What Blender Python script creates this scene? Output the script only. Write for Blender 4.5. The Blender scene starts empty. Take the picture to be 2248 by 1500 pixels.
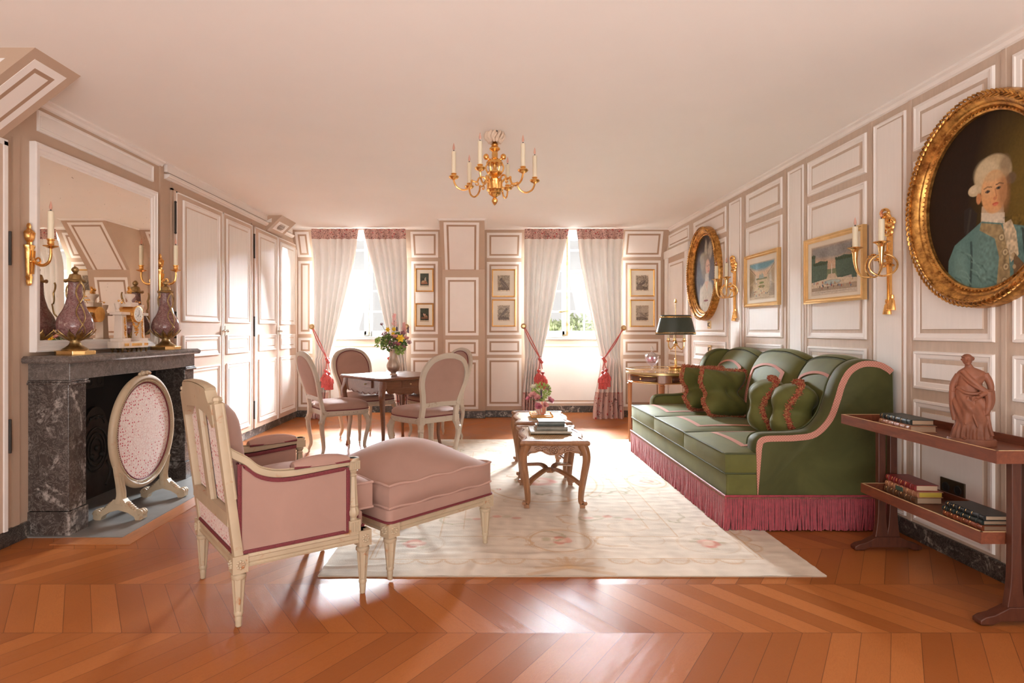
import bpy, math, random
import numpy as np
from mathutils import Vector, Matrix, noise as mnoise
R = math.radians
PI = math.pi
random.seed(7)
sc = bpy.context.scene
C = sc.collection

# ---------------------------------------------------------------- camera
cd = bpy.data.cameras.new('camera'); cam = bpy.data.objects.new('camera', cd); C.objects.link(cam)
cam.location = (0, 0, 1.15); cam.rotation_euler = (PI/2, 0, 0)
cd.sensor_width = 36; cd.lens = 36*1300/2248
cd.shift_x = 51/2248; cd.shift_y = -23/2248
cd.clip_start = 0.05; cd.clip_end = 200
sc.camera = cam
# ---------------------------------------------------------------- world, daylight, exposure
w = bpy.data.worlds.new('sky'); sc.world = w; w.use_nodes = True
bg = w.node_tree.nodes['Background']; bg.inputs[0].default_value = (1.0, 0.97, 0.94, 1); bg.inputs[1].default_value = 0.30
def area(name, loc, rot, sx, sy, power, col, spread=180):
    l = bpy.data.lights.new(name, 'AREA'); l.shape = 'RECTANGLE'; l.size = sx; l.size_y = sy
    l.energy = power; l.color = col; l.spread = R(spread)
    o = bpy.data.objects.new(name, l); C.objects.link(o); o.location = loc; o.rotation_euler = rot
    return o
# hazy bright sky high outside each of the two windows, shining in and down
area('daylight_sky', (0.6, 19.0, 7.0), (R(-66), 0, 0), 13, 5, 45000, (0.87, 0.945, 1.0))
# added fill lamps behind the camera, brightening the near room and ceiling
area('rear_fill', (0.0, -2.4, 1.55), (R(90), 0, 0), 3.6, 1.7, 15, (0.95, 0.98, 1.0))
area('rear_fill_up', (0.0, -1.3, 0.5), (R(180-38), 0, 0), 3.4, 1.6, 46, (1.0, 0.99, 0.97))
sc.view_settings.view_transform = 'Standard'; sc.view_settings.look = 'None'
sc.view_settings.gamma = 1; sc.view_settings.use_curve_mapping = False
sc.view_settings.exposure = 1.56
cy = sc.cycles
cy.use_denoising = True; cy.max_bounces = 9; cy.diffuse_bounces = 6; cy.glossy_bounces = 4
cy.transparent_max_bounces = 16; cy.transmission_bounces = 6
cy.sample_clamp_indirect = 6; cy.caustics_reflective = True; cy.caustics_refractive = False
cy.use_adaptive_sampling = False

# ---------------------------------------------------------------- geometry helpers
def onY(px, py, Y): return Vector(((px-1073)/1300*Y, Y, 1.15-(py-727)/1300*Y))
def onX(px, py, X):
    Y = 1300*X/(px-1073); return Vector((X, Y, 1.15-(py-727)/1300*Y))
def onZ(px, py, z):
    Y = 1300*(1.15-z)/(py-727); return Vector(((px-1073)/1300*Y, Y, z))
def sm(t): t = max(0, min(1, t)); return t*t*(3-2*t)
def lerp(a, b, t): return a+(b-a)*t
def spl(pts, n=8, closed=False):
    """Catmull-Rom through pts"""
    P = [np.array(p, float) for p in pts]; out = []; N = len(P)
    rng = range(N) if closed else range(N-1)
    for i in rng:
        if closed: a, b, c, d = P[(i-1) % N], P[i], P[(i+1) % N], P[(i+2) % N]
        else:
            b, c = P[i], P[i+1]; a = P[i-1] if i > 0 else 2*b-c; d = P[i+2] if i+2 < N else 2*c-b
        for k in range(n):
            t = k/n
            out.append(0.5*((2*b)+(-a+c)*t+(2*a-5*b+4*c-d)*t*t+(-a+3*b-3*c+d)*t**3))
    if not closed: out.append(P[-1])
    return out
def rrect(w, h, r, n=5, cx=0, cy=0):
    o = []
    for (sx, sy, a0) in ((1, 1, 0), (-1, 1, 90), (-1, -1, 180), (1, -1, 270)):
        for k in range(n+1):
            a = R(a0+90*k/n); o.append((cx+sx*(w/2-r)+r*math.cos(a), cy+sy*(h/2-r)+r*math.sin(a)))
    return o
def ell(a, b, n=48, cx=0, cy=0): return [(cx+a*math.cos(2*PI*i/n), cy+b*math.sin(2*PI*i/n)) for i in range(n)]

class MB:
    def __init__(s): s.v = []; s.f = []; s.m = []; s.T = None
    def add(s, vs, fs, m=0):
        k = len(s.v)
        if s.T is not None: vs = [s.T @ Vector(v) for v in vs]
        s.v.extend([tuple(v) for v in vs]); s.f.extend([tuple(i+k for i in f) for f in fs]); s.m.extend([m]*len(fs)); return s
    def box(s, x0, x1, y0, y1, z0, z1, m=0):
        return s.add([(x0, y0, z0), (x1, y0, z0), (x1, y1, z0), (x0, y1, z0), (x0, y0, z1), (x1, y0, z1), (x1, y1, z1), (x0, y1, z1)],
              [(0, 3, 2, 1), (4, 5, 6, 7), (0, 1, 5, 4), (1, 2, 6, 5), (2, 3, 7, 6), (3, 0, 4, 7)], m)
    def skin(s, loops, cu=True, cap0=True, cap1=True, cv=False, m=0):
        n = len(loops[0]); vs = [p for l in loops for p in l]; fs = []
        L = len(loops)
        for i in range(L if cv else L-1):
            a = i*n; b = ((i+1) % L)*n
            for j in range(n if cu else n-1):
                k = (j+1) % n
                fs.append((a+j, a+k, b+k, b+j))
        if cu and not cv:
            if cap0: fs.append(tuple(range(n-1, -1, -1)))
            if cap1: fs.append(tuple((L-1)*n+j for j in range(n)))
        return s.add(vs, fs, m)
    def lathe(s, prof, n=24, c=(0, 0, 0), mod=None, m=0, cap=True):
        loops = []
        for (r, z) in prof:
            l = []
            for j in range(n):
                a = 2*PI*j/n; rr = r*(mod(a, z) if mod else 1)
                l.append((c[0]+rr*math.cos(a), c[1]+rr*math.sin(a), c[2]+z))
            loops.append(l)
        return s.skin(loops, True, cap, cap, m=m)
    def tube(s, path, rad, n=8, closed=False, ref=None, sx=1, sy=1, sq=1.0, m=0, cap=True):
        P = [Vector(p) for p in path]; N = len(P); loops = []
        up = Vector(ref) if ref else None; prev = None
        for i in range(N):
            if closed: t = P[(i+1) % N]-P[(i-1) % N]
            else: t = P[min(i+1, N-1)]-P[max(i-1, 0)]
            if t.length < 1e-9: t = Vector((0, 0, 1))
            t.normalize()
            if up is not None: a = up-t*up.dot(t)
            elif prev is None:
                q = Vector((0, 0, 1)) if abs(t.z) < .9 else Vector((1, 0, 0)); a = q-t*q.dot(t)
            else: a = prev-t*prev.dot(t)
            if a.length < 1e-6: a = t.orthogonal()
            a.normalize(); prev = a; b = t.cross(a)
            r = rad[i] if hasattr(rad, '__len__') else rad
            l = []
            for j in range(n):
                th = 2*PI*j/n; c_, s_ = math.cos(th), math.sin(th)
                if sq != 1.0:
                    c_ = math.copysign(abs(c_)**sq, c_); s_ = math.copysign(abs(s_)**sq, s_)
                l.append(P[i]+a*(c_*r*sx)+b*(s_*r*sy))
            loops.append(l)
        return s.skin(loops, True, cap and not closed, cap and not closed, closed, m=m)
    def cyl(s, p0, p1, r0, r1=None, n=12, m=0):
        return s.tube([p0, p1], [r0, r0 if r1 is None else r1], n, m=m)
    def ball(s, c, r, n=10, k=7, sc=(1, 1, 1), m=0):
        loops = []
        for i in range(k+1):
            a = PI*i/k; rr = max(math.sin(a), 1e-3)
            loops.append([(c[0]+r*sc[0]*rr*math.cos(2*PI*j/n), c[1]+r*sc[1]*rr*math.sin(2*PI*j/n), c[2]-r*sc[2]*math.cos(a)) for j in range(n)])
        return s.skin(loops, m=m)
    def prism(s, poly, f0, f1, m=0):
        """poly of 2-D points, f0/f1 map a 2-D point to 3-D"""
        return s.skin([[f0(*p) for p in poly], [f1(*p) for p in poly]], m=m)
    def rings(s, O, U, V, N, quad, rs, ms, cap=True, capm=None, open_back=True):
        """nested inset rings of a convex quad in plane O,U,V raised along N. rs=[(inset,height)], ms material per step"""
        O, U, V, N = Vector(O), Vector(U), Vector(V), Vector(N); nq = len(quad)
        q = [np.array(p, float) for p in quad]
        def inset(d):
            out = []
            for i in range(nq):
                p0, p1, p2 = q[i-1], q[i], q[(i+1) % nq]
                e1 = p1-p0; e1 /= np.linalg.norm(e1); e2 = p2-p1; e2 /= np.linalg.norm(e2)
                n1 = np.array((-e1[1], e1[0])); n2 = np.array((-e2[1], e2[0]))
                bis = n1+n2; bis /= np.linalg.norm(bis); k = d/max(.2, bis.dot(n1))
                out.append(p1+bis*k)
            return out
        loops = []
        for (d, h) in rs:
            loops.append([O+U*float(p[0])+V*float(p[1])+N*h for p in inset(d)])
        for i in range(len(loops)-1):
            vs = loops[i]+loops[i+1]
            s.add(vs, [(j, (j+1) % nq, nq+(j+1) % nq, nq+j) for j in range(nq)], ms[i])
        if cap: s.add(loops[-1], [tuple(range(nq))], ms[-1] if capm is None else capm)
        return s
    def mesh(s, name, off=None, smooth=35):
        me = bpy.data.meshes.new(name)
        vs = s.v if off is None else [(a-off[0], b-off[1], c-off[2]) for a, b, c in s.v]
        me.from_pydata(vs, [], s.f); me.update()
        me.polygons.foreach_set('material_index', s.m)
        if smooth:
            me.polygons.foreach_set('use_smooth', [True]*len(s.f))
            me.set_sharp_from_angle(angle=R(smooth))
        return me

def W(o):
    """world location of an unrotated chain"""
    v = Vector((0, 0, 0))
    while o: v += o.location; o = o.parent
    return v
def obj(name, mb, mats, parent=None, world=False, smooth=35, bevel=0, sub=0, fix=True, solid=0):
    if not isinstance(mats, (list, tuple)): mats = [mats]
    off = W(parent) if (parent and world) else None
    me = mb.mesh(name, off, smooth)
    for m in mats: me.materials.append(m)
    o = bpy.data.objects.new(name, me); C.objects.link(o)
    if parent: o.parent = parent
    if fix:
        import bmesh
        bm = bmesh.new(); bm.from_mesh(me); bmesh.ops.recalc_face_normals(bm, faces=bm.faces); bm.to_mesh(me); bm.free()
    if solid:
        m = o.modifiers.new('s', 'SOLIDIFY'); m.thickness = solid; m.offset = 0
    if bevel:
        m = o.modifiers.new('b', 'BEVEL'); m.width = bevel; m.segments = 2; m.limit_method = 'ANGLE'; m.angle_limit = R(40)
    if sub:
        m = o.modifiers.new('u', 'SUBSURF'); m.levels = sub; m.render_levels = sub
    return o
def tag(o, label, cat, group=None, kind=None):
    if label: o['label'] = label
    if cat: o['category'] = cat
    if group: o['group'] = group
    if kind: o['kind'] = kind
    return o
def thing(name, label, cat, loc=(0, 0, 0), rz=0, group=None):
    o = bpy.data.objects.new(name, None); C.objects.link(o); o.empty_display_size = .05
    o.location = loc; o.rotation_euler = (0, 0, rz)
    return tag(o, label, cat, group)
def struct(o): o['kind'] = 'structure'; return o
KIDS = {}
def dup(root, loc=None, rz=None, label=None, group=None):
    r = root.copy(); C.objects.link(r)
    if loc is not None: r.location = loc
    if rz is not None: r.rotation_euler = (0, 0, rz)
    if label: r['label'] = label
    if group: r['group'] = group
    for ch in list(root.children):
        c = ch.copy(); C.objects.link(c); c.parent = r
        for g in list(ch.children):
            d = g.copy(); C.objects.link(d); d.parent = c
    return r

# ---------------------------------------------------------------- materials
def newmat(name):
    m = bpy.data.materials.new(name); m.use_nodes = True
    return m, m.node_tree, m.node_tree.nodes['Principled BSDF']
def ramp(nt, fac, stops, interp='LINEAR'):
    r = nt.nodes.new('ShaderNodeValToRGB'); r.color_ramp.interpolation = interp
    e = r.color_ramp.elements
    while len(e) < len(stops): e.new(0.5)
    for i, (p, c) in enumerate(stops):
        e[i].position = p; e[i].color = (*c, 1) if len(c) == 3 else c
    nt.links.new(fac, r.inputs[0]); return r.outputs[0]
def coord(nt, scale=(1, 1, 1), kind='Object'):
    t = nt.nodes.new('ShaderNodeTexCoord'); mp = nt.nodes.new('ShaderNodeMapping'); mp.inputs['Scale'].default_value = scale
    nt.links.new(t.outputs[kind], mp.inputs[0]); return mp.outputs[0]
def nz(nt, vec, scale, detail=4, rough=.55, dist=0):
    n = nt.nodes.new('ShaderNodeTexNoise'); n.inputs['Scale'].default_value = scale; n.inputs['Detail'].default_value = detail
    n.inputs['Roughness'].default_value = rough; n.inputs['Distortion'].default_value = dist
    nt.links.new(vec, n.inputs['Vector']); return n.outputs[0]
def bump(nt, b, h, strength=.3, dist=.002):
    n = nt.nodes.new('ShaderNodeBump'); n.inputs['Strength'].default_value = strength; n.inputs['Distance'].default_value = dist
    nt.links.new(h, n.inputs['Height']); nt.links.new(n.outputs[0], b.inputs['Normal']); return n
def mixc(nt, fac, a, b, mode='MIX'):
    m = nt.nodes.new('ShaderNodeMix'); m.data_type = 'RGBA'; m.blend_type = mode
    if isinstance(fac, (int, float)): m.inputs[0].default_value = fac
    else: nt.links.new(fac, m.inputs[0])
    for k, x in ((6, a), (7, b)):
        if isinstance(x, tuple): m.inputs[k].default_value = (*x, 1)
        else: nt.links.new(x, m.inputs[k])
    return m.outputs[2]
def mth(nt, op, a, b=None, c=None):
    m = nt.nodes.new('ShaderNodeMath'); m.operation = op
    for k, x in enumerate((a, b, c)):
        if x is None: continue
        if isinstance(x, (int, float)): m.inputs[k].default_value = x
        else: nt.links.new(x, m.inputs[k])
    return m.outputs[0]
def M(name, col, rough=.5, metal=0, var=.06, vs=6, bumps=0, bscale=60, sheen=0, coat=0, spec=.5, sub=0, stretch=(1, 1, 1), bd=.002):
    m, nt, b = newmat(name)
    b.inputs['Roughness'].default_value = rough; b.inputs['Metallic'].default_value = metal
    b.inputs['Specular IOR Level'].default_value = spec
    v = coord(nt, stretch)
    n = nz(nt, v, vs, 5)
    lo = tuple(max(0, c*(1-var)) for c in col); hi = tuple(min(1, c*(1+var)) for c in col)
    nt.links.new(ramp(nt, n, [(.3, lo), (.7, hi)]), b.inputs['Base Color'])
    if bumps: bump(nt, b, nz(nt, v, bscale, 3), bumps, bd)
    if sheen:
        b.inputs['Sheen Weight'].default_value = sheen; b.inputs['Sheen Roughness'].default_value = .35
        b.inputs['Sheen Tint'].default_value = (1, .95, .9, 1)
    if coat: b.inputs['Coat Weight'].default_value = coat; b.inputs['Coat Roughness'].default_value = .12
    if sub:
        b.inputs['Subsurface Weight'].default_value = sub; b.inputs['Subsurface Radius'].default_value = (.02, .012, .008)
    return m
TAN = (.50, .365, .27); CREAM = (.84, .80, .765); FIELD = (.82, .765, .72)
mTan = M('tan paint', TAN, .55, var=.03, bumps=.04, bscale=90)
mCream = M('cream paint', CREAM, .5, var=.025, bumps=.04, bscale=90)
mField = M('pale pink paint', FIELD, .55, var=.02)
mLine = M('brown line paint', (.40, .262, .178), .55, var=.03)
mCeil = M('ceiling paint', (.92, .90, .87), .8, var=.015, vs=1.5)
mCupTan = M('cupboard tan paint', (.60, .45, .35), .5, var=.05, bumps=.06, bscale=40)
mCupField = M('brushed white paint', (.82, .79, .75), .5, var=.03, stretch=(8, 8, .6), bumps=.04, bscale=30)
mWTan = M('worn tan paint', (.56, .445, .355), .5, var=.07, stretch=(6, 6, 1), bumps=.05, bscale=40)
mWField = M('worn white paint', (.84, .80, .765), .45, var=.02, stretch=(8, 8, .6), bumps=.03, bscale=24)
def wood(name, c0, c1, scale=3, rough=.35, stretch=(1, 12, 12), coat=.2, dist=2.0):
    m, nt, b = newmat(name); v = coord(nt, stretch)
    n = nz(nt, v, scale, 6, .6, dist); n2 = nz(nt, v, scale*9, 3)
    col = ramp(nt, n, [(.25, c0), (.75, c1)])
    col = mixc(nt, mth(nt, 'MULTIPLY', n2, .35), col, tuple(x*.55 for x in c0))
    nt.links.new(col, b.inputs['Base Color']); b.inputs['Roughness'].default_value = rough
    b.inputs['Coat Weight'].default_value = coat; b.inputs['Coat Roughness'].default_value = .15
    bump(nt, b, n2, .12, .001); return m
mWalnut = wood('carved walnut', (.20, .085, .035), (.38, .175, .075), 4, .38, (6, 6, 1.2))
mMahog = wood('mahogany', (.12, .030, .014), (.24, .068, .028), 3, .42, (8, 1.5, 8), 0)
mMahogV = wood('mahogany upright', (.060, .016, .008), (.12, .034, .015), 3, .45, (8, 8, 1.2), 0)
mTable = wood('polished walnut', (.12, .038, .017), (.23, .085, .036), 3, .34, (1.5, 9, 9), .15)
mCherry = wood('cherry wood', (.32, .115, .04), (.48, .19, .075), 3, .35, (8, 8, 1))
def painted_wood(name, base, under, amt=.70):
    m, nt, b = newmat(name); v = coord(nt)
    n = nz(nt, v, 22, 6, .65, .6); n2 = nz(nt, v, 5, 4)
    geo = nt.nodes.new('ShaderNodeNewGeometry')
    pt = ramp(nt, geo.outputs['Pointiness'], [(.52, (0, 0, 0)), (.60, (1, 1, 1))])
    chip = mth(nt, 'MULTIPLY', ramp(nt, n, [(amt-.1, (0, 0, 0)), (amt, (1, 1, 1))]), mth(nt, 'ADD', pt, .05))
    c = ramp(nt, n2, [(.3, tuple(x*.88 for x in base)), (.7, tuple(min(1, x*1.07) for x in base))])
    nt.links.new(mixc(nt, chip, c, under), b.inputs['Base Color']); b.inputs['Roughness'].default_value = .5
    bump(nt, b, n, .12, .001); return m
mGrey = painted_wood('grey painted wood', (.50, .425, .34), (.30, .20, .13))
mBeige = painted_wood('beige painted wood', (.45, .35, .235), (.36, .14, .05))
mGold = M('gilt bronze', (.86, .50, .17), .26, 1, var=.12, vs=30, bumps=.35, bscale=90)
mGoldS = M('polished brass', (.86, .58, .25), .2, 1, var=.06, vs=20)
mBrass = M('aged brass', (.36, .245, .11), .38, 1, var=.3, vs=40, bumps=.4, bscale=140)
mBrassP = M('brass plate', (.60, .43, .22), .35, .9, var=.08)
mIron = M('dark iron', (.05, .042, .036), .6, .6, var=.3, bumps=.3)
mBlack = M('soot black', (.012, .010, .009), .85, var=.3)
mGlassClear = None
def thin_glass(name, tint=(1, 1, 1), refl=.08, rough=.02, gr=.55):
    m, nt, b = newmat(name); nt.nodes.remove(b)
    tr = nt.nodes.new('ShaderNodeBsdfTransparent'); tr.inputs[0].default_value = (*tint, 1)
    gl = nt.nodes.new('ShaderNodeBsdfGlossy'); gl.inputs['Roughness'].default_value = rough
    lw = nt.nodes.new('ShaderNodeLayerWeight'); lw.inputs[0].default_value = .35
    mx = nt.nodes.new('ShaderNodeMixShader')
    nt.links.new(mth(nt, 'MAXIMUM', mth(nt, 'MULTIPLY', lw.outputs[1], gr), refl), mx.inputs[0])
    nt.links.new(tr.outputs[0], mx.inputs[1]); nt.links.new(gl.outputs[0], mx.inputs[2])
    nt.links.new(mx.outputs[0], nt.nodes['Material Output'].inputs[0]); return m
mPane = thin_glass('window glass', (1, 1, 1), .03)
mPrintGlass = thin_glass('picture glass', (1, 1, 1), .012, .02, .06)
mCrystal = thin_glass('cut crystal', (.92, .93, .95), .34, .12, .8)
def marble(name, base, vein, vein2=None, scale=4, rough=.22, amt=.57):
    m, nt, b = newmat(name); v = coord(nt)
    n = nz(nt, v, scale, 9, .68, 1.3); n2 = nz(nt, v, scale*3.1, 8, .7, 2.2); n3 = nz(nt, v, scale*7, 4, .6)
    a = ramp(nt, n, [(amt-.03, (0, 0, 0)), (amt+.05, (1, 1, 1))])
    r2 = mth(nt, 'ABSOLUTE', mth(nt, 'SUBTRACT', n2, .5))
    line = ramp(nt, r2, [(.0, (1, 1, 1)), (.022, (0, 0, 0))])
    blot = mth(nt, 'MULTIPLY', a, ramp(nt, n3, [(.42, (0, 0, 0)), (.62, (1, 1, 1))]))
    f = mth(nt, 'MINIMUM', mth(nt, 'ADD', blot, mth(nt, 'MULTIPLY', line, .45)), 1)
    c = ramp(nt, n3, [(.3, tuple(x*.75 for x in base)), (.7, tuple(min(1, x*1.25) for x in base))])
    nt.links.new(mixc(nt, f, c, vein), b.inputs['Base Color']); b.inputs['Roughness'].default_value = rough
    return m
mMarble = marble('grey black marble', (.062, .048, .042), (.38, .34, .31), scale=4.5)
mMarbleF = marble('grey veined marble', (.115, .095, .085), (.36, .31, .27), scale=3.5, amt=.64, rough=.25)
mMarbleB = marble('black baseboard marble', (.035, .028, .025), (.42, .38, .33), scale=7, rough=.3, amt=.54)
mSlate = M('grey hearth stone', (.20, .19, .18), .42, var=.12, vs=9)
mPurple = marble('purple marble', (.19, .085, .082), (.62, .50, .44), scale=7, amt=.60, rough=.14)
mAlab = M('pale alabaster', (.72, .60, .50), .35, var=.06, vs=12, sub=.15)
mEnamel = M('white enamel', (.80, .79, .74), .15, var=.01)
mCandle = M('ivory candle tube', (.80, .72, .54), .5, var=.03, sub=.1)
mBulb = thin_glass('flame bulb glass', (1, .78, .72), .10, .1)
mWick = M('black bulb base', (.02, .02, .02), .5)
def velvet(name, col, rough=.75, sheen=.6, nap=.16):
    m, nt, b = newmat(name); v = coord(nt, (1, 1, 1))
    n = nz(nt, v, 3.2, 4, .6, .8); n2 = nz(nt, v, 420, 2)
    c = ramp(nt, n, [(.3, tuple(x*(1-nap) for x in col)), (.7, tuple(min(1, x*(1+nap)) for x in col))])
    nt.links.new(c, b.inputs['Base Color']); b.inputs['Roughness'].default_value = rough
    b.inputs['Sheen Weight'].default_value = sheen; b.inputs['Sheen Roughness'].default_value = .3
    b.inputs['Sheen Tint'].default_value = (*[min(1, .35+.9*x) for x in col], 1)
    bump(nt, b, n2, .12, .0006); b.inputs['Specular IOR Level'].default_value = .2; return m
mPink = velvet('dusty pink velvet', (.36, .215, .172), .7, .35, .07)
mPinkB = velvet('terracotta pink velvet', (.46, .235, .165), .7, .3, .06)
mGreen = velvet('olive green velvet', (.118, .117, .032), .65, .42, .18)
mGreenShade = velvet('shaded green velvet', (.066, .068, .022), .6, .5, .25)  # the sofa's olive velvet, darkened for shade on the near arm
mPiping = M('pink piping', (.43, .26, .21), .7, var=.05)
mGPiping = M('green piping', (.06, .068, .024), .7, var=.05)
mBraid = M('burgundy braid', (.15, .020, .026), .7, var=.35, vs=260, bumps=.6, bscale=300)
def trimfab(name):
    m, nt, b = newmat(name); v = coord(nt)
    ch = nt.nodes.new('ShaderNodeTexChecker'); ch.inputs['Scale'].default_value = 130
    ch.inputs['Color1'].default_value = (.56, .27, .20, 1); ch.inputs['Color2'].default_value = (.42, .17, .125, 1)
    nt.links.new(v, ch.inputs[0]); nt.links.new(ch.outputs[0], b.inputs['Base Color']); b.inputs['Roughness'].default_value = .8
    bump(nt, b, ch.outputs[1], .4, .001); return m
mTrim = trimfab('woven salmon trim')
mFringe = M('crimson bullion fringe', (.30, .035, .05), .6, var=.25, vs=50, bumps=.7, bscale=240, sheen=.3)
mMoss = None
def mosstrim():
    m, nt, b = newmat('mixed brush fringe'); v = coord(nt)
    n = nt.nodes.new('ShaderNodeTexVoronoi'); n.inputs['Scale'].default_value = 160
    nt.links.new(v, n.inputs['Vector'])
    c = nt.nodes.new('ShaderNodeSeparateColor'); nt.links.new(n.outputs['Color'], c.inputs[0])
    nt.links.new(ramp(nt, c.outputs[0], [(0, (.30, .035, .025)), (.35, (.42, .13, .06)), (.7, (.46, .25, .10)), (.95, (.22, .15, .05))], 'CONSTANT'), b.inputs['Base Color'])
    b.inputs['Roughness'].default_value = .9; return m
mMoss = mosstrim()
def floral(name, base, scale=46, vine=True):
    m, nt, b = newmat(name); v = coord(nt)
    vo = nt.nodes.new('ShaderNodeTexVoronoi'); vo.inputs['Scale'].default_value = scale; vo.inputs['Randomness'].default_value = .55
    nt.links.new(v, vo.inputs['Vector'])
    dot = ramp(nt, vo.outputs['Distance'], [(.20, (1, 1, 1)), (.26, (0, 0, 0))])
    v2 = nt.nodes.new('ShaderNodeTexVoronoi'); v2.feature = 'DISTANCE_TO_EDGE'; v2.inputs['Scale'].default_value = scale*.8
    nt.links.new(v, v2.inputs['Vector'])
    n = nz(nt, v, scale*2.4, 3); vi = ramp(nt, mth(nt, 'ABSOLUTE', mth(nt, 'SUBTRACT', n, .5)), [(0, (1, 1, 1)), (.03, (0, 0, 0))])
    ed = ramp(nt, v2.outputs['Distance'], [(.0, (1, 1, 1)), (.05, (0, 0, 0))])
    c = mixc(nt, mth(nt, 'MULTIPLY', vi, .6), base, (.25, .22, .20))
    c = mixc(nt, mth(nt, 'MULTIPLY', ed, .6), c, (.55, .18, .17))
    c = mixc(nt, dot, c, (.48, .035, .06))
    nt.links.new(c, b.inputs['Base Color']); b.inputs['Roughness'].default_value = .8; return m
mFloral = floral('red sprig printed cotton', (.80, .70, .66))
mAttr = {}
def attrmat(name, rough=.7, bumps=0, bscale=200, coat=0):
    m, nt, b = newmat(name); a = nt.nodes.new('ShaderNodeAttribute'); a.attribute_name = 'Col'
    nt.links.new(a.outputs[0], b.inputs['Base Color']); b.inputs['Roughness'].default_value = rough
    b.inputs['Specular IOR Level'].default_value = .15
    if bumps: bump(nt, b, nz(nt, coord(nt), bscale, 3), bumps, .002)
    return m
mPaper = attrmat('printed paper', .8)
mOil = attrmat('oil paint on canvas', .6, .25, 160, 0)
mRug = attrmat('woven wool', .95, .5, 220)
mMat = M('cream picture mount', (.76, .69, .58), .8, var=.01)
mTerra = M('terracotta clay', (.22, .078, .04), .6, var=.22, vs=18, bumps=.3, bscale=80)
mTole = M('dark green painted metal', (.028, .042, .030), .32, var=.08, coat=.3)
mPewter = M('brushed pewter', (.50, .41, .34), .42, .85, var=.08, vs=8, stretch=(6, 6, .4))
mCloth = None
def cloth(name, col, trans=.35):
    m, nt, b = newmat(name); b.inputs['Roughness'].default_value = .85
    v = coord(nt); n = nz(nt, v, 5, 4)
    c = ramp(nt, n, [(.3, tuple(x*.97 for x in col)), (.7, tuple(min(1, x*1.03) for x in col))])
    nt.links.new(c, b.inputs['Base Color'])
    tl = nt.nodes.new('ShaderNodeBsdfTranslucent'); nt.links.new(c, tl.inputs[0])
    mx = nt.nodes.new('ShaderNodeMixShader'); mx.inputs[0].default_value = trans
    nt.links.new(b.outputs[0], mx.inputs[1]); nt.links.new(tl.outputs[0], mx.inputs[2])
    nt.links.new(mx.outputs[0], nt.nodes['Material Output'].inputs[0]); return m
mCurtain = cloth('cream linen curtain', (.85, .82, .78), .008)
def bordermat():
    m, nt, b = newmat('printed curtain border'); v = coord(nt)
    vo = nt.nodes.new('ShaderNodeTexVoronoi'); vo.inputs['Scale'].default_value = 24
    nt.links.new(v, vo.inputs['Vector'])
    n = nz(nt, v, 30, 5, .6, 1.0); n2 = nz(nt, v, 55, 4, .6, 1.5)
    c = mixc(nt, ramp(nt, n2, [(.52, (0, 0, 0)), (.57, (1, 1, 1))]), (.66, .42, .36), (.16, .08, .08))
    c = mixc(nt, ramp(nt, vo.outputs['Distance'], [(.16, (1, 1, 1)), (.26, (0, 0, 0))]), c, (.45, .05, .05))
    nt.links.new(c, b.inputs['Base Color']); b.inputs['Roughness'].default_value = .85; return m
mBorder = bordermat()
def bordermat2():
    m, nt, b = newmat('printed floral curtain hem'); v = coord(nt)
    vo = nt.nodes.new('ShaderNodeTexVoronoi'); vo.inputs['Scale'].default_value = 15
    nt.links.new(v, vo.inputs['Vector']); n = nz(nt, v, 20, 5, .6, 1.0)
    c = mixc(nt, ramp(nt, n, [(.60, (0, 0, 0)), (.64, (1, 1, 1))]), (.66, .46, .42), (.22, .11, .10))
    c = mixc(nt, ramp(nt, vo.outputs['Distance'], [(.17, (1, 1, 1)), (.25, (0, 0, 0))]), c, (.50, .06, .06))
    nt.links.new(c, b.inputs['Base Color']); b.inputs['Roughness'].default_value = .85; return m
mHem = bordermat2()
mCord = M('coral silk cord', (.52, .10, .085), .5, var=.3, vs=120, bumps=.7, bscale=200)
mTassel = M('coral tassel silk', (.55, .085, .08), .5, var=.35, vs=90, bumps=.8, bscale=160)
mBow = M('ivory silk bow', (.70, .56, .44), .7, var=.05)
mWinP = M('white window paint', (.44, .45, .44), .4, var=.01)
mLeaf = M('leaf green', (.12, .20, .05), .6, var=.3, vs=30)
mLeafL = M('light leaf green', (.30, .40, .10), .6, var=.2, vs=30)
mStem = M('green stem', (.10, .15, .04), .6)
def leather(name, col): return M(name, col, .42, var=.25, vs=25, bumps=.3, bscale=120)
mLgreen = leather('dark green leather', (.022, .030, .026)); mLtan = leather('tan leather', (.38, .17, .09))
mLred = leather('red leather', (.21, .018, .018)); mLbrown = leather('brown leather', (.16, .075, .035)); mLblack = leather('black leather', (.02, .02, .02))
mLorange = leather('orange brown leather', (.30, .08, .03))
mPages = M('book pages', (.52, .37, .25), .8, var=.15, vs=60, stretch=(1, 1, 40)); mPagesY = M('yellow page edges', (.50, .36, .05), .7, var=.1)
mLgrey = leather('grey cloth', (.19, .175, .14)); mLteal = leather('dark slate cloth', (.075, .085, .075)); mLpale = leather('pale grey cloth', (.40, .37, .30))
mRose = M('pink rose petals', (.72, .36, .34), .6, var=.12, vs=40); mRoseD = M('deep pink petals', (.58, .19, .25), .6, var=.2, vs=50)
mWhiteF = M('cream petals', (.80, .74, .58), .6, var=.06); mYellow = M('yellow petals', (.85, .58, .03), .55, var=.08)
mMauve = M('mauve buds', (.33, .15, .18), .7, var=.3, vs=80); mAstil = M('pale pink plume', (.78, .42, .40), .8, var=.12)
mViolet = M('dark violet spike', (.10, .06, .12), .7, var=.2)
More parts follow.
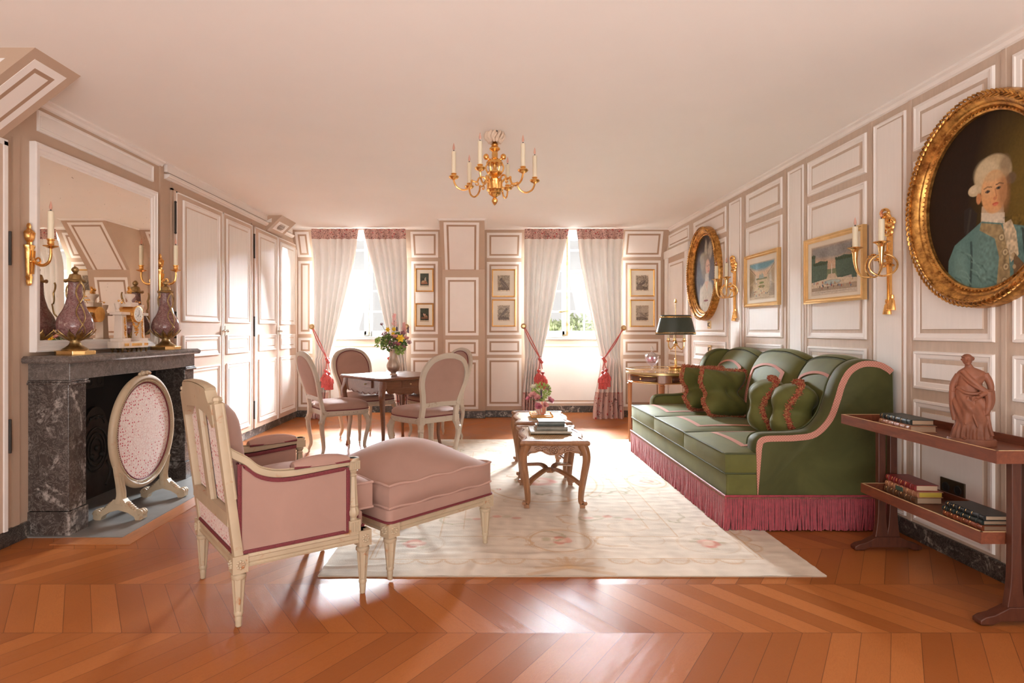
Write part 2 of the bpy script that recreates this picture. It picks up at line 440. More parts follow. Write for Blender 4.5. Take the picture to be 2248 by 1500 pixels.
# ================================================================ ROOM
XL, XR, YB, ZC = -2.58, 2.36, 7.91, 2.483
def floormat():
    m, nt, b = newmat('oak chevron parquet')
    t = nt.nodes.new('ShaderNodeTexCoord'); sp = nt.nodes.new('ShaderNodeSeparateXYZ'); nt.links.new(t.outputs['Object'], sp.inputs[0])
    X, Y = sp.outputs[0], sp.outputs[1]
    a = mth(nt, 'DIVIDE', mth(nt, 'SUBTRACT', Y, 2.255-.434*20), .434)
    k = mth(nt, 'FLOOR', a); fr = mth(nt, 'SUBTRACT', a, k)
    par = mth(nt, 'SUBTRACT', mth(nt, 'MULTIPLY', mth(nt, 'MODULO', k, 2.0), 2), 1)   # -1 / +1
    # k=20 is even -> par=-1 : X grows towards the camera
    sh = mth(nt, 'MULTIPLY', mth(nt, 'MULTIPLY', par, -.30), mth(nt, 'SUBTRACT', fr, .5))
    u = mth(nt, 'ADD', X, sh); ui = mth(nt, 'DIVIDE', mth(nt, 'ADD', u, 10), .1127)
    idx = mth(nt, 'FLOOR', ui); uf = mth(nt, 'SUBTRACT', ui, idx)
    cx = nt.nodes.new('ShaderNodeCombineXYZ'); nt.links.new(idx, cx.inputs[0]); nt.links.new(k, cx.inputs[1])
    wn = nt.nodes.new('ShaderNodeTexWhiteNoise'); wn.noise_dimensions = '2D'; nt.links.new(cx.outputs[0], wn.inputs['Vector'])
    gv = nt.nodes.new('ShaderNodeCombineXYZ')
    nt.links.new(mth(nt, 'MULTIPLY', u, 9), gv.inputs[0]); nt.links.new(mth(nt, 'MULTIPLY', fr, .9), gv.inputs[1])
    nt.links.new(mth(nt, 'MULTIPLY', wn.outputs[0], 40), gv.inputs[2])
    g1 = nz(nt, gv.outputs[0], 2.2, 5, .6, 2.4); 
    rg = mth(nt, 'FRACT', mth(nt, 'MULTIPLY', g1, 11)); ring = mth(nt, 'ABSOLUTE', mth(nt, 'SUBTRACT', rg, .5))
    g2 = nz(nt, gv.outputs[0], 26, 4, .6)
    c = ramp(nt, wn.outputs[0], [(0, (.29, .088, .022)), (.5, (.37, .118, .030)), (1, (.45, .155, .042))])
    c = mixc(nt, mth(nt, 'MULTIPLY', ramp(nt, ring, [(0, (1, 1, 1)), (.25, (0, 0, 0))]), .32), c, (.26, .075, .022))
    c = mixc(nt, mth(nt, 'MULTIPLY', g2, .45), c, (.30, .10, .03))
    gap = mth(nt, 'MAXIMUM', mth(nt, 'LESS_THAN', mth(nt, 'ABSOLUTE', mth(nt, 'SUBTRACT', uf, .5)), -1),
              mth(nt, 'GREATER_THAN', mth(nt, 'ABSOLUTE', mth(nt, 'SUBTRACT', uf, .5)), .488))
    gap = mth(nt, 'MAXIMUM', gap, mth(nt, 'GREATER_THAN', mth(nt, 'ABSOLUTE', mth(nt, 'SUBTRACT', fr, .5)), .4968))
    c = mixc(nt, mth(nt, 'MULTIPLY', gap, .75), c, (.09, .03, .012))
    nt.links.new(c, b.inputs['Base Color'])
    rr = nz(nt, coord(nt), 1.3, 4)
    nt.links.new(mth(nt, 'ADD', mth(nt, 'ADD', .23, mth(nt, 'MULTIPLY', wn.outputs[0], .08)), mth(nt, 'MULTIPLY', rr, .14)), b.inputs['Roughness'])
    b.inputs['Specular IOR Level'].default_value = .15
    h = mth(nt, 'SUBTRACT', mth(nt, 'ADD', mth(nt, 'MULTIPLY', ring, 1.2), g2), mth(nt, 'MULTIPLY', gap, 3))
    bump(nt, b, h, .16, .0012); return m
f = MB().add([(-4, -2.8, 0), (4, -2.8, 0), (4, 8.5, 0), (-4, 8.5, 0)], [(0, 1, 2, 3)])
f.box(-4, 4, -2.8, 8.6, -.12, -.004, 0)
struct(obj('floor', f, floormat(), smooth=0, fix=False))
struct(obj('ceiling', MB().box(-2.8, 2.6, -2.8, 8.7, ZC, ZC+.15), mCeil))
prof = [(YB, 0), (YB, 2.13), (7.70, ZC), (8.56, ZC), (8.56, 0)]
wb = MB()
LW0, LW1, RW0, RW1 = -2.30, -1.10, .50, 1.74
for x0, x1 in ((-2.7, LW0), (LW1, RW0), (RW1, 2.5)):
    wb.prism(prof, lambda y, z, x=x0: (x, y, z), lambda y, z, x=x1: (x, y, z))
for c0, c1, wc in ((LW0, LW1, -1.70), (RW0, RW1, 1.108)):
    wb.box(c0, c1, 8.375, 8.56, 0, 1.03); wb.box(c0-.01, wc-.545, 8.375, 8.56, 1.03, ZC); wb.box(wc+.545, c1+.01, 8.375, 8.56, 1.03, ZC)
wall_back = struct(obj('wall_back', wb, mTan, smooth=0))
wl = MB().box(XL-.2, XL, -2.8, 3.44, 0, ZC).box(XL-.2, XL, 4.60, 8.6, 0, ZC).box(XL-.2, XL, 3.44, 4.60, .94, ZC).box(XL-.55, XL-.5, 3.3, 4.8, 0, 1.2).box(XL-.55, XL-.2, 3.3, 3.44, 0, 1.2).box(XL-.55, XL-.2, 4.6, 4.8, 0, 1.2)
wall_left = struct(obj('wall_left', wl, mTan, smooth=0))
wall_right = struct(obj('wall_right', MB().box(XR, XR+.2, -2.8, 8.6, 0, ZC), mWTan, smooth=0))
struct(obj('wall_rear', MB().box(-2.8, 2.6, -2.8, -2.6, 0, ZC), mField, smooth=0))

# ---- painted panels of the back wall (flat paint lines)
def plane_px(pts, O, U, V, N):
    O, U, V, N = map(Vector, (O, U, V, N)); out = []
    for px, py in pts:
        d = Vector(((px-1073)/1300, 1, (727-py)/1300)); c = Vector((0, 0, 1.15))
        t = (O-c).dot(N)/d.dot(N); p = c+d*t-O; out.append((p.dot(U), p.dot(V)))
    return out
def painted(mb, pts, O, U, V, N, b=.033, l=.024):
    q = plane_px(pts, O, U, V, N)[::-1]
    mb.rings(O, U, V, N, q, [(0, .0), (0, .0025), (b, .0025), (b+l, .0025)], [0, 0, 1], True, 2)
VERT = ((0, YB, 0), (1, 0, 0), (0, 0, 1), (0, -1, 0))
sl = Vector((0, 7.70-YB, ZC-2.13)).normalized(); SLN = Vector((0, -sl.z, sl.y))
SLOPE = ((0, YB, 2.13), (1, 0, 0), tuple(sl), tuple(SLN))
PM = [mCream, mLine, mField]
def R4(x0, y0, x1, y1): return [(x0, y0), (x1, y0), (x1, y1), (x0, y1)]
cols = [([(647, 509.5), (677.4, 509), (684.2, 564.5), (654, 564.5)], [R4(655, 573.3, 685.3, 733.8), R4(655, 741.8, 685.8, 776.7), R4(655, 785.3, 686, 893.5)]),
        ([(900.7, 508.7), (961.9, 508.7), (961.9, 565.5), (904, 565.5)], [R4(903, 574, 961.4, 733.8), R4(902.5, 742, 961, 777.4), R4(902, 785.7, 961, 895)]),
        ([(1068.8, 511), (1146, 511), (1144, 566.5), (1069, 566.5)], [R4(1068.8, 575.2, 1144.5, 735.7), R4(1069, 743.8, 1145, 779), R4(1069, 786, 1144.7, 892)]),
        ([(1372.8, 508), (1456.5, 508), (1450.7, 564), (1368, 564)], [R4(1368, 572, 1450.3, 734.8), R4(1368, 744.8, 1450.3, 779.4), R4(1368, 788, 1450.5, 893)])]
for top, rest in cols:
    mb = MB(); painted(mb, top, *SLOPE)
    for q in rest: painted(mb, q, *VERT)
    obj('painted_panels', mb, PM, wall_back, smooth=0, fix=False)
# central sloping pillar (chimney flue)
PP = [(7.86, 0), (7.50, 1.93), (7.02, ZC)]
mb = MB().prism(PP+[(7.95, ZC), (7.95, 0)], lambda y, z: (-.59, y, z), lambda y, z: (-.052, y, z))
pil = struct(obj('pillar', mb, mTan, smooth=0))
def pl(i):
    a, b_ = Vector((0, *PP[i])), Vector((0, *PP[i+1])); v = (b_-a).normalized(); n = Vector((0, -v.z, v.y)); return (tuple(a), (1, 0, 0), tuple(v), tuple(n))
mb = MB(); painted(mb, [(973.7, 488), (1052, 488.6), (1050.7, 599.6), (977.8, 599.6)], *pl(1))
for q in (R4(977.8, 609, 1050.7, 736.5), R4(978, 746, 1050, 782), R4(979, 790.5, 1050, 898.4)): painted(mb, q, *pl(0))
obj('painted_panels', mb, PM, pil, smooth=0, fix=False)
mb = MB()
cp = [(0, 0), (.035, 0), (.035, .012), (.02, .02), (.012, .035), (0, .04)]
def crown(mb, path, N_of, k=1.0):
    loops = []
    for p, n in path: loops.append([(p[0]+n[0]*a*k, p[1]+n[1]*a*k, ZC-b_*k) for a, b_ in cp])
    mb.skin(loops)
crown(mb, [((-.59, 7.7, 0), (-1, 0)), ((-.59, 7.02, 0), (-1, -1)), ((-.052, 7.02, 0), (1, -1)), ((-.052, 7.7, 0), (1, 0))], None, .55)
obj('cornice', mb, mCream, pil, smooth=0)
mb = MB()
crown(mb, [((XR, -2.6, 0), (-1, 0)), ((XR, 7.70, 0), (-1, 0))], None, 1.05)
struct(obj('trim_1', mb, mCream, smooth=0))
mb = MB(); crown(mb, [((XL, -2.6, 0), (1, 0)), ((XL, 4.66, 0), (1, 0))], None, 1.1)
struct(obj('trim_2', mb, mCream, smooth=0))
mb = MB()
for a, c in ((XL, LW0), (LW1, -.59), (-.052, RW0), (RW1, XR)): crown(mb, [((a, 7.70, 0), (0, -1)), ((c, 7.70, 0), (0, -1))], None, .4)
struct(obj('trim_3', mb, mCream, smooth=0))

# ---- relief panels of the right wall
RW = ((XR, 0, 0), (0, -1, 0), (0, 0, 1), (-1, 0, 0))
REL = [(0, 0), (.004, .012), (.014, .013), (.018, .008), (.036, .005), (.042, .0012), (.062, .0012), (.064, .008)]
RELM = [0, 0, 0, 0, 0, 1, 1]
def relief(mb, P, u0, u1, z0, z1, s=1.0, rs=REL, ms=RELM, cap=2):
    mb.rings(*P, [(u0, z0), (u1, z0), (u1, z1), (u0, z1)], [(a*s, h) for a, h in rs], ms, True, cap)
ZR = [(.105, .774), (.833, 1.041), (1.096, 2.089), (2.139, 2.392)]
WM = [mCream, mWTan, mWField]
def wallsec(y0, y1, zs=ZR, s=1.0):
    mb = MB()
    for z0, z1 in zs: relief(mb, RW, -y0, -y1, z0, z1, s)
    return obj('wall_panels', mb, WM, wall_right, smooth=20, fix=False)
wallsec(6.80, 5.88); wallsec(5.41, 4.757); wallsec(4.37, 3.696); wallsec(3.281, 2.759); wallsec(2.66, 2.0); wallsec(1.75, .9); wallsec(.7, -.4)
for a, c in ((5.79, 5.53), (4.655, 4.434), (3.618, 3.346), (1.93, 1.80)): wallsec(a, c, [(.105, 2.40)], .45)
mb = MB()
for y in (5.83, 5.47, 4.705, 4.40, 3.655, 3.315, 2.71): mb.box(XR-.006, XR, y-.012, y+.012, .09, 2.44)
obj('stile_bead', mb, mWTan, wall_right, smooth=0)
# door near the far corner
d3 = struct(obj('door_1', MB().box(XR-.012, XR, 6.98, 7.83, .0, 2.12), mTan, smooth=0))
mb = MB()
for a, z0, z1 in ((7.0, 0, 2.17), (7.80, 0, 2.17)): mb.box(XR-.03, XR, a-.06, a+.06, z0, z1)
mb.box(XR-.035, XR, 6.92, 7.88, 2.10, 2.20)
obj('door_frame', mb, mCream, d3, smooth=0, bevel=.004)
mb = MB()
PW = ((XR-.012, 0, 0), (0, -1, 0), (0, 0, 1), (-1, 0, 0))
for z0, z1 in ((.14, .78), (.85, 1.06), (1.12, 2.03)): relief(mb, PW, -7.70, -7.10, z0, z1, .8)
relief(mb, RW, -7.74, -6.98, 2.235, 2.40, .6)
obj('door_panel', mb, [mCream, mTan, mField], d3, smooth=20, fix=False)
# baseboards
def base(name, x0, x1, y0, y1): struct(obj(name, MB().box(x0, x1, y0, y1, 0, .09), mMarbleB, smooth=0, bevel=.003))
base('baseboard_right', XR-.018, XR, -2.6, 6.9)
base('baseboard_left', XL, XL+.018, 4.72, 7.9); base('baseboard_left_front', XL, XL+.018, -2.6, 3.31)
mb = MB()
for a, c in ((XL, LW0), (LW1, -.60), (-.045, RW0), (RW1, XR)): mb.box(a, c, YB-.018, YB, 0, .09)
mb.box(-.60, -.045, 7.80, 7.85, 0, .09)
for a, c in ((LW0, LW1), (RW0, RW1)): mb.box(a, c, 8.357, 8.375, 0, .094)
struct(obj('baseboard_back', mb, mMarbleB, smooth=0, bevel=.003))
# dado panels in the window recesses
for a, c in ((LW0+.02, LW1-.02), (RW0+.02, RW1-.02)):
    mb = MB()
    mb.rings((0, 8.375, 0), (1, 0, 0), (0, 0, 1), (0, -1, 0), [(a, .126), (c, .126), (c, .963), (a, .963)], [(0, 0), (0, .004), (.026, .004), (.026, .002), (.044, .002)], [0, 0, 0, 1], True, 2)
    obj('painted_panels', mb, PM, wall_back, smooth=0, fix=False)

# ---- windows
def window(n, wc):
    t = MB()
    Y0, Y1 = 8.40, 8.45
    fr = MB()
    fr.box(wc-.56, wc-.51, 8.36, 8.47, 1.03, ZC); fr.box(wc+.51, wc+.56, 8.36, 8.47, 1.03, ZC); fr.box(wc-.56, wc+.56, 8.34, 8.50, 1.03, 1.065)
    fr.box(wc-.58, wc+.58, 8.33, 8.38, 1.055, 1.075)
    w_ = struct(obj('window_%d' % n, fr, mWinP, smooth=0, bevel=.004))
    for s in (-1, 1):
        sa = MB(); a, b_ = (wc-.51, wc-.012) if s < 0 else (wc-.012, wc+.51)
        sa.box(a, a+.055, Y0, Y1, 1.075, ZC); sa.box(b_-.055, b_, Y0, Y1, 1.075, ZC); sa.box(a, b_, Y0, Y1, 1.075, 1.15)
        cs = obj('casement', sa, mWinP, w_, smooth=0, bevel=.003)
        g = MB()
        for z in (1.427, 1.717, 2.007, 2.30): g.box(a+.05, b_-.05, Y0+.01, Y1-.01, z-.013, z+.013)
        mx = (a+b_)/2; g.box(mx-.012, mx+.012, Y0+.012, Y1-.012, 1.14, ZC)
        obj('glazing_bars', g, mWinP, cs, smooth=0)
        obj('pane', MB().add([(a+.05, 8.425, 1.14), (b_-.05, 8.425, 1.14), (b_-.05, 8.425, ZC), (a+.05, 8.425, ZC)], [(0, 1, 2, 3)]), mPane, cs, smooth=0)
    b = MB().box(wc-.035, wc+.035, 8.375, 8.405, 1.075, ZC)
    obj('meeting_stile', b, mWinP, w_, smooth=0, bevel=.004)
    e = MB(); e.cyl((wc, 8.362, 1.09), (wc, 8.362, ZC), .008, n=8)
    for z in (1.12, 1.24, 1.62, 2.1): e.box(wc-.012, wc+.012, 8.352, 8.376, z-.02, z+.02)
    e.box(wc-.06, wc+.005, 8.35, 8.37, 1.085, 1.097)
    es = obj('espagnolette_bolt', e, mBrass if n == 2 else M('grey brass', (.35, .33, .28), .4, .8), w_)
    h = MB(); h.lathe([(.006, 0), (.009, .02), (.007, .05), (.014, .08), (.018, .105), (.012, .125), (.002, .13)], 12)
    h2 = MB(); h2.T = Matrix.Translation((wc, 8.33, 1.43)) @ Matrix.Rotation(R(-94), 4, 'Y'); h2.add(h.v, h.f)
    h2.T = None; h2.cyl((wc, 8.36, 1.43), (wc, 8.325, 1.43), .012)
    obj('handle', h2, mBrass if n == 2 else M('pale handle', (.52, .50, .46), .4, .3), es)
window(1, -1.70); window(2, 1.108)

fr = MB()
for a, b_, z0, z1 in ((-1.9, -1.82, .65, 2.45), (1.82, 1.9, .65, 2.45), (-1.9, 1.9, .58, .68), (-1.9, 1.9, 2.42, 2.47), (-.03, .03, .65, 2.45)): fr.box(a, b_, -2.6, -2.5, z0, z1)
struct(obj('window_3', fr, mWinP, smooth=0))  # invented window frame, added around the rear fill lamp
# ---- left wall : panel above the mirror and pier boards
LWP = ((XL, 0, 0), (0, 1, 0), (0, 0, 1), (1, 0, 0))
mb = MB(); relief(mb, LWP, 3.378, 4.543, 2.293, 2.415, .45)
obj('wall_panels', mb, [mCream, mField, mField], wall_left, smooth=20, fix=False)
mb = MB().box(XL, XL+.012, 4.63, 4.68, .09, ZC-.04).box(XL, XL+.01, 3.20, 3.245, .09, 2.2)
obj('pilaster_strip', mb, mTan, wall_left, smooth=0)
d2 = struct(obj('door_2', MB().box(XL, XL+.03, 2.3, 3.11, .09, 2.13), mCupTan, smooth=0, bevel=.003))
mb = MB().box(XL, XL+.036, 3.11, 3.135, .09, 2.15).box(XL, XL+.036, 2.28, 3.135, 2.13, 2.16)
obj('door_frame', mb, mCream, d2, smooth=0)
mb = MB().cyl((XL+.036, 3.147, 1.50), (XL+.036, 3.147, 1.68), .007).cyl((XL+.036, 3.147, .50), (XL+.036, 3.147, .68), .007)
obj('hinge', mb, mIron, d2)
# ---- boxed roof timbers leaning from ceiling to left wall
def timber(name, y0, y1, xc, zw, sc_):
    mb = MB(); tri = [(XL, zw), (xc, ZC), (XL, ZC)]
    mb.prism(tri, lambda x, z: (x, y0, z), lambda x, z: (x, y1, z))
    t = struct(obj(name, mb, mTan, smooth=0))
    v = Vector((xc-XL, 0, ZC-zw)); L = v.length; v.normalize(); n = Vector((v.z, 0, -v.x))
    mb = MB(); e = .05*sc_
    mb.rings((XL, y0, zw), (0, 1, 0), tuple(v), tuple(n), [(e, e), (e, L-e), (y1-y0-e, L-e), (y1-y0-e, e)][::-1], [(0, 0), (0, .002), (.04*sc_, .002), (.062*sc_, .002)], [0, 0, 1], True, 2)
    mb.rings((XL, y0, zw), (1, 0, 0), (0, 0, 1), (0, -1, 0), [(.05*sc_, .10*sc_), (xc-XL-.14*sc_, ZC-zw-.05*sc_), (.05*sc_, ZC-zw-.05*sc_)], [(0, 0), (0, .002), (.02, .002)], [0, 0], True, 2)
    obj('painted_panels', mb, PM, t, smooth=0, fix=False)
timber('trim_4', 2.784, 3.096, -2.133, 2.135, 1.0)
timber('trim_5', 6.82, 7.31, -2.379, 2.29, 1.6)

# ---- built-in cupboards
CT = [mCream, mCupTan, mCupField]
def cupboard(y0, ym, y1, label, hinge_left, moulded):
    t = thing('built_in_cupboard', label, 'cupboard', (XL, (y0+y1)/2, 0), group='cupboards along the left wall')
    mb = MB().box(XL, XL+.012, y0-.03, y0, .075, 2.31).box(XL, XL+.012, y0-.03, y1, 2.295, 2.32)
    mb.box(XL, XL+.008, y0-.03, y1+.02, 2.32, 2.395)
    obj('frame', mb, mTan, t, world=True, smooth=0)
    for i, (a, b_) in enumerate(((y0, ym), (ym, y1))):
        d = obj('door', MB().box(XL+.004, XL+.028, a+.004, b_-.004, .085, 2.295), mCupTan, t, world=True, smooth=0, bevel=.003)
        mb = MB(); P = ((XL+.028, 0, 0), (0, 1, 0), (0, 0, 1), (1, 0, 0))
        rs = [(0, 0), (.004, .014), (.016, .016), (.02, .008), (.05, .006), (.058, .001), (.07, .001), (.074, .006)]
        for z0, z1 in ((.14, .836), (.925, 1.113), (1.23, 2.243)): relief(mb, P, a+(.11 if i == 0 else .075), b_-(.075 if i == 0 else .09), z0, z1, .75, rs)
        for u in (a+.008, b_-.02): mb.box(XL+.026, XL+.033, u, u+.012, .09, 2.29, 0)
        mb.box(XL+.026, XL+.033, a+.008, b_-.008, 2.278, 2.29, 0)
        obj('door_panel', mb, CT, d, world=True, smooth=20, fix=False)
        k = MB(); yk = b_-.035 if i == 0 else a+.035
        k.cyl((XL+.028, yk, 1.15), (XL+.05, yk, 1.15), .006); k.ball((XL+.06, yk, 1.15), .014); k.cyl((XL+.034, yk, 1.10), (XL+.034, yk, 1.20), .005)
        obj('knob', k, M('nickel knob', (.6, .56, .5), .25, 1), d, world=True)
    for z in ((1.95, 2.2), (1.1, 1.3), (.2, .38)):
        h = MB(); h.cyl((XL+.03, y0-.006, z[0]), (XL+.03, y0-.006, z[1]), .008); h.ball((XL+.03, y0-.006, z[1]), .010); h.ball((XL+.03, y0-.006, z[0]), .010)
        obj('hinge', h, mIron, t, world=True)
    return t
cupboard(4.826, 5.68, 6.40, 'cream panelled double-door cupboard right beside the fireplace mirror', True, 1)
cupboard(6.45, 7.165, 7.87, 'cream panelled double-door cupboard in the far corner next to the curtain', True, 1)
mb = MB().box(XL, XL+.03, 4.70, 6.82, 2.414, 2.476).box(XL, XL+.03, 7.31, 7.70, 2.414, 2.476)
obj_ = struct(obj('trim_6', mb, mField, smooth=0))
mb = MB()
c2 = [(0, 2.36), (.02, 2.362), (.03, 2.37), (.04, 2.374), (.044, 2.384), (.05, 2.388), (.05, 2.396), (0, 2.398)]
for a, b_ in ((4.70, 6.90), (7.28, 7.72)): mb.prism(c2, lambda x, z: (XL+x, a, z), lambda x, z: (XL+x, b_, z))
struct(obj('trim_7', mb, mCream, smooth=0))
mb = MB(); crown(mb, [((XL+.03, 4.66, 0), (1, 0)), ((XL+.03, 6.82, 0), (1, 0))], None, .3)
struct(obj('trim_8', mb, mCream, smooth=0))

# ---- trees outside
def tree(x, y, z0, rx, rz, n, label, seed, mat):
    rnd = random.Random(seed)
    t = thing('tree', label, 'tree', (x, y, z0), group='trees outside the window')
    tr = MB(); tr.tube([(0, 0, -6), (0, 0, 0), (.1, 0, rz*.8)], [.22, .18, .05], 8)
    for k in range(8):
        a = rnd.uniform(0, 6.28); h = rnd.uniform(.0, .8)*rz
        tr.tube([(0, 0, h*.6), (math.cos(a)*rx*.5, math.sin(a)*rx*.5, h+.2*rz), (math.cos(a)*rx*.85, math.sin(a)*rx*.85, h+.35*rz)], [.07, .04, .015], 6)
    obj('trunk', tr, mStem, t)
    v, f = [], []
    for k in range(n):
        a = rnd.uniform(0, 6.28); u = rnd.uniform(-1, 1); r = rnd.uniform(.3, 1)**.5
        s_ = 1+.25*math.sin(a*3+u*4)
        c = Vector((math.cos(a)*rx*r*s_*math.sqrt(1-u*u*.8), math.sin(a)*rx*r*math.sqrt(1-u*u*.8), rz*(u*r*.9+.4)))
        d = Vector((rnd.gauss(0, 1), rnd.gauss(0, 1), rnd.gauss(0, 1))).normalized(); e = d.orthogonal().normalized(); s = rnd.uniform(.07, .17)
        i = len(v); v += [c-d*s, c-e*s*.5, c+d*s, c+e*s*.5]; f.append((i, i+1, i+2, i+3))
    m = MB().add(v, f); obj('crown', m, mat, t, smooth=0, fix=False)
mTree = M('garden tree leaves', (.52, .60, .34), .7, var=.3, vs=1)
p = onY(1222, 722, 24); tree(p.x-.35, 24, p.z-.9, 1.0, 1.0, 2600, 'bushy green tree seen through the lower panes of the right window', 3, mTree)
p = onY(1268, 712, 27); tree(p.x, 27, p.z-1.0, .75, 1.15, 700, 'sparse pale tree behind the centre of the right window', 5, mTree)
p = onY(790, 722, 26); tree(p.x, 26, p.z-1.5, 1.3, .9, 1300, 'pale treetop low behind the left window panes', 6, mTree)
g = MB().box(-60, 60, 9.5, 90, -7.2, -7.0)
struct(obj('exterior', g, M('pale gravel court', (.5, .46, .4), .9)))

# ---- curtains
def curtain(x0, x1, inner, xk, zk, xb, label, zbot=.004, nf=6, seed=0):
    """x0 outer top, x1 inner top, inner=+1 if the inner edge is on the +x side; xk inner edge at the tie, xb inner edge at the floor"""
    rnd = random.Random(seed); ph = [rnd.uniform(-.5, .5) for _ in range(40)]
    t = thing('curtain', label, 'curtain', ((x0+x1)/2, 7.66, 0), group='tied-back window curtains')
    Z = ZC-.012; nz_ = 60; ns = nf*16
    def pt(s, z):
        if z > zk:
            q = (Z-z)/(Z-zk); xi = lerp(x1, xk, q**1.12)
        else:
            q = (zk-z)/zk; xi = lerp(xk, xb, sm(q))
        xo = x0 + (-inner)*.03*sm((zk-z)/zk) + inner*.012*math.exp(-((z-zk)/.25)**2)
        w_ = abs(xi-xo); W0 = abs(x1-x0); g_ = w_/W0
        tie = math.exp(-((z-zk)/.12)**2)
        ss = s
        if z > zk: ss = s**lerp(1, .82, q)
        amp = .028+.026*(1-g_); amp = lerp(amp, .03, tie)
        top = sm((Z-z)/.25); amp = amp*lerp(.55, 1, top)
        k = int(s*nf); th = 2*PI*nf*s
        y = -amp*1.1*(2*abs(math.sin(th/2+.35*math.sin(s*9+seed)))**.85-1)+.12*amp*math.sin(th*.5+seed)
        y += .006*math.sin(z*2.2+s*5)*top
        y -= .07*tie*math.sin(PI*s)
        if z < .3: y -= .05*sm((.3-z)/.3)*(.5+s*.5)
        return (xo+(xi-xo)*ss, 7.655+.13*sm((Z-z)/.5)+y, z)
    def seg(z0, z1, n, mat, name, dy=0):
        loops = []
        for i in range(n+1):
            z = lerp(z0, z1, i/n); loops.append([(lambda p: (p[0], p[1]-dy, p[2]))(pt(j/ns, z)) for j in range(ns+1)])
        return obj(name, MB().skin(loops, False), mat, t, world=True, smooth=80, fix=False)
    seg(Z-.128, .345, nz_, mCurtain, 'cloth'); seg(Z, Z-.128, 8, mBorder, 'heading_band'); seg(.345, zbot, 16, mHem, 'hem_band')
    return t
curtain(-2.30, -1.685, 1, -2.075, .80, -2.13, 'cream curtain tied to the left of the left-hand window', seed=1)
curtain(-1.075, -1.62, -1, -1.27, .80, -1.20, 'cream curtain hanging on the right of the left-hand window', seed=2)
curtain(.465, 1.035, 1, .70, .80, .66, 'cream curtain tied to the left of the right-hand window', seed=3)
curtain(1.745, 1.135, -1, 1.475, .80, 1.36, 'cream curtain tied back beside the bird prints and the lamp table', seed=4)
mb = MB().box(LW0, LW1, 7.70, 7.72, ZC-.02, ZC).box(RW0, RW1, 7.70, 7.72, ZC-.02, ZC)
struct(obj('trim_9', mb, mCream, smooth=0))
def tieback(hx, hz, kx, kz, side, lab, seed, ntas=2):
    t = thing('curtain_tieback', lab, 'tieback', (kx, 7.55, kz), group='coral tassel tiebacks')
    c = MB()
    for d in (-.012, .014):
        pth = spl([(hx, 7.665, hz+d), (lerp(hx, kx, .5)+d, 7.62, lerp(hz, kz, .5)+d*.3-.01), (kx, 7.60, kz)], 10)
        c.tube(pth, .0065, 8)
    c.tube(spl([(kx, 7.60, kz), (kx+side*.02, 7.64, kz+.01), (kx+side*.03, 7.74, kz+.02), (kx-side*.02, 7.80, kz+.01)], 8), .0065, 8)
    obj('cord', c, mCord, t, world=True)
    k = MB()
    for i in range(3): k.ball((kx+(i-1)*.012, 7.60-.004*i, kz-.02*i), .022, sc=(1, .9, .9))
    for i in range(ntas): k.tube([(kx+(i-.5)*.02, 7.60, kz-.03), (kx+(i-.5)*.045*side, 7.60, kz-.13)], .005, 6)
    obj('knot', k, mCord, t, world=True)
    for i in range(ntas):
        m = MB(); x = kx+(i-.5)*.05*side; z = kz-.16-.025*i; y = 7.60-.03*i
        m.lathe([(.004, .03), (.02, .022), (.024, .008), (.012, -.008), (.012, -.018), (.03, -.03), (.045, -.055), (.048, -.07)], 16, (x, y, z))
        m.lathe([(.046, -.068), (.05, -.12), (.052, -.17), (.054, -.205), (.02, -.205)], 40, (x, y, z), mod=lambda a, z_: 1+.06*math.cos(a*20))
        m.lathe([(.05, -.07), (.056, -.09), (.058, -.125), (.052, -.13)], 36, (x, y, z), mod=lambda a, z_: 1+.12*math.cos(a*9))
        obj('tassel', m, mTassel, t, world=True)
    h = thing('tieback_hook', 'round gilt rosette hook holding the cord '+lab.split(' tying ')[1], 'hook', (hx, 7.67, hz), group='gilt tieback hooks')
    r = MB(); r.T = Matrix.Rotation(PI/2, 4, 'X')
    r.lathe([(.003, .03), (.018, .03), (.026, .024), (.034, .018), (.036, .008), (.03, .0)], 24, mod=lambda a, z_: 1+.05*math.cos(a*10))
    obj('rosette', r, mBrassP, h)
    s_ = MB().cyl((0, 0, 0), (0, .24 if abs(hx) < 9 else .1, 0), .006); obj('stem', s_, mBrassP, h)
tieback(-2.29, 1.205, -2.07, .79, 1, 'coral tasselled tieback tying the leftmost curtain', 1)
tieback(-1.065, 1.205, -1.27, .80, -1, 'coral tasselled tieback behind the flower vase tying the curtain right of the left window', 2)
tieback(.45, 1.213, .665, .79, 1, 'coral tasselled tieback above the small bouquet tying the curtain left of the right window', 3)
tieback(1.745, 1.19, 1.482, .80, -1, 'coral tasselled tieback tying the curtain beside the lamp table', 4)
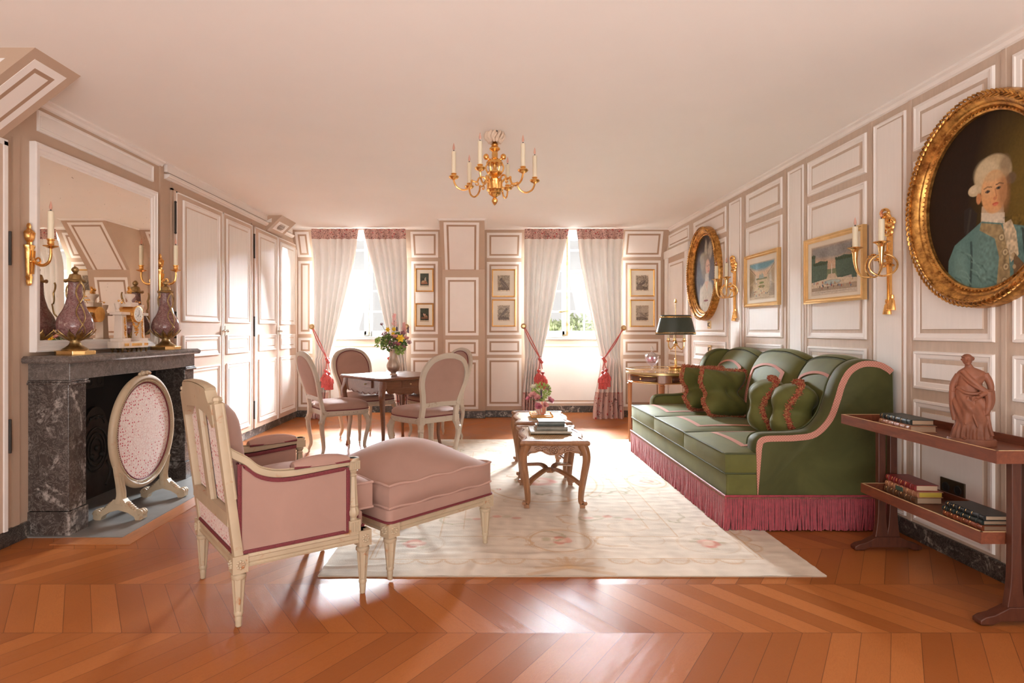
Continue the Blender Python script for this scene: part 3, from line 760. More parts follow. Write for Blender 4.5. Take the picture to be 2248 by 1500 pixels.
# ================================================================ FIREPLACE AND WHAT STANDS ON IT
MT = 1.01
fp = thing('fireplace', 'dark grey marble fireplace with veined lintel and black open hearth', 'fireplace', (-2.46, 4.02, 0))
mb = MB()
sp = [(0, 0), (.012, 0), (.018, .010), (.018, .026), (.004, .038), (0, .04)]
loops = []
for (x, y, nx, ny) in ((XL-.0, 3.285, 0, -1), (-2.335, 3.285, 1, -1), (-2.335, 4.745, 1, 1), (XL, 4.745, 0, 1)):
    loops.append([(x+nx*a, y+ny*a, MT-.04+b_) for a, b_ in sp])
mb.skin(loops); mb.box(XL, -2.33, 3.285, 4.745, MT-.04, MT)
obj('mantel_shelf', mb, mMarbleF, fp, world=True, smooth=20)
obj('lintel', MB().box(XL, -2.345, 3.315, 4.72, .873, MT-.04), mMarbleF, fp, world=True, smooth=0, bevel=.003)
for a, b_ in ((3.315, 3.46), (4.584, 4.72)):
    mb = MB().box(XL, -2.352, a, b_, .14, .873).box(XL, -2.342, a-.006, b_+.006, 0, .137)
    mb.box(XL, -2.335, a-.012, b_+.012, .848, .862).box(XL, -2.340, a-.006, b_+.006, .862, .873)
    obj('jamb', mb, mMarble, fp, world=True, smooth=0, bevel=.003)
mb = MB().box(-2.78, -2.75, 3.40, 4.66, 0, .95).box(-2.78, -2.44, 3.40, 3.455, 0, .93).box(-2.78, -2.44, 4.59, 4.66, 0, .93).box(-2.78, -2.44, 3.4, 4.66, .90, .96)
obj('firebox', mb, mBlack, fp, world=True, smooth=0)
struct(obj('floor_hearth', MB().box(-2.76, -2.035, 3.289, 4.75, .0, .006), mSlate, smooth=0))
mb = MB(); arch = [(-.24, 0), (.24, 0), (.24, .42)]+[(.24-.12*(i/5), .42+.05*math.sin(i/5*PI/2)) for i in range(1, 5)]+[(.12*math.cos(PI*i/10), .47+.15*math.sin(PI*i/10)) for i in range(1, 10)]+[(-.24+.12*(1-i/5), .42+.05*math.sin((5-i)/5*PI/2)) for i in range(1, 5)]+[(-.24, .42)]
mb.prism(arch, lambda y, z: (-2.748, 4.10+y, z+.006), lambda y, z: (-2.72, 4.10+y, z+.006))
for k in range(3): mb.tube([(-2.717, 4.10+math.cos(a)*(.12-.03*k), .33+math.sin(a)*(.15-.035*k)) for a in np.linspace(0, 2*PI, 28)[:-1]], .008, 6, closed=True)
for sx in (-1, 1):
    mb.tube([(-2.717, 4.10+sx*(.1+.05*math.sin(t*3)), .06+.17*t) for t in np.linspace(0, 1, 10)], .01, 6)
mb.tube([(-2.717, 4.10+.09*math.cos(a), .50+.06*math.sin(a)) for a in np.linspace(0, PI, 12)], .009, 6)
for k in (-1, 0, 1): mb.ball((-2.715, 4.10+.05*k, .34-.05*abs(k)), .02); mb.ball((-2.715, 4.10+.06*k, .55), .012)
obj('fireback', mb, mIron, fp, world=True)
sk = thing('wall_socket', 'black double socket inside the top of the fireplace opening', 'socket', (-2.745, 4.12, .80), group='wall sockets')
mb = MB().box(-2.75, -2.742, 4.02, 4.22, .755, .845)
obj('plate', mb, mIron, sk, world=True, smooth=0, bevel=.003)
mb = MB()
for y in (4.07, 4.17): mb.tube([(-2.741, y+.026*math.cos(a), .80+.026*math.sin(a)) for a in np.linspace(0, 2*PI, 20)[:-1]], .003, 6, closed=True)
obj('outlet_ring', mb, mIron, sk, world=True)
# hearth border plank
mb = MB().box(-2.035, -1.93, 3.18, 4.80, 0, .003).box(-2.36, -2.035, 3.18, 3.289, 0, .003)
struct(obj('trim_10', mb, wood('hearth border oak', (.36, .12, .035), (.52, .19, .06), 2, .35, (6, 1, 6)), smooth=0))

# wall mirror
def mirrormat():
    m, nt, b = newmat('foxed mirror glass'); v = coord(nt)
    vo = nt.nodes.new('ShaderNodeTexVoronoi'); vo.inputs['Scale'].default_value = 46; nt.links.new(v, vo.inputs['Vector'])
    n = nz(nt, v, 9, 3)
    sp_ = mth(nt, 'LESS_THAN', vo.outputs['Distance'], mth(nt, 'MULTIPLY', mth(nt, 'SUBTRACT', n, .42), .45))
    nt.links.new(mixc(nt, sp_, (.90, .84, .76), (.25, .16, .10)), b.inputs['Base Color'])
    b.inputs['Metallic'].default_value = 1; b.inputs['Roughness'].default_value = .01
    nt.links.new(mth(nt, 'ADD', mth(nt, 'MULTIPLY', sp_, .5), .01), b.inputs['Roughness']); return m
mr = thing('wall_mirror', 'large cream framed mirror with foxed glass above the mantel', 'mirror', (XL, 3.94, 1.62))
mb = MB(); mb.rings((XL, 0, 0), (0, 1, 0), (0, 0, 1), (1, 0, 0), [(3.325, 1.03), (4.56, 1.03), (4.56, 2.218), (3.325, 2.218)],
    [(0, 0), (0, .034), (.008, .038), (.014, .032), (.03, .028), (.034, .022), (.05, .018), (.054, .012), (.066, .010)], [0]*8, False)
obj('frame', mb, mCream, mr, world=True, smooth=20, fix=False)
mb = MB().add([(XL+.010, 3.39, 1.095), (XL+.010, 4.495, 1.095), (XL+.010, 4.495, 2.153), (XL+.010, 3.39, 2.153)], [(0, 1, 2, 3)])
obj('mirror_glass', mb, mirrormat(), mr, world=True, smooth=0, fix=False)

# lidded urns
def urn(loc, label):
    t = thing('marble_urn', label, 'vase', loc, group='pair of purple marble urns on the mantel')
    mb = MB(); o8 = [(.096, -.05), (.096, .05), (.05, .096), (-.05, .096), (-.096, .05), (-.096, -.05), (-.05, -.096), (.05, -.096)]
    mb.prism(o8, lambda x, y: (x*.95, y*.95, 0), lambda x, y: (x*.95, y*.95, .024))
    obj('plinth', mb, mGoldS, t, smooth=0, bevel=.002)
    mb = MB().lathe([(.068, .024), (.070, .030), (.062, .038), (.048, .046), (.034, .058), (.027, .072), (.027, .080), (.036, .083), (.036, .088), (.03, .09)], 24)
    obj('foot', mb, mBrass, t)
    pr = spl([(.018, .088), (.047, .094), (.078, .122), (.095, .155), (.096, .185), (.085, .225), (.062, .268), (.048, .31), (.040, .345), (.036, .39), (.034, .43)], 4)
    obj('body', MB().lathe([(p[0], p[1]) for p in pr], 40), mPurple, t, smooth=60)
    def rad(z):
        for i in range(len(pr)-1):
            if pr[i][1] <= z <= pr[i+1][1]: q = (z-pr[i][1])/(pr[i+1][1]-pr[i][1]+1e-9); return lerp(pr[i][0], pr[i+1][0], q)
        return .034
    mb = MB().lathe([(.034, .428), (.050, .432), (.052, .438), (.046, .443), (.036, .445), (.034, .455), (.028, .474), (.014, .480), (.006, .484)], 24)
    mb.lathe([(.005, .482), (.013, .488), (.019, .498), (.020, .506), (.014, .516), (.004, .523)], 16, mod=lambda a, z: 1+.06*math.cos(a*7+z*300))
    obj('lid', mb, mBrass, t)
    lv = MB()
    for k in range(10):
        a = 2*PI*k/10; L = []
        for i in range(7):
            q = i/6; z = lerp(.086, .150, q); r = rad(max(z, .09))+.004+.006*q; wd = .020*math.sin(PI*min(1, q*.85+.2))*(1-q**3)+.001
            c = Vector((math.cos(a), math.sin(a), 0)); d = Vector((-math.sin(a), math.cos(a), 0))
            L.append([c*(r-.002)-d*wd+Vector((0, 0, z)), c*(r+.003)+Vector((0, 0, z)), c*(r-.002)+d*wd+Vector((0, 0, z))])
        lv.skin(L, False)
    obj('acanthus_leaves', lv, mBrass, t, smooth=60, solid=.002)
    for s in (0, 1):
        mb = MB(); a0 = R(-38)+s*PI
        for ph in (0, PI):
            pth = []
            for i in range(56):
                q = i/55; z = lerp(.432, .115, q)
                tw = q*PI*2.5+ph
                off = .028*math.sin(tw)*(1 if q > .08 else q/.08)
                r = rad(z)+.012+.036*max(0, math.cos((z-.39)*16))*(1 if z > .30 else .0)+.012*abs(math.cos(tw))
                a = a0+off/max(r, .03)*.75
                pth.append((r*math.cos(a), r*math.sin(a), z+(.012*math.sin(q*PI) if q < .1 else 0)))
            mb.tube(pth, [.0050*(1-.35*i/55) for i in range(56)], 8)
        mb.tube([(.05*math.cos(a0+t), .05*math.sin(a0+t), .437+.004*math.sin(t*5)) for t in np.linspace(-1.4, 1.4, 16)], .0075, 8)
        obj('serpent_handle', mb, mBrass, t)
    return t
urn((-2.455, 3.515, MT), 'purple marble urn with brass snakes at the left end of the mantel')
urn((-2.455, 4.50, MT), 'darker purple marble urn with brass snakes on the right end of the mantel')

# portico clock
ck = thing('mantel_clock', 'alabaster portico clock with round white dial and gilt garlands on mantel', 'clock', (-2.445, 4.03, MT))
for x in (-.03, .035):
    for y in (-.135, -.075, .075, .135): obj('foot', MB().lathe([(.005, 0), (.008, .004), (.004, .010), (.011, .018), (.013, .027)], 10, (x, y, 0)), mBrass, ck)
mb = MB(); b8 = [(.05, -.12), (.05, .12), (.03, .165), (-.045, .165), (-.045, -.165), (.03, -.165)]
mb.prism(b8, lambda x, y: (x, y, .027), lambda x, y: (x, y, .070))
for s in (-1, 1):
    mb.box(-.038, .042, s*.10-.048, s*.10+.048, .070, .092)
    mb.skin([[(x*k+.0, s*.10+y*k, z) for x, y in ((-.027, -.03), (.03, -.03), (.03, .03), (-.027, .03))] for k, z in ((1.0, .092), (.82, .247))])
    mb.box(-.038, .04, s*.105-.05, s*.105+.05, .247, .266)
    mb.lathe([(.010, .266), (.014, .272), (.009, .284), (.016, .300), (.019, .315), (.021, .322), (.004, .324)], 16, (0, s*.13, 0))
mb.box(-.035, .035, -.045, .045, .304, .334)
mb.lathe([(.016, .334), (.012, .345), (.018, .358), (.033, .375), (.036, .388), (.028, .392), (.004, .394)], 20)
obj('case', mb, mAlab, ck, smooth=30, bevel=.0015)
mb = MB(); mb.T = Matrix.Translation((0, 0, .253)) @ Matrix.Rotation(PI/2, 4, 'Y')
mb.lathe([(.004, -.05), (.053, -.05), (.053, .05), (.058, .052), (.058, .060), (.052, .062)], 36)
obj('drum', mb, mGold, ck)
mb = MB(); mb.T = Matrix.Translation((0, 0, .253)) @ Matrix.Rotation(PI/2, 4, 'Y')
mb.lathe([(.0505, .058), (.0505, .062), (.046, .0645), (.001, .0655)], 36)
dl = obj('dial', mb, mEnamel, ck)
mb = MB()
for k in range(12):
    a = 2*PI*k/12; c = (.066, .041*math.sin(a), .253+.041*math.cos(a)); mb.ball(c, .0022, 6, 4, (.4, 1, 1))
mb.box(.0660, .0668, -.0012, .0012, .253, .285); mb.T = Matrix.Translation((0, 0, .253)) @ Matrix.Rotation(R(118), 4, 'X') @ Matrix.Translation((0, 0, -.253)); mb.box(.0668, .0674, -.0015, .0015, .253, .276); mb.T = None
mb.ball((.066, -.015, .240), .003, 6, 4); mb.ball((.066, .015, .240), .003, 6, 4)
obj('hands_and_numerals', mb, mWick, dl)
mb = MB(); rnd = random.Random(2)
def beads(path, r0, r1, n, jit=.004):
    for i in range(n):
        q = i/(n-1); p = path(q); mb.ball((p[0]+rnd.uniform(-jit, jit)*.5, p[1]+rnd.uniform(-jit, jit), p[2]+rnd.uniform(-jit, jit)), lerp(r0, r1, rnd.random()), 6, 4)
for s in (-1, 1):
    beads(lambda q: (.032-.004*q, s*.098, .10+.13*q), .004, .007, 26)
    beads(lambda q: (.045, s*.055*(1-q), .235-.07*math.sin(q*PI/2)), .004, .007, 26)
    mb.box(.048, .052, s*.11-.022, s*.11+.022, .040, .058)
    mb.ball((.0, s*.085, .33), .008, 8, 6); mb.tube([(0, s*.05, .325), (0, s*.075, .35), (0, s*.115, .34)], .002, 6); mb.ball((0, s*.118, .34), .007, 8, 6)
beads(lambda q: (.047, 0, .165-.045*q), .005, .009, 14, .009)
mb.box(.05, .054, -.055, .055, .040, .058)
beads(lambda q: (0, 0, .394+.03*q), .006, .013, 16, .012)
obj('gilt_mounts', mb, mGold, ck)

# ---- single-arm gilt wall lights
def candle(mb_c, mb_w, mb_b, c, h=.16, r=.0145):
    mb_c.lathe([(r*.98, 0), (r, .004), (r, h-.003), (r*.8, h), (.002, h)], 18, c)
    mb_w.lathe([(.004, h), (.004, h+.008), (.001, h+.009)], 8, c)
    mb_b.lathe([(.003, h+.007), (.0075, h+.018), (.0078, h+.026), (.005, h+.040), (.0006, h+.056)], 12, c)
def sconce1(loc, label):
    t = thing('wall_light', label, 'wall light', loc, group='gilt sconces beside the mirror')
    mb = MB(); loops = []
    for (w_, d, z) in [(.003, .012, -.175), (.014, .018, -.168), (.020, .02, -.150), (.015, .02, -.140), (.024, .022, -.128), (.017, .02, -.118), (.020, .02, -.10), (.026, .024, -.02), (.030, .028, .03), (.038, .03, .04), (.038, .03, .05), (.012, .02, .054), (.012, .02, .068), (.022, .025, .074), (.034, .03, .095), (.036, .032, .115), (.039, .034, .118), (.032, .03, .126), (.018, .022, .134), (.008, .015, .145), (.014, .016, .155), (.010, .014, .166), (.002, .01, .174)]:
        loops.append([(max(0, d*(1+.12*math.cos(th*8))*math.cos(th)) if True else 0, w_*.85*math.sin(th), z) for th in np.linspace(-PI/2, PI/2, 17)])
    mb.skin(loops)
    for k in (-1, 0, 1):
        mb.tube([(.022, k*.010, -.11), (.03, k*.012, .02)], .004, 6)
    for k in range(5): mb.ball((.03, (k-2)*.009, -.03-.006*abs(k-2)), .009, 8, 6)
    obj('backplate', mb, mGold, t)
    a = MB(); pth = spl([(.02, 0, -.02), (.05, .002, -.052), (.085, .0, -.062), (.118, -.004, -.045), (.132, -.006, -.01), (.132, -.006, .035)], 7)
    n = len(pth); a.tube(pth, [lerp(.010, .0065, i/n) for i in range(n)], 10)
    a.tube(spl([(.04, 0, -.03), (.06, 0, -.02), (.07, 0, -.04), (.055, 0, -.048)], 5), .005, 6)
    c = (.132, -.006, 0)
    a.lathe([(.006, .03), (.018, .036), (.036, .042), (.038, .046), (.015, .046), (.013, .052), (.017, .056), (.0155, .074), (.020, .078), (.020, .084), (.013, .084)], 24, c, mod=None)
    ar = obj('arm', a, mGold, t)
    mc, mw, ml = MB(), MB(), MB(); candle(mc, mw, ml, (.132, -.006, .084), .155, .0155)
    cc = obj('candle_tube', mc, mCandle, ar); obj('bulb_base', mw, mWick, ar); obj('flame_bulb', ml, mBulb, ar)
    return t
s1 = sconce1((XL+.012, 3.30, 1.578), 'gilt wall light with one candle to the left of the mirror')
dup(s1, (XL+.012, 4.615, 1.578), None, 'gilt wall light with one candle between the mirror and the cupboard')

# ---- oval fire screen
fs = thing('fire_screen', 'oval fire screen with sprigged fabric in a beige carved frame on scroll feet', 'fire screen', (-2.24, 3.845, .006))
CY, CZ, HA, HB = 0, .50, .315, .335
def ov(a, b_, x=0): return [(x, CY+a*math.cos(t), CZ+b_*math.sin(t)) for t in np.linspace(0, 2*PI, 73)[:-1]]
pf = [(-.018, .0), (-.018, .022), (-.006, .030), (.010, .028), (.020, .018), (.022, .004), (.014, -.002), (.010, -.012), (.014, -.018), (.006, -.026), (-.012, -.026)]
loops = []
for t in np.linspace(0, 2*PI, 97)[:-1]:
    loops.append([(a, CY+(HA+b_)*math.cos(t), CZ+(HB+b_)*math.sin(t)) for a, b_ in pf])
mb = MB().skin(loops, cv=True)
for t in np.linspace(0, 2*PI, 151)[:-1]: mb.ball((.018, (HA-.012)*math.cos(t), CZ+(HB-.012)*math.sin(t)), .0045, 6, 4)
rnd = random.Random(4)
for k in range(16): mb.ball((.008+rnd.uniform(-.012, .012), rnd.uniform(-.05, .05), CZ+HB+.030+rnd.uniform(-.004, .012)), rnd.uniform(.008, .014), 8, 6)
obj('frame', mb, mBeige, fs, smooth=45)
mb = MB(); loops = []
for k in range(7):
    q = k/6; loops.append([(.004+.012*(1-q*q), y, z) for _, y, z in ov((HA-.024)*max(q, .001), (HB-.024)*max(q, .001))])
mb.skin(loops, cap0=False, cap1=False); mb.box(-.012, .0, -.1, .1, .3, .7)
obj('fabric_panel', mb, mFloral, fs, smooth=60, fix=False)
obj('gimp', MB().tube(ov(HA-.026, HB-.026, .010), .005, 6, closed=True), mBraid, fs)
for s in (-1, 1):
    mb = MB()
    post = spl([(0, s*.245, .095), (0, s*.235, .15), (0, s*.250, .22), (0, s*.275, .30), (0, s*.300, .40)], 6)
    n = len(post)
    mb.tube(post, [lerp(.036, .020, i/(n-1)) for i in range(n)], 12, ref=(1, 0, 0), sx=.62, sy=1, sq=.6)
    for d in (-.012, 0, .012): mb.tube([(p[0]+.018, p[1]+d, p[2]) for p in post[:18]], .004, 6)
    y0 = s*.245
    ft = [(-.150, .040), (-.150, .008), (-.135, 0), (-.105, 0), (-.098, .02), (-.06, .045), (0, .062), (.06, .045), (.098, .02), (.105, 0), (.135, 0), (.150, .008), (.150, .040), (.135, .056), (.11, .052), (.075, .072), (.04, .11), (.03, .125), (-.03, .125), (-.04, .11), (-.075, .072), (-.11, .052), (-.135, .056)]
    mb.prism(ft, lambda x, z: (x, y0-.024, z), lambda x, z: (x, y0+.024, z))
    for sx in (-1, 1):
        for k in range(3):
            yy = y0-.027+.022*k; mb.cyl((sx*.128, yy, .040), (sx*.128, yy+.011, .040), .026-.002*abs(k-1), n=18)
        for yy in (y0-.03, y0+.03):
            mb.tube([(sx*.128+(.022-.0024*i)*math.cos(i*.75)*sx, yy, .040+(.022-.0024*i)*math.sin(i*.75)) for i in range(9)], .003, 5)
        for k in range(6): mb.ball((sx*(.05+.011*k), y0, .100-.010*k), .013, 8, 5, (1, 1.6, .7))
    obj('foot', mb, mBeige, fs, smooth=40)
# ================================================================ PICTURES
class Canvas:
    def __init__(s, w, h, col):
        s.w, s.h = w, h; s.a = np.zeros((h, w, 3)); s.a[:] = col
        s.X, s.Y = np.meshgrid((np.arange(w)+.5)/w, (np.arange(h)+.5)/h)   # x right, y down
        s.rg = np.random.RandomState(3)
    def mask(s, m, col, op=1.0):
        m = np.clip(m, 0, 1)[..., None]*op; s.a = s.a*(1-m)+np.array(col)*m
    def ell(s, cx, cy, rx, ry, col, soft=.12, op=1, rot=0):
        dx, dy = s.X-cx, s.Y-cy
        if rot: c, n = math.cos(rot), math.sin(rot); dx, dy = dx*c+dy*n, -dx*n+dy*c
        d = np.sqrt((dx/rx)**2+(dy/ry)**2); s.mask((1-d)/soft+.5, col, op)
    def poly(s, pts, col, op=1, soft=.004):
        x, y = s.X, s.Y; ins = np.zeros_like(x, bool); n = len(pts); dist = np.full_like(x, 9.)
        for i in range(n):
            x0, y0 = pts[i]; x1, y1 = pts[(i+1) % n]
            c = ((y0 > y) != (y1 > y)) & (x < (x1-x0)*(y-y0)/((y1-y0) or 1e-9)+x0); ins ^= c
            if soft:
                L = (x1-x0)**2+(y1-y0)**2+1e-12; t = np.clip(((x-x0)*(x1-x0)+(y-y0)*(y1-y0))/L, 0, 1)
                dist = np.minimum(dist, np.hypot(x-x0-t*(x1-x0), y-y0-t*(y1-y0)))
        m = ins.astype(float)
        if soft: m = np.where(ins, np.clip(.5+dist/soft, 0, 1), np.clip(.5-dist/soft, 0, 1))
        s.mask(m, col, op)
    def line(s, pts, wd, col, op=1):
        for i in range(len(pts)-1):
            x0, y0 = pts[i]; x1, y1 = pts[i+1]; L = (x1-x0)**2+(y1-y0)**2+1e-12
            t = np.clip(((s.X-x0)*(x1-x0)+(s.Y-y0)*(y1-y0))/L, 0, 1); d = np.hypot(s.X-x0-t*(x1-x0), s.Y-y0-t*(y1-y0))
            s.mask((wd-d)/(wd*.5)+.5, col, op)
    def noise(s, cells, amt, seed=1, m=None):
        r = np.random.RandomState(seed); g = r.rand(cells+2, cells+2)
        fx, fy = np.clip(s.X, 0, .999)*cells, np.clip(s.Y, 0, .999)*cells; ix, iy = fx.astype(int), fy.astype(int); tx, ty = fx-ix, fy-iy
        v = (g[iy, ix]*(1-tx)+g[iy, ix+1]*tx)*(1-ty)+(g[iy+1, ix]*(1-tx)+g[iy+1, ix+1]*tx)*ty
        k = (1+(v-.5)*2*amt)[..., None]
        s.a = np.clip(s.a*(k if m is None else 1+(k-1)*m[..., None]), 0, 1); return v
    def mesh(s, name, O, U, V, w, h, mat, parent, clip=None, world=True, dome=None):
        """O centre, U right, V up"""
        O, U, V = Vector(O), Vector(U), Vector(V); H, Wd = s.h, s.w
        gx = (np.arange(Wd+1)/Wd-.5)*w; gy = (.5-np.arange(H+1)/H)*h
        GX, GY = np.meshgrid(gx, gy); off = np.array(W(parent)) if world else np.zeros(3)
        P = np.array(O)-off+GX[..., None]*np.array(U)+GY[..., None]*np.array(V)
        if dome is not None: P = P+dome(GX, GY)[..., None]*np.array(U.cross(V))
        P = P.reshape(-1, 3); i = np.arange(H*Wd); r, c = i//Wd, i % Wd; a = r*(Wd+1)+c
        F = np.stack([a+Wd+1, a+Wd+2, a+1, a], 1); col = s.a.reshape(-1, 3)
        if clip is not None:
            cx, cy = (gx[:-1]+gx[1:])/2, (gy[:-1]+gy[1:])/2; CX, CY_ = np.meshgrid(cx, cy)
            k = clip(CX, CY_).reshape(-1); F = F[k]; col = col[k]
        me = bpy.data.meshes.new(name); me.vertices.add(len(P)); me.vertices.foreach_set('co', P.reshape(-1))
        n = len(F); me.loops.add(n*4); me.loops.foreach_set('vertex_index', F.reshape(-1)); me.polygons.add(n)
        me.polygons.foreach_set('loop_start', np.arange(n)*4); me.update(calc_edges=True)
        at = me.color_attributes.new('Col', 'FLOAT_COLOR', 'CORNER')
        cc = np.ones((n, 4, 4)); cc[..., :3] = col[:, None, :]; at.data.foreach_set('color', cc.reshape(-1))
        if dome is not None: me.polygons.foreach_set('use_smooth', [True]*n)
        me.materials.append(mat); me.validate()
        o = bpy.data.objects.new(name, me); C.objects.link(o); o.parent = parent; return o
INK = (.10, .08, .065); PAPER = (.60, .50, .38)
def bird(kind):
    c = Canvas(72, 92, PAPER)
    c.poly([(.03, .03), (.97, .03), (.97, .95), (.03, .95)], (.30, .25, .19)); c.noise(9, .35, kind*5+1); c.noise(30, .3, kind*5+2)
    c.poly([(.05, .04), (.95, .04), (.95, .42), (.05, .48)], (.38, .32, .25), .6)
    c.poly([(.04, .78), (.4, .70), (.96, .80), (.96, .94), (.04, .94)], (.14, .11, .09), .85); c.noise(24, .5, kind*5+3)
    if kind == 0:
        c.ell(.30, .28, .11, .10, INK); c.poly([(.20, .30), (.40, .25), (.95, .80), (.80, .82), (.45, .70), (.25, .5)], (.16, .13, .11)); c.line([(.3, .4), (.85, .8)], .012, (.35, .3, .24)); c.line([(.22, .3), (.16, .34)], .012, INK)
        c.poly([(.7, .32), (.92, .32), (.92, .5), (.7, .5)], (.42, .36, .28))
    elif kind == 1:
        c.ell(.72, .26, .09, .07, INK); c.poly([(.64, .24), (.80, .30), (.62, .52), (.15, .80), (.12, .76), (.45, .40)], (.17, .14, .12)); c.line([(.78, .27), (.88, .30)], .01, INK); c.line([(.5, .55), (.52, .72)], .012, INK)
    elif kind == 2:
        c.ell(.66, .27, .12, .10, (.32, .27, .21)); c.ell(.62, .26, .025, .02, INK); c.ell(.70, .26, .025, .02, INK); c.poly([(.56, .18), (.60, .12), (.64, .2)], INK); c.poly([(.72, .2), (.78, .12), (.78, .22)], INK)
        c.poly([(.55, .32), (.78, .34), (.70, .55), (.45, .66), (.10, .66), (.35, .45)], (.15, .12, .10)); c.poly([(.12, .68), (.52, .66), (.5, .92), (.1, .92)], (.20, .16, .13)); c.line([(.4, .5), (.6, .38)], .02, (.4, .34, .27))
    else:
        c.poly([(.42, .05), (.96, .05), (.96, .45), (.42, .5)], (.45, .38, .30), .8); c.ell(.30, .36, .12, .10, (.40, .34, .27)); c.ell(.26, .35, .02, .018, INK); c.ell(.34, .35, .02, .018, INK)
        c.poly([(.18, .44), (.42, .40), (.62, .58), (.85, .74), (.55, .74), (.3, .72)], (.27, .22, .18)); c.line([(.35, .5), (.8, .73)], .012, INK); c.ell(.2, .6, .1, .14, (.36, .3, .24))
    c.noise(46, .22, kind+50); return c
def lady(kind):
    c = Canvas(60, 92, (.045, .045, .032)); c.noise(6, .4, kind); c.poly([(0, 0), (1, 0), (1, .45), (0, .3)], (.075, .085, .06), .7)
    if kind == 0:
        c.ell(.60, .50, .11, .16, (.40, .33, .24)); c.ell(.62, .33, .06, .045, (.48, .34, .24)); c.poly([(.1, .62), (.5, .52), (.75, .6), (.9, .80), (.1, .82)], (.30, .13, .07)); c.ell(.35, .62, .18, .09, (.42, .26, .15))
    else:
        c.ell(.48, .50, .16, .09, (.42, .27, .20), rot=.5); c.ell(.38, .42, .05, .04, (.5, .35, .25)); c.ell(.66, .62, .18, .10, (.35, .22, .13)); c.ell(.60, .45, .05, .04, (.48, .33, .24)); c.poly([(.1, .66), (.9, .62), (.9, .8), (.1, .8)], (.22, .10, .06), .8)
    c.poly([(0, .90), (1, .90), (1, 1), (0, 1)], (.50, .42, .31)); c.noise(40, .3, kind+9); return c
def framed(name, label, cv, P, w, h, fw, depth, mat_in, group=None, fcol=None, img=(.5, .5), imgc=(0, 0), cat='picture'):
    """P=(centre,U,V,N)"""
    O, U, V, N = [Vector(x) for x in P]
    t = thing(name, label, cat, tuple(O), group=group)
    q = [(-w/2, -h/2), (w/2, -h/2), (w/2, h/2), (-w/2, h/2)]
    mb = MB(); mb.rings(O, U, V, N, q, [(0, 0), (0, depth), (fw*.25, depth*1.15), (fw*.45, depth*.9), (fw*.7, depth*.95), (fw, depth*.6), (fw, depth*.4)], [0]*6, False)
    obj('frame', mb, fcol, t, world=True, smooth=20, fix=False)
    mb = MB(); mb.rings(O, U, V, N, q, [(fw*.8, depth*.42)], [], True, 0)
    obj('mount', mb, mat_in, t, world=True, smooth=0, fix=False)
    mb = MB(); a, b_ = w*img[0]/2, h*img[1]/2; d = .006
    cx, cy_ = imgc
    mb.rings(O, U, V, N, [(cx-a-d, cy_-b_-d), (cx+a+d, cy_-b_-d), (cx+a+d, cy_+b_+d), (cx-a-d, cy_+b_+d)], [(0, depth*.44)], [], True, 0)
    obj('print_margin', mb, M('aged print margin', (.62, .52, .40), .8, var=.02), t, world=True, smooth=0, fix=False)
    cv.mesh('print', O+N*(depth*.46)+U*cx+V*cy_, U, V, w*img[0], h*img[1], mPaper, t)
    mb = MB(); mb.rings(O, U, V, N, q, [(fw*.8, depth*.55)], [], True, 0)
    obj('glass', mb, mPrintGlass, t, world=True, smooth=0, fix=False)
    return t
mFrameG = M('thin gilt frame', (.78, .47, .17), .33, .85, var=.08, vs=20)
mFrameB = M('gilded wood frame', (.86, .60, .28), .30, .8, var=.06, vs=20)
mFrameD = M('dark gilt frame', (.55, .28, .08), .35, .8, var=.1, vs=20)
def backpic(px0, py0, px1, py1, cv, label, group, fc, inn=mMat, img=(.5, .56)):
    a, b_ = onY(px0, py0, YB-.004), onY(px1, py1, YB-.004)
    framed('framed_print', label, cv, ((a+b_)/2, (1, 0, 0), (0, 0, 1), (0, -1, 0)), b_.x-a.x, a.z-b_.z, .018, .022, inn, group, fc, img)
backpic(912, 589.5, 952, 641, lady(0), 'small dark figure print in gilt frame, upper one right of the left window', 'two small figure prints', mFrameD, img=(.46, .56))
backpic(912, 666, 952, 717.5, lady(1), 'small dark figure print in gilt frame, lower one right of the left window', 'two small figure prints', mFrameD, img=(.46, .56))
backpic(1079.5, 591.5, 1132, 652.5, bird(0), 'gilt framed print of a bird facing left, upper one left of the right window', 'bird prints on the back wall', mFrameG)
backpic(1079.5, 657.5, 1132, 717.5, bird(1), 'gilt framed print of a bird on a branch, lower one left of the right window', 'bird prints on the back wall', mFrameG)
backpic(1382.5, 591.5, 1436.5, 651.5, bird(2), 'gilt framed print of a dark owl, upper one right of the right window', 'bird prints on the back wall', mFrameG)
backpic(1382.5, 658, 1436.5, 718, bird(3), 'gilt framed print of a pale owl, lower one above the lamp table', 'bird prints on the back wall', mFrameG)
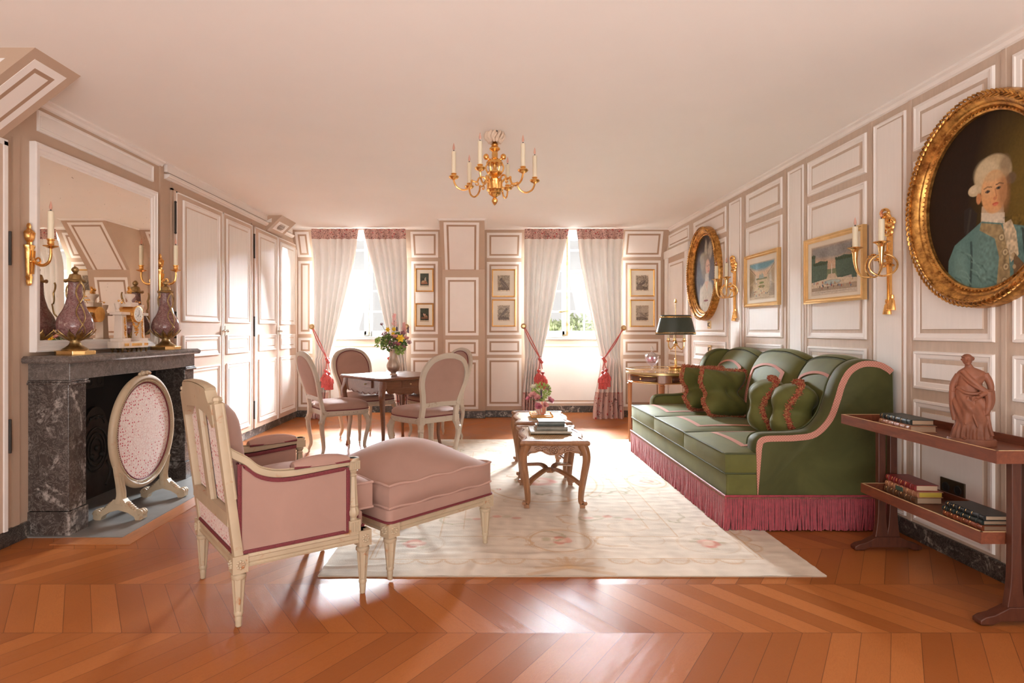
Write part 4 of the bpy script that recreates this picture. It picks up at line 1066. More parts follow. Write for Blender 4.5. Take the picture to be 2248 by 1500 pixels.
# coloured views on the right wall
def view_court():
    c = Canvas(120, 104, (.50, .40, .27)); c.poly([(0, 0), (1, 0), (1, .45), (0, .45)], (.56, .47, .35)); c.poly([(0, 0), (1, 0), (1, .08), (.6, .25), (.3, .22), (0, .08)], (.12, .30, .38), .9, .08); c.poly([(0, .2), (1, .2), (1, .42), (0, .42)], (.66, .42, .24), .6, .1)
    c.poly([(0, .12), (.28, .36), (.28, .46), (0, .60)], (.48, .38, .24)); c.poly([(1, .10), (.72, .36), (.72, .46), (1, .60)], (.52, .41, .26))
    for k in range(8):
        x = .02+.03*k; c.line([(x, .2+.02*k), (x, .56-.014*k)], .004, INK, .8); c.line([(1-x, .2+.02*k), (1-x, .56-.014*k)], .004, INK, .8)
    c.line([(0, .11), (.28, .35)], .006, INK); c.line([(1, .09), (.72, .35)], .006, INK)
    c.poly([(.28, .42), (.72, .42), (.72, .47), (.28, .47)], (.22, .22, .12)); c.poly([(.40, .36), (.44, .3), (.48, .36), (.52, .28), (.58, .36), (.6, .44), (.4, .44)], (.32, .35, .30))
    c.poly([(.28, .47), (.72, .47), (1.0, .85), (0, .85)], (.58, .47, .30)); c.ell(.5, .56, .10, .03, (.24, .27, .10)); c.ell(.5, .66, .13, .035, (.26, .27, .10)); c.ell(.5, .66, .06, .016, (.45, .38, .22))
    for k in range(26):
        r = random.Random(k); x, y = r.uniform(.1, .9), r.uniform(.52, .92); c.ell(x, y, .012, .03*y, [(.12, .18, .25), (.35, .10, .06), (.10, .08, .07), (.5, .4, .3)][k % 4])
    c.poly([(0, .62), (.12, .58), (.2, .95), (0, .98)], (.42, .33, .22)); c.poly([(1, .62), (.86, .58), (.78, .95), (1, .98)], (.42, .33, .22))
    for k in range(9): c.line([(.01+.02*k, .64), (.01+.022*k, .93)], .003, INK, .6); c.line([(.99-.02*k, .64), (.99-.022*k, .93)], .003, INK, .6)
    c.poly([(0, .93), (1, .93), (1, 1), (0, 1)], (.55, .44, .30)); c.line([(.2, .965), (.8, .965)], .003, INK, .6); c.noise(50, .15, 5); return c
def view_fountain():
    c = Canvas(150, 124, (.50, .42, .34)); c.poly([(0, 0), (1, 0), (1, .5), (0, .5)], (.52, .36, .25), 1); c.poly([(0, 0), (1, 0), (1, .22), (.6, .30), (0, .24)], (.24, .25, .25), .9, .12); c.noise(7, .25, 4)
    for (x0, x1, y0, yb) in ((0, .09, .14, .80), (.05, .38, .30, .74), (.90, 1, .10, .80), (.56, .93, .26, .72)):
        c.poly([(x0, y0+.05), ((x0+x1)/2, y0), (x1, y0+.04), (x1, yb-.05), (x0, yb)], (.085, .13, .10))
        n = int((x1-x0)*40)
        for k in range(n): x = lerp(x0, x1, (k+.5)/n); c.line([(x, y0+.10), (x, yb-.06)], .0035, (.17, .23, .17), .8); c.ell(x, y0+.05+.015*(k % 2), .022, .03, (.07, .10, .06))
    c.poly([(.38, .5), (.56, .5), (.6, .68), (.36, .68)], (.20, .24, .14)); c.line([(.475, .40), (.475, .72)], .008, (.66, .62, .55)); c.poly([(.40, .60), (.55, .60), (.62, .72), (.34, .72)], (.56, .44, .32))
    c.poly([(0, .74), (.36, .69), (.62, .69), (1, .74), (1, .92), (0, .92)], (.62, .52, .38)); c.ell(.48, .77, .21, .055, (.40, .33, .25)); c.ell(.48, .765, .18, .042, (.42, .48, .44)); c.poly([(0, .86), (1, .82), (1, .93), (0, .93)], (.33, .25, .18), .8)
    for k in range(30):
        r = random.Random(k+3); x, y = r.uniform(.05, .95), r.uniform(.74, .88); c.ell(x, y, .009, .026, [(.10, .16, .28), (.38, .10, .06), (.12, .08, .06), (.5, .36, .22)][k % 4])
    c.poly([(0, .93), (1, .93), (1, 1), (0, 1)], (.60, .52, .42)); c.line([(.1, .955), (.9, .955)], .002, INK, .5); c.line([(.1, .975), (.45, .975)], .002, INK, .5); c.line([(.55, .975), (.9, .975)], .002, INK, .5); c.noise(60, .15, 6); return c
NP = ((0, -1, 0), (0, 0, 1), (-1, 0, 0))
framed('framed_print', 'gilt framed coloured view of a colonnaded courtyard, between the sconces nearer the small oval portrait', view_court(), ((XR-.012, 5.07, 1.593), *NP), .635, .462, .032, .028, mMat, 'coloured garden views above the sofa', mFrameB, (.72, .68), (0, -.01))
framed('framed_print', 'wide gilt framed coloured view of a garden fountain with tall green hedges', view_fountain(), ((XR-.012, 4.02, 1.580), *NP), .69, .468, .034, .028, mMat, 'coloured garden views above the sofa', mFrameB, (.76, .72), (0, -.005))

# ---- oval portraits in carved gilt frames
def portrait_boy():
    c = Canvas(240, 282, (.020, .010, .005)); c.X = (c.X-.06)/.9; c.Y = (c.Y-.123)/.878
    c.ell(.95, .55, .42, .62, (.115, .072, .012), 1.0); c.ell(.92, .45, .22, .35, (.15, .098, .018), 1.0, .7)
    c.poly([(.30, .46), (.36, .44), (.42, .50), (.40, .62), (.33, .66), (.30, .60)], (.024, .018, .014)); c.line([(.36, .47), (.33, .62)], .01, (.06, .045, .035), .6)
    # wig
    c.ell(.55, .275, .155, .125, (.44, .34, .20), .12); c.ell(.50, .25, .10, .08, (.56, .46, .29), .5, .8); c.ell(.40, .345, .062, .038, (.50, .40, .25)); c.ell(.385, .34, .03, .022, (.60, .50, .34), .6); c.ell(.70, .33, .04, .035, (.13, .085, .045), .4); c.ell(.655, .25, .045, .07, (.22, .155, .09), .5, .7)
    # face
    c.poly([(.46, .46), (.64, .46), (.65, .60), (.45, .57)], (.46, .34, .22)); c.poly([(.455, .50), (.65, .53), (.65, .60), (.46, .565)], (.58, .50, .38))
    c.ell(.562, .385, .108, .135, (.60, .315, .135), .10); c.ell(.545, .345, .075, .07, (.66, .38, .185), .8, .8); c.ell(.60, .42, .07, .08, (.62, .30, .13), .8, .5); c.ell(.645, .40, .045, .12, (.26, .12, .05), .8, .65)
    c.ell(.433, .405, .022, .035, (.50, .22, .09), .3); c.ell(.56, .285, .10, .03, (.50, .36, .2), .8, .6)
    c.ell(.51, .375, .022, .009, (.16, .10, .06)); c.ell(.512, .376, .010, .008, (.05, .035, .03)); c.ell(.60, .368, .02, .009, (.14, .09, .05)); c.ell(.602, .369, .009, .008, (.04, .03, .025))
    c.line([(.48, .352), (.51, .345), (.545, .352)], .004, (.26, .15, .07)); c.line([(.58, .346), (.61, .340), (.64, .350)], .004, (.18, .10, .05)); c.line([(.574, .37), (.583, .415), (.575, .432)], .005, (.40, .18, .08), .8); c.ell(.572, .428, .016, .010, (.50, .20, .09), .5)
    c.ell(.575, .462, .026, .008, (.48, .10, .055), .4); c.ell(.575, .470, .020, .007, (.58, .17, .10), .5); c.ell(.575, .50, .03, .015, (.60, .33, .16), .8, .6)
    # coat
    BL = (.10, .19, .175)
    c.poly([(.14, 1.02), (.15, .78), (.21, .68), (.40, .585), (.46, .555), (.66, .60), (.90, .66), (1.02, .78), (1.02, 1.02)], BL)
    c.ell(.27, .86, .055, .15, (.145, .25, .225), .9, .9); c.ell(.48, .82, .09, .18, (.135, .23, .205), .9, .7); c.line([(.365, .68), (.37, .80), (.355, .98)], .010, (.035, .06, .055), .85); c.poly([(.78, .64), (1.02, .76), (1.02, 1.02), (.82, 1.0)], (.035, .045, .04), .85)
    for k in range(16):
        r = random.Random(k); x, y = r.uniform(.17, .6), r.uniform(.70, .98); c.line([(x, y), (x+.05, y+.02), (x+.08, y+.06)], .006, (.19, .31, .27) if k % 2 else (.05, .10, .09), .45)
    G = (.30, .22, .11)
    c.poly([(.455, .565), (.62, .60), (.68, .72), (.70, 1.02), (.58, 1.02), (.605, .80), (.57, .68), (.44, .61)], G); c.noise(60, .35, 4, ((c.X > .44) & (c.Y > .56)).astype(float)*.8)
    c.poly([(.635, .60), (.70, .58), (.74, .66), (.76, .80), (.70, .84), (.66, .72)], (.50, .40, .26)); c.noise(80, .4, 8, ((c.X > .63) & (c.X < .78) & (c.Y > .56) & (c.Y < .86)).astype(float))
    c.poly([(.72, .78), (.80, .86), (.82, 1.0), (.72, 1.0)], (.16, .10, .05))
    for (x, y) in ((.625, .68), (.655, .775), (.66, .865), (.65, .95)): c.ell(x, y, .026, .024, (.18, .13, .07), .2); c.ell(x, y, .020, .019, (.48, .38, .22), .3); c.ell(x, y, .009, .009, (.22, .16, .09), .4)
    for (x, y) in ((.715, .80), (.725, .87), (.74, .94)): c.ell(x, y, .013, .014, (.40, .30, .17), .3)
    c.noise(90, .10, 11); return c
def portrait_woman():
    c = Canvas(120, 150, (.060, .045, .040)); c.ell(.75, .5, .4, .5, (.10, .075, .07), 1)
    c.ell(.50, .20, .055, .13, (.48, .43, .34), .5); c.ell(.66, .22, .08, .10, (.42, .37, .30), .6); c.ell(.40, .30, .15, .08, (.34, .28, .18), .4); c.noise(40, .3, 3)
    c.ell(.48, .42, .17, .16, (.20, .145, .09), .4); c.ell(.36, .36, .08, .09, (.30, .25, .17), .5); c.ell(.57, .42, .085, .10, (.62, .38, .25), .2); c.ell(.61, .455, .035, .025, (.60, .22, .15), .8, .6)
    c.ell(.555, .405, .014, .008, (.08, .05, .04)); c.ell(.62, .40, .013, .008, (.08, .05, .04)); c.ell(.59, .475, .02, .008, (.5, .08, .06)); c.line([(.595, .40), (.60, .445)], .005, (.45, .24, .15))
    c.poly([(.48, .50), (.60, .50), (.62, .60), (.76, .70), (.80, 1.02), (.22, 1.02), (.26, .70), (.46, .60)], (.52, .45, .34)); c.poly([(.44, .60), (.60, .60), (.56, .74)], (.58, .38, .25)); c.ell(.66, .70, .10, .09, (.50, .44, .34), .5); c.ell(.30, .80, .06, .14, (.56, .50, .40), .6)
    for k in range(14): r = random.Random(k); x, y = r.uniform(.3, .7), r.uniform(.62, .95); c.line([(x, y), (x+.04, y+.05)], .006, (.34, .27, .17) if k % 2 else (.66, .6, .48), .6)
    c.ell(.50, .845, .09, .012, (.20, .05, .04)); c.noise(50, .15, 5); return c
def giltmat(name, c0, c1, rough=.34):
    m, nt, b = newmat(name); v = coord(nt); n = nz(nt, v, 26, 6, .7)
    nt.links.new(ramp(nt, n, [(.35, c0), (.62, c1)]), b.inputs['Base Color']); b.inputs['Metallic'].default_value = .85; b.inputs['Roughness'].default_value = rough
    bump(nt, b, nz(nt, v, 70, 4), .35, .002); return m
mCarved = giltmat('carved gilt wood', (.22, .085, .02), (.72, .38, .10))
def oval_portrait(yc, zc, cv, label, seed):
    t = thing('oval_portrait', label, 'painting', (XR, yc, zc), group='oval portraits')
    A, B = .355, .412   # sight size
    pr = [(0, .004), (.0, .020), (.008, .026), (.014, .020), (.024, .034), (.034, .036), (.044, .050), (.056, .056), (.070, .060), (.080, .052), (.090, .040), (.095, .020), (.095, 0)]
    loops = []; n = 144
    for i in range(n):
        a = 2*PI*i/n; l = []
        nx, ny = math.cos(a)/A, math.sin(a)/B; q = math.hypot(nx, ny); nx /= q; ny /= q
        for (d, h) in pr:
            hh = h
            l.append((XR-.008-hh*1.05, yc-(A*math.cos(a)+nx*d), zc+B*math.sin(a)+ny*d))
        loops.append(l)
    mb = MB().skin(loops, cv=True)
    obj('frame', mb, mCarved, t, world=True, smooth=30)
    mb = MB(); mb2 = MB(); rnd = random.Random(seed)
    for i in range(110):
        a = 2*PI*i/110; nx, ny = math.cos(a)/A, math.sin(a)/B; q = math.hypot(nx, ny); nx /= q; ny /= q
        tx, ty = -ny, nx
        for s in (-1, 1):
            pth = []
            for k in range(4):
                u = k/3; d = .074+.013*s*math.sin(u*PI*.7); e = (u-.4)*.034
                pth.append((XR-.008-.062-.006*math.sin(u*PI), yc-(A*math.cos(a)+nx*d+tx*e), zc+B*math.sin(a)+ny*d+ty*e))
            mb.tube(pth, [.0035, .006, .0055, .002], 5)
        d = .012; mb2.ball((XR-.008-.027, yc-(A*math.cos(a)+nx*d), zc+B*math.sin(a)+ny*d), .0045, 5, 4)
    obj('carved_ornament', mb, mCarved, t, world=True); obj('bead_row', mb2, mCarved, t, world=True)
    cv.mesh('canvas', (XR-.013, yc, zc), (0, -1, 0), (0, 0, 1), 2*A+.02, 2*B+.02, mOil, t, clip=lambda x, y: (x/(A+.008))**2+(y/(B+.008))**2 < 1)
    return t
oval_portrait(2.80, 1.765, portrait_boy(), 'large oval portrait of a person in a powdered wig and blue coat', 1)
oval_portrait(6.40, 1.770, portrait_woman(), 'oval portrait of a person in a feathered hat, at the far end of the wall', 2)

# ---- hunting-horn wall lights
def sconce2(loc, label):
    t = thing('wall_light', label, 'wall light', loc, group='gilt hunting horn sconces on the right wall')
    mb = MB()
    mb.tube(spl([(-.012, .006, -.27), (-.016, .004, -.10), (-.018, -.004, .05), (-.014, 0, .22)], 6), [.016]*7+[.018]*12, 10, ref=(1, 0, 0), sx=.6, sy=1.1)
    for d in (-.012, .012): mb.tube(spl([(-.02, d, -.27), (-.024, d*.6, -.1), (-.026, d, .05), (-.02, d*.4, .22)], 5), .006, 6)
    for s in (-1, 1):
        mb.lathe([(.004, .04), (.010, .038), (.012, .022), (.009, .014), (.015, .004), (.022, -.035), (.024, -.05), (.004, -.052)], 16, (-.018, s*.018, -.255-.012*s), mod=lambda a, z: 1+.07*math.cos(a*8))
        for k in range(3):
            rr = .030; cz = .25+.03*s-(k*.028); cy_ = s*.024-(.01*k*s)
            mb.tube([(-.03-.01*math.cos(a), cy_+.018*math.cos(a)*1.1, cz+.02*math.sin(a)) for a in np.linspace(0, 2*PI, 12)[:-1]], .009, 6, closed=True)
        for k in range(5):
            q = k/4; c = Vector((-.04-.05*q, s*(.02+.045*q), -.02+.05*q+.02*(k % 2)))
            mb.ball(c, .020-.002*k, 8, 5, (1.2, .9, .45))
    obj('backplate', mb, mGold, t)
    for s in (-1, 1):
        a = MB(); cx, cy_, cz = -.085, s*.045, -.035; r0 = .062
        ring = [(cx+r0*math.cos(th), cy_+s*.03*math.cos(th), cz+r0*math.sin(th)) for th in np.linspace(0, 2*PI, 29)[:-1]]
        a.tube(ring, .0055, 8, closed=True)
        bell = spl([(cx-.01, cy_, cz-r0), (cx-.045, s*.075, cz-r0*.9), (-.138, s*.108, -.055), (-.145, s*.118, .0), (-.145, s*.12, .06)], 8); n = len(bell)
        a.tube(bell, [.0055+.012*(i/(n-1))**2.2 for i in range(n)], 12)
        a.lathe([(.014, .045), (.017, .062), (.026, .078), (.043, .086), (.044, .089), (.018, .089), (.016, .094), (.0, .095)], 24, (-.145, s*.12, 0))
        a.tube([(cx+r0, cy_, cz), (-.03, s*.02, cz), (-.015, 0, cz)], .006, 8)
        ar = obj('horn_arm', a, mGoldS, t)
        mc, mw, ml = MB(), MB(), MB(); candle(mc, mw, ml, (-.145, s*.12, .092), .125, .0155)
        obj('candle_tube', mc, mCandle, ar); obj('bulb_base', mw, mWick, ar); obj('flame_bulb', ml, mBulb, ar)
    return t
s2 = sconce2((XR, 3.46, 1.565), 'gilt hunting horn wall light with two candles beside the large oval portrait')
dup(s2, (XR, 5.64, 1.565), None, 'gilt hunting horn wall light with two candles beside the small oval portrait')

# ---- brass plates
def plate(y, z, w, h, label, n, mat=mBrassP, name='switch_plate', cat='switch', dark=mWick):
    t = thing(name, label, cat, (XR-.012, y, z), group=None)
    obj('plate', MB().box(XR-.016, XR-.006, y-w/2, y+w/2, z-h/2, z+h/2), mat, t, world=True, smooth=0, bevel=.001)
    mb = MB()
    if cat == 'switch':
        mb.box(XR-.022, XR-.016, y+w*.18, y+w*.30, z-h*.2, z+h*.2)
        for i in range(2):
            for j in range(2): mb.ball((XR-.017, y-w*(.05+.22*i), z+h*(.2-.4*j)), .005, 6, 4)
    else:
        for k in (-1, 1):
            mb.tube([(XR-.017, y+k*w*.25+.021*math.cos(a), z+.021*math.sin(a)) for a in np.linspace(0, 2*PI, 20)[:-1]], .003, 6, closed=True)
            mb.T = Matrix.Translation((XR-.0165, y+k*w*.25, z)) @ Matrix.Rotation(PI/2, 4, 'Y'); mb.lathe([(.018, 0), (.001, .001)], 20); mb.T = None
    obj('switch_lever' if cat == 'switch' else 'outlet', mb, dark, t, world=True)
plate(1300*2.35/(1557.5-1073), 1.15+(727-713)*.00485, .085, .085, 'small brass switch plate just under the far oval portrait', 1)
plate(1300*2.35/(1558-1073), 1.15+(727-767)*.00485, .085, .085, 'small brass switch plate low on the wall right behind the sofa end', 1)
plate(1300*2.35/(2092-1073), 1.15-(1074-727)*.0023, .155, .085, 'dark bronze double socket on the wall behind the tray table', 2, M('dark bronze plate', (.10, .07, .045), .4, .7), 'wall_socket', 'socket')
# ================================================================ SOFA
sf = thing('sofa', 'green velvet sofa with three arched backs and crimson bullion fringe along the right wall', 'sofa', (1.86, 4.525, 0))
SY0, SY1, SXF = 3.40, 5.65, 1.362
def pillow_grid(mb, x0, x1, y0, y1, zb, zt, crown=.03, edge=.02, n=14, T=None, m=0, front_bulge=.012):
    """box cushion with crowned top; axis aligned in local frame"""
    def P(u, v, top):
        r = .03
        x = lerp(x0, x1, u); y = lerp(y0, y1, v)
        e = (1-(2*u-1)**8)*(1-(2*v-1)**8); d = (1-(2*u-1)**2)*(1-(2*v-1)**2)
        z = (zt-edge*(1-e)*.6+crown*d) if top else zb+.0
        return [x, y, z]
    N = n; g = [i/N for i in range(N+1)]
    top = [[P(u, v, 1) for u in g] for v in g]; mb.skin(top, False, m=m)
    for (a, fn) in ((0, lambda q: (q, 0)), (1, lambda q: (1, q)), (2, lambda q: (1-q, 1)), (3, lambda q: (0, 1-q))):
        L = []
        for k in range(6):
            w = k/5; row = []
            for q in g:
                u, v = fn(q); p = P(u, v, 1); b = front_bulge*math.sin(PI*w)*(1-(2*q-1)**4)
                nx, ny = ((0, -1), (1, 0), (0, 1), (-1, 0))[a]
                row.append((p[0]+nx*b, p[1]+ny*b, lerp(zb, p[2], w)))
            L.append(row)
        mb.skin(L, False, m=m)
    mb.skin([[P(u, v, 0) for u in g] for v in g], False, m=m)
    def edge_path(z_at_top=True, off=.0):
        out = []
        for fn in (lambda q: (q, 0), lambda q: (1, q), lambda q: (1-q, 1), lambda q: (0, 1-q)):
            for q in g[:-1]:
                u, v = fn(q); p = P(u, v, 1); out.append((p[0], p[1], p[2] if z_at_top else zb))
        return out
    return edge_path
arm_t = .13
# base
mb = MB().box(SXF+.006, 2.33, SY0+.004, SY1-.004, .19, .326)
obj('base', mb, mGreen, sf, world=True, smooth=0, bevel=.01)
# seat cushions
cy_edges = [3.405, 4.14, 4.885, 5.645]
for i in range(3):
    mb = MB(); ep = pillow_grid(mb, SXF, 2.10, cy_edges[i]+.004, cy_edges[i+1]-.004, .330, .452, .030, .015, 16)
    clipY = lambda p: (p[0], (max(p[1], SY0+arm_t-.01) if p[1] < 4.5 else min(p[1], SY1-arm_t+.01)) if p[0] > 1.57 else p[1], p[2])
    mb.v = [clipY(p) for p in mb.v]
    sc_ = obj('seat_cushion', mb, mGreen, sf, world=True, smooth=50)
    mb = MB(); mb.tube([clipY(p) for p in ep(True)], .0055, 6, closed=True); mb.tube([clipY(p) for p in ep(False)], .0055, 6, closed=True)
    obj('piping', mb, mGPiping, sc_, world=True)
    y0, y1 = cy_edges[i]+.12, cy_edges[i+1]-.12; x0 = SXF+.14
    def zt(x, y):
        u, v = (x-SXF)/(2.10-SXF), (y-cy_edges[i]-.004)/(cy_edges[i+1]-cy_edges[i]-.008)
        e = (1-(2*u-1)**8)*(1-(2*v-1)**8); return .452-.015*(1-e)*.6+.030*(1-(2*u-1)**2)*(1-(2*v-1)**2)+.002
    W_ = .034
    def band(pa, pb, inn):
        L = []
        for k in range(15):
            q = k/14; a = (lerp(pa[0], pb[0], q), lerp(pa[1], pb[1], q)); b = (lerp(pa[0]+inn[0][0], pb[0]+inn[1][0], q), lerp(pa[1]+inn[0][1], pb[1]+inn[1][1], q))
            L.append([(a[0], a[1], zt(*a)), ((a[0]+b[0])/2, (a[1]+b[1])/2, zt((a[0]+b[0])/2, (a[1]+b[1])/2)+.001), (b[0], b[1], zt(*b))])
        return L
    mb = MB()
    mb.skin(band((x0, y0), (x0, y1), ((W_, W_), (W_, -W_))), False); mb.skin(band((x0, y0), (2.05, y0), ((W_, W_), (0, W_))), False); mb.skin(band((x0, y1), (2.05, y1), ((W_, -W_), (0, -W_))), False)
    obj('trim_band', mb, mTrim, sc_, world=True, smooth=60)
# arched backs
def backf(yn):   # half width normalised -1..1 -> top z
    return .945+.048*math.sqrt(max(0, 1-(yn*.93)**2))
arm_t = .13
by = [3.50, 4.14, 4.87, 5.56]
for i in range(3):
    y0, y1 = by[i], by[i+1]; ztop = [.975, .992, .985][i]
    mb = MB(); N = 20; K = 18
    def BP(v, w, front):
        yn = 2*v-1; top = ztop-.055*abs(yn)**2.6
        z = lerp(.40, top, w); x = lerp(2.06, 2.15, w**1.3) if front else 2.325
        if front:
            x += .055*w**6; x -= .035*(1-abs(yn)**3)*math.sin(PI*min(1, w*.95+.05))**.8; x += .02*abs(yn)**8
        return (x, lerp(y0+.002, y1-.002, v), z)
    fr = [[BP(v/N, w/K, True) for v in range(N+1)] for w in range(K+1)]
    mb.skin(fr, False)
    topl = [[(lerp(BP(v/N, 1, True)[0], 2.325, s), BP(v/N, 1, True)[1], BP(v/N, 1, True)[2]+.030*math.sin(PI*min(1, s*.9+.1))-.012*s) for v in range(N+1)] for s in np.linspace(0, 1, 8)]
    mb.skin(topl, False)
    bk = [[(2.325, lerp(y0, y1, v/N), lerp(.2, topl[-1][v][2], w)) for v in range(N+1)] for w in (0, 1)]
    mb.skin(bk, False)
    for v in (0, 1):
        mb.skin([[BP(v, w/K, True) for w in range(K+1)]+[p[v*N] for p in topl[1:]], [(2.325, BP(v, w/K, True)[1], BP(v, w/K, True)[2]) for w in range(K+1)]+[(2.325, p[v*N][1], p[v*N][2]) for p in topl[1:]]], False)
    bc = obj('back_cushion', mb, mGreen, sf, world=True, smooth=50)
    mb = MB(); mb.tube([BP(0, w/K, True) for w in range(K+1)]+[BP(v/N, 1, True) for v in range(1, N+1)]+[BP(1, 1-w/K, True) for w in range(1, K+1)], .005, 6)
    obj('piping', mb, mGPiping, bc, world=True)
    def path(d):
        m0 = .14+d; a, b_ = m0, 1-m0; o = []
        for w in np.linspace(.12, .80-d*.5, 9): o.append((a, w))
        for v in np.linspace(a, b_, 15)[1:-1]: o.append((v, .80-d*.5+.055*(1-((v-.5)/(.5-m0))**2)))
        for w in np.linspace(.80-d*.5, .12, 9): o.append((b_, w))
        return o
    L = []
    for d in (0, .028, .056): L.append([tuple(Vector(BP(v, w, True))+Vector((-.009, 0, 0))) for v, w in path(d)])
    L.append([tuple(Vector(p)+Vector((.009, 0, 0))) for p in L[-1]])
    mb = MB().skin(L, False)
    obj('trim_band', mb, mTrim, bc, world=True, smooth=60)
# scrolled arms and wings
prof = [(1.535, .477), (1.545, .52), (1.584, .545), (1.67, .55), (1.760, .553), (1.865, .572), (1.944, .652), (1.985, .756), (2.016, .853), (2.064, .932), (2.144, .976), (2.240, .973), (2.30, .945), (2.33, .92)]
ps = [tuple(p) for p in spl(prof, 5)]
for side, yo, yi in ((0, SY0, SY0+arm_t), (1, SY1, SY1-arm_t)):
    mb = MB(); s_ = 1 if side == 0 else -1
    base = [(1.54, .2)]+ps+[(2.33, .2)]
    def lay(y, inset):
        out = []
        for k, (x, z) in enumerate(base):
            if 0 < k < len(base)-1 and inset:
                a, b_ = base[k-1], base[k+1]; tx, tz = b_[0]-a[0], b_[1]-a[1]; q = math.hypot(tx, tz); out.append((x+tz/q*inset, y, z-tx/q*inset))
            else: out.append((x, y, z))
        return out
    L = [lay(yo, .012), lay(yo+s_*.008, .0), lay(yo+s_*.05, -.008), lay(yi-s_*.03, -.006), lay(yi-s_*.008, .004), lay(yi, .016)]
    mb.skin(L, True)
    ar = obj('arm', mb, mGreenShade if side == 0 else mGreen, sf, world=True, smooth=50)
    mb = MB(); P0 = [(1.542, .205)]+ps[:-1]
    a_, b_ = [], []
    for k, (x, z) in enumerate(P0):
        k0, k1 = max(0, k-1), min(len(P0)-1, k+1); tx, tz = P0[k1][0]-P0[k0][0], P0[k1][1]-P0[k0][1]; q = math.hypot(tx, tz) or 1
        wd = .034*sm((z-.30)/.2) if k < 6 else .034
        wd = max(wd, .003)
        a_.append((x, yo-s_*.0035, z)); b_.append((x+tz/q*wd, yo-s_*.0035, z-tx/q*wd))
    mb.skin([[(p[0], p[1]+s_*.006, p[2]) for p in a_], a_, b_, [(p[0], p[1]+s_*.006, p[2]) for p in b_]], False)
    obj('trim_band', mb, mTrim, ar, world=True, smooth=40)
    mb = MB(); mb.tube([(x, yi-s_*.004, z+.002) for x, z in ps[:-6]], .0045, 6)
    obj('piping', mb, mGPiping, ar, world=True)
# fringe
fr = MB(); tp = MB(); rnd = random.Random(1)
def fringe_line(p0, p1, n):
    for i in range(n):
        q = (i+.5)/n; x, y = lerp(p0[0], p1[0], q), lerp(p0[1], p1[1], q); j = lambda a: rnd.uniform(-a, a)
        b = (x+j(.007), y+j(.007), rnd.uniform(.004, .014))
        fr.tube([(x, y, .196), (x+j(.003), y+j(.003), .10), b], [.0052, .0056, .0060], 5)
fringe_line((SXF-.004, SY0-.004), (SXF-.004, SY1+.004), 230); fringe_line((SXF-.004, SY0-.004), (2.325, SY0-.004), 96)
fringe_line((SXF+.004, SY0+.006), (SXF+.004, SY1), 160); fringe_line((SXF, SY0+.006), (2.325, SY0+.006), 66); fringe_line((SXF-.004, SY1+.004), (2.325, SY1+.004), 50)
obj('bullion_fringe', fr, mFringe, sf, world=True)
for z, r, m in ((.203, .007, 0),):
    tp.tube([(2.33, SY0-.006, z), (SXF-.006, SY0-.006, z), (SXF-.006, SY1+.006, z), (2.33, SY1+.006, z)], .0065, 6)
obj('fringe_heading', tp, mFringe, sf, world=True)
gd = MB()
for i in range(105): gd.ball((lerp(SXF, 2.32, i/104), SY0-.009, .192), .004, 5, 4)
for i in range(150): gd.ball((SXF-.009, lerp(SY0, SY1, i/149), .192), .004, 5, 4)
obj('bead_row', gd, M('bronze beads', (.20, .11, .05), .4, .5), sf, world=True)
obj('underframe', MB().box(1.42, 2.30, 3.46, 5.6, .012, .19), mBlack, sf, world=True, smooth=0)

# ---- scatter cushions
def cushion(loc, rot, w, h, label, fold, seed, TH=.085):
    t = thing('cushion', label, 'cushion', loc, group='green velvet cushions with brush fringe on the sofa'); t.rotation_euler = rot
    N = 30; rnd = random.Random(seed)
    def shape(u, v, s):
        a, b_ = 2*u-1, 2*v-1
        sx = w/2*(1-.10*b_*b_); sz = h/2*(1-.10*a*a)
        pin = fold*math.exp(-(b_/.34)**2)          # waist pinched by the cord
        x = a*(sx*(1+.12*abs(b_)))*(1-pin*.42); z = b_*sz*(1+.10*a*a*(1 if b_ > 0 else .7))
        th = TH*(1-a**4)**.6*(1-b_**4)**.6*(1-.25*pin)
        y = s*(th+.004)+.05*fold*a*a*math.cos(b_*3.1)-.035*fold*math.exp(-(a/.3)**2-(b_/.25)**2)*s
        y += .006*math.sin(a*9+b_*7+seed)*(1-abs(a)); return (x, y, z)
    mb = MB()
    for s in (-1, 1): mb.skin([[shape(i/N, j/N, s) for i in range(N+1)] for j in range(N+1)], False)
    obj('cover', mb, mGreen, t, smooth=70)
    ed = [shape(i/N, 0, 0) for i in range(N)]+[shape(1, i/N, 0) for i in range(N)]+[shape(1-i/N, 1, 0) for i in range(N)]+[shape(0, 1-i/N, 0) for i in range(N)]
    mb = MB(); mb.tube(ed, .013, 7, closed=True)
    P = [Vector(p) for p in ed]
    for i in range(1700):
        k = rnd.randrange(len(P)); p = P[k].lerp(P[(k+1) % len(P)], rnd.random()); out = Vector((p.x, 0, p.z)).normalized()
        d = (out+Vector((rnd.gauss(0, .55), rnd.gauss(0, .75), rnd.gauss(0, .55)))).normalized()
        q = p+d*rnd.uniform(.020, .030); mb.tube([p+d*.006, q], [.0034, .0026], 4)
    obj('brush_fringe', mb, mMoss, t, smooth=0)
    return t
cushion((1.86, 5.14, .650), (R(-16), R(3), R(22)), .42, .36, 'green fringed cushion at the far end of the sofa, half behind another', .9, 1)
cushion((1.885, 4.75, .650), (R(-16), R(5), R(24)), .44, .37, 'wide green fringed cushion leaning on the middle of the sofa back', .75, 2)
cushion((1.90, 4.03, .640), (R(4), R(0), R(66)), .34, .36, 'green fringed cushion folded open, second from the near arm of the sofa', .7, 3, .125)
cushion((1.955, 3.80, .635), (R(4), R(2), R(62)), .34, .36, 'green fringed cushion pressed against the near arm of the sofa', .7, 4, .135)
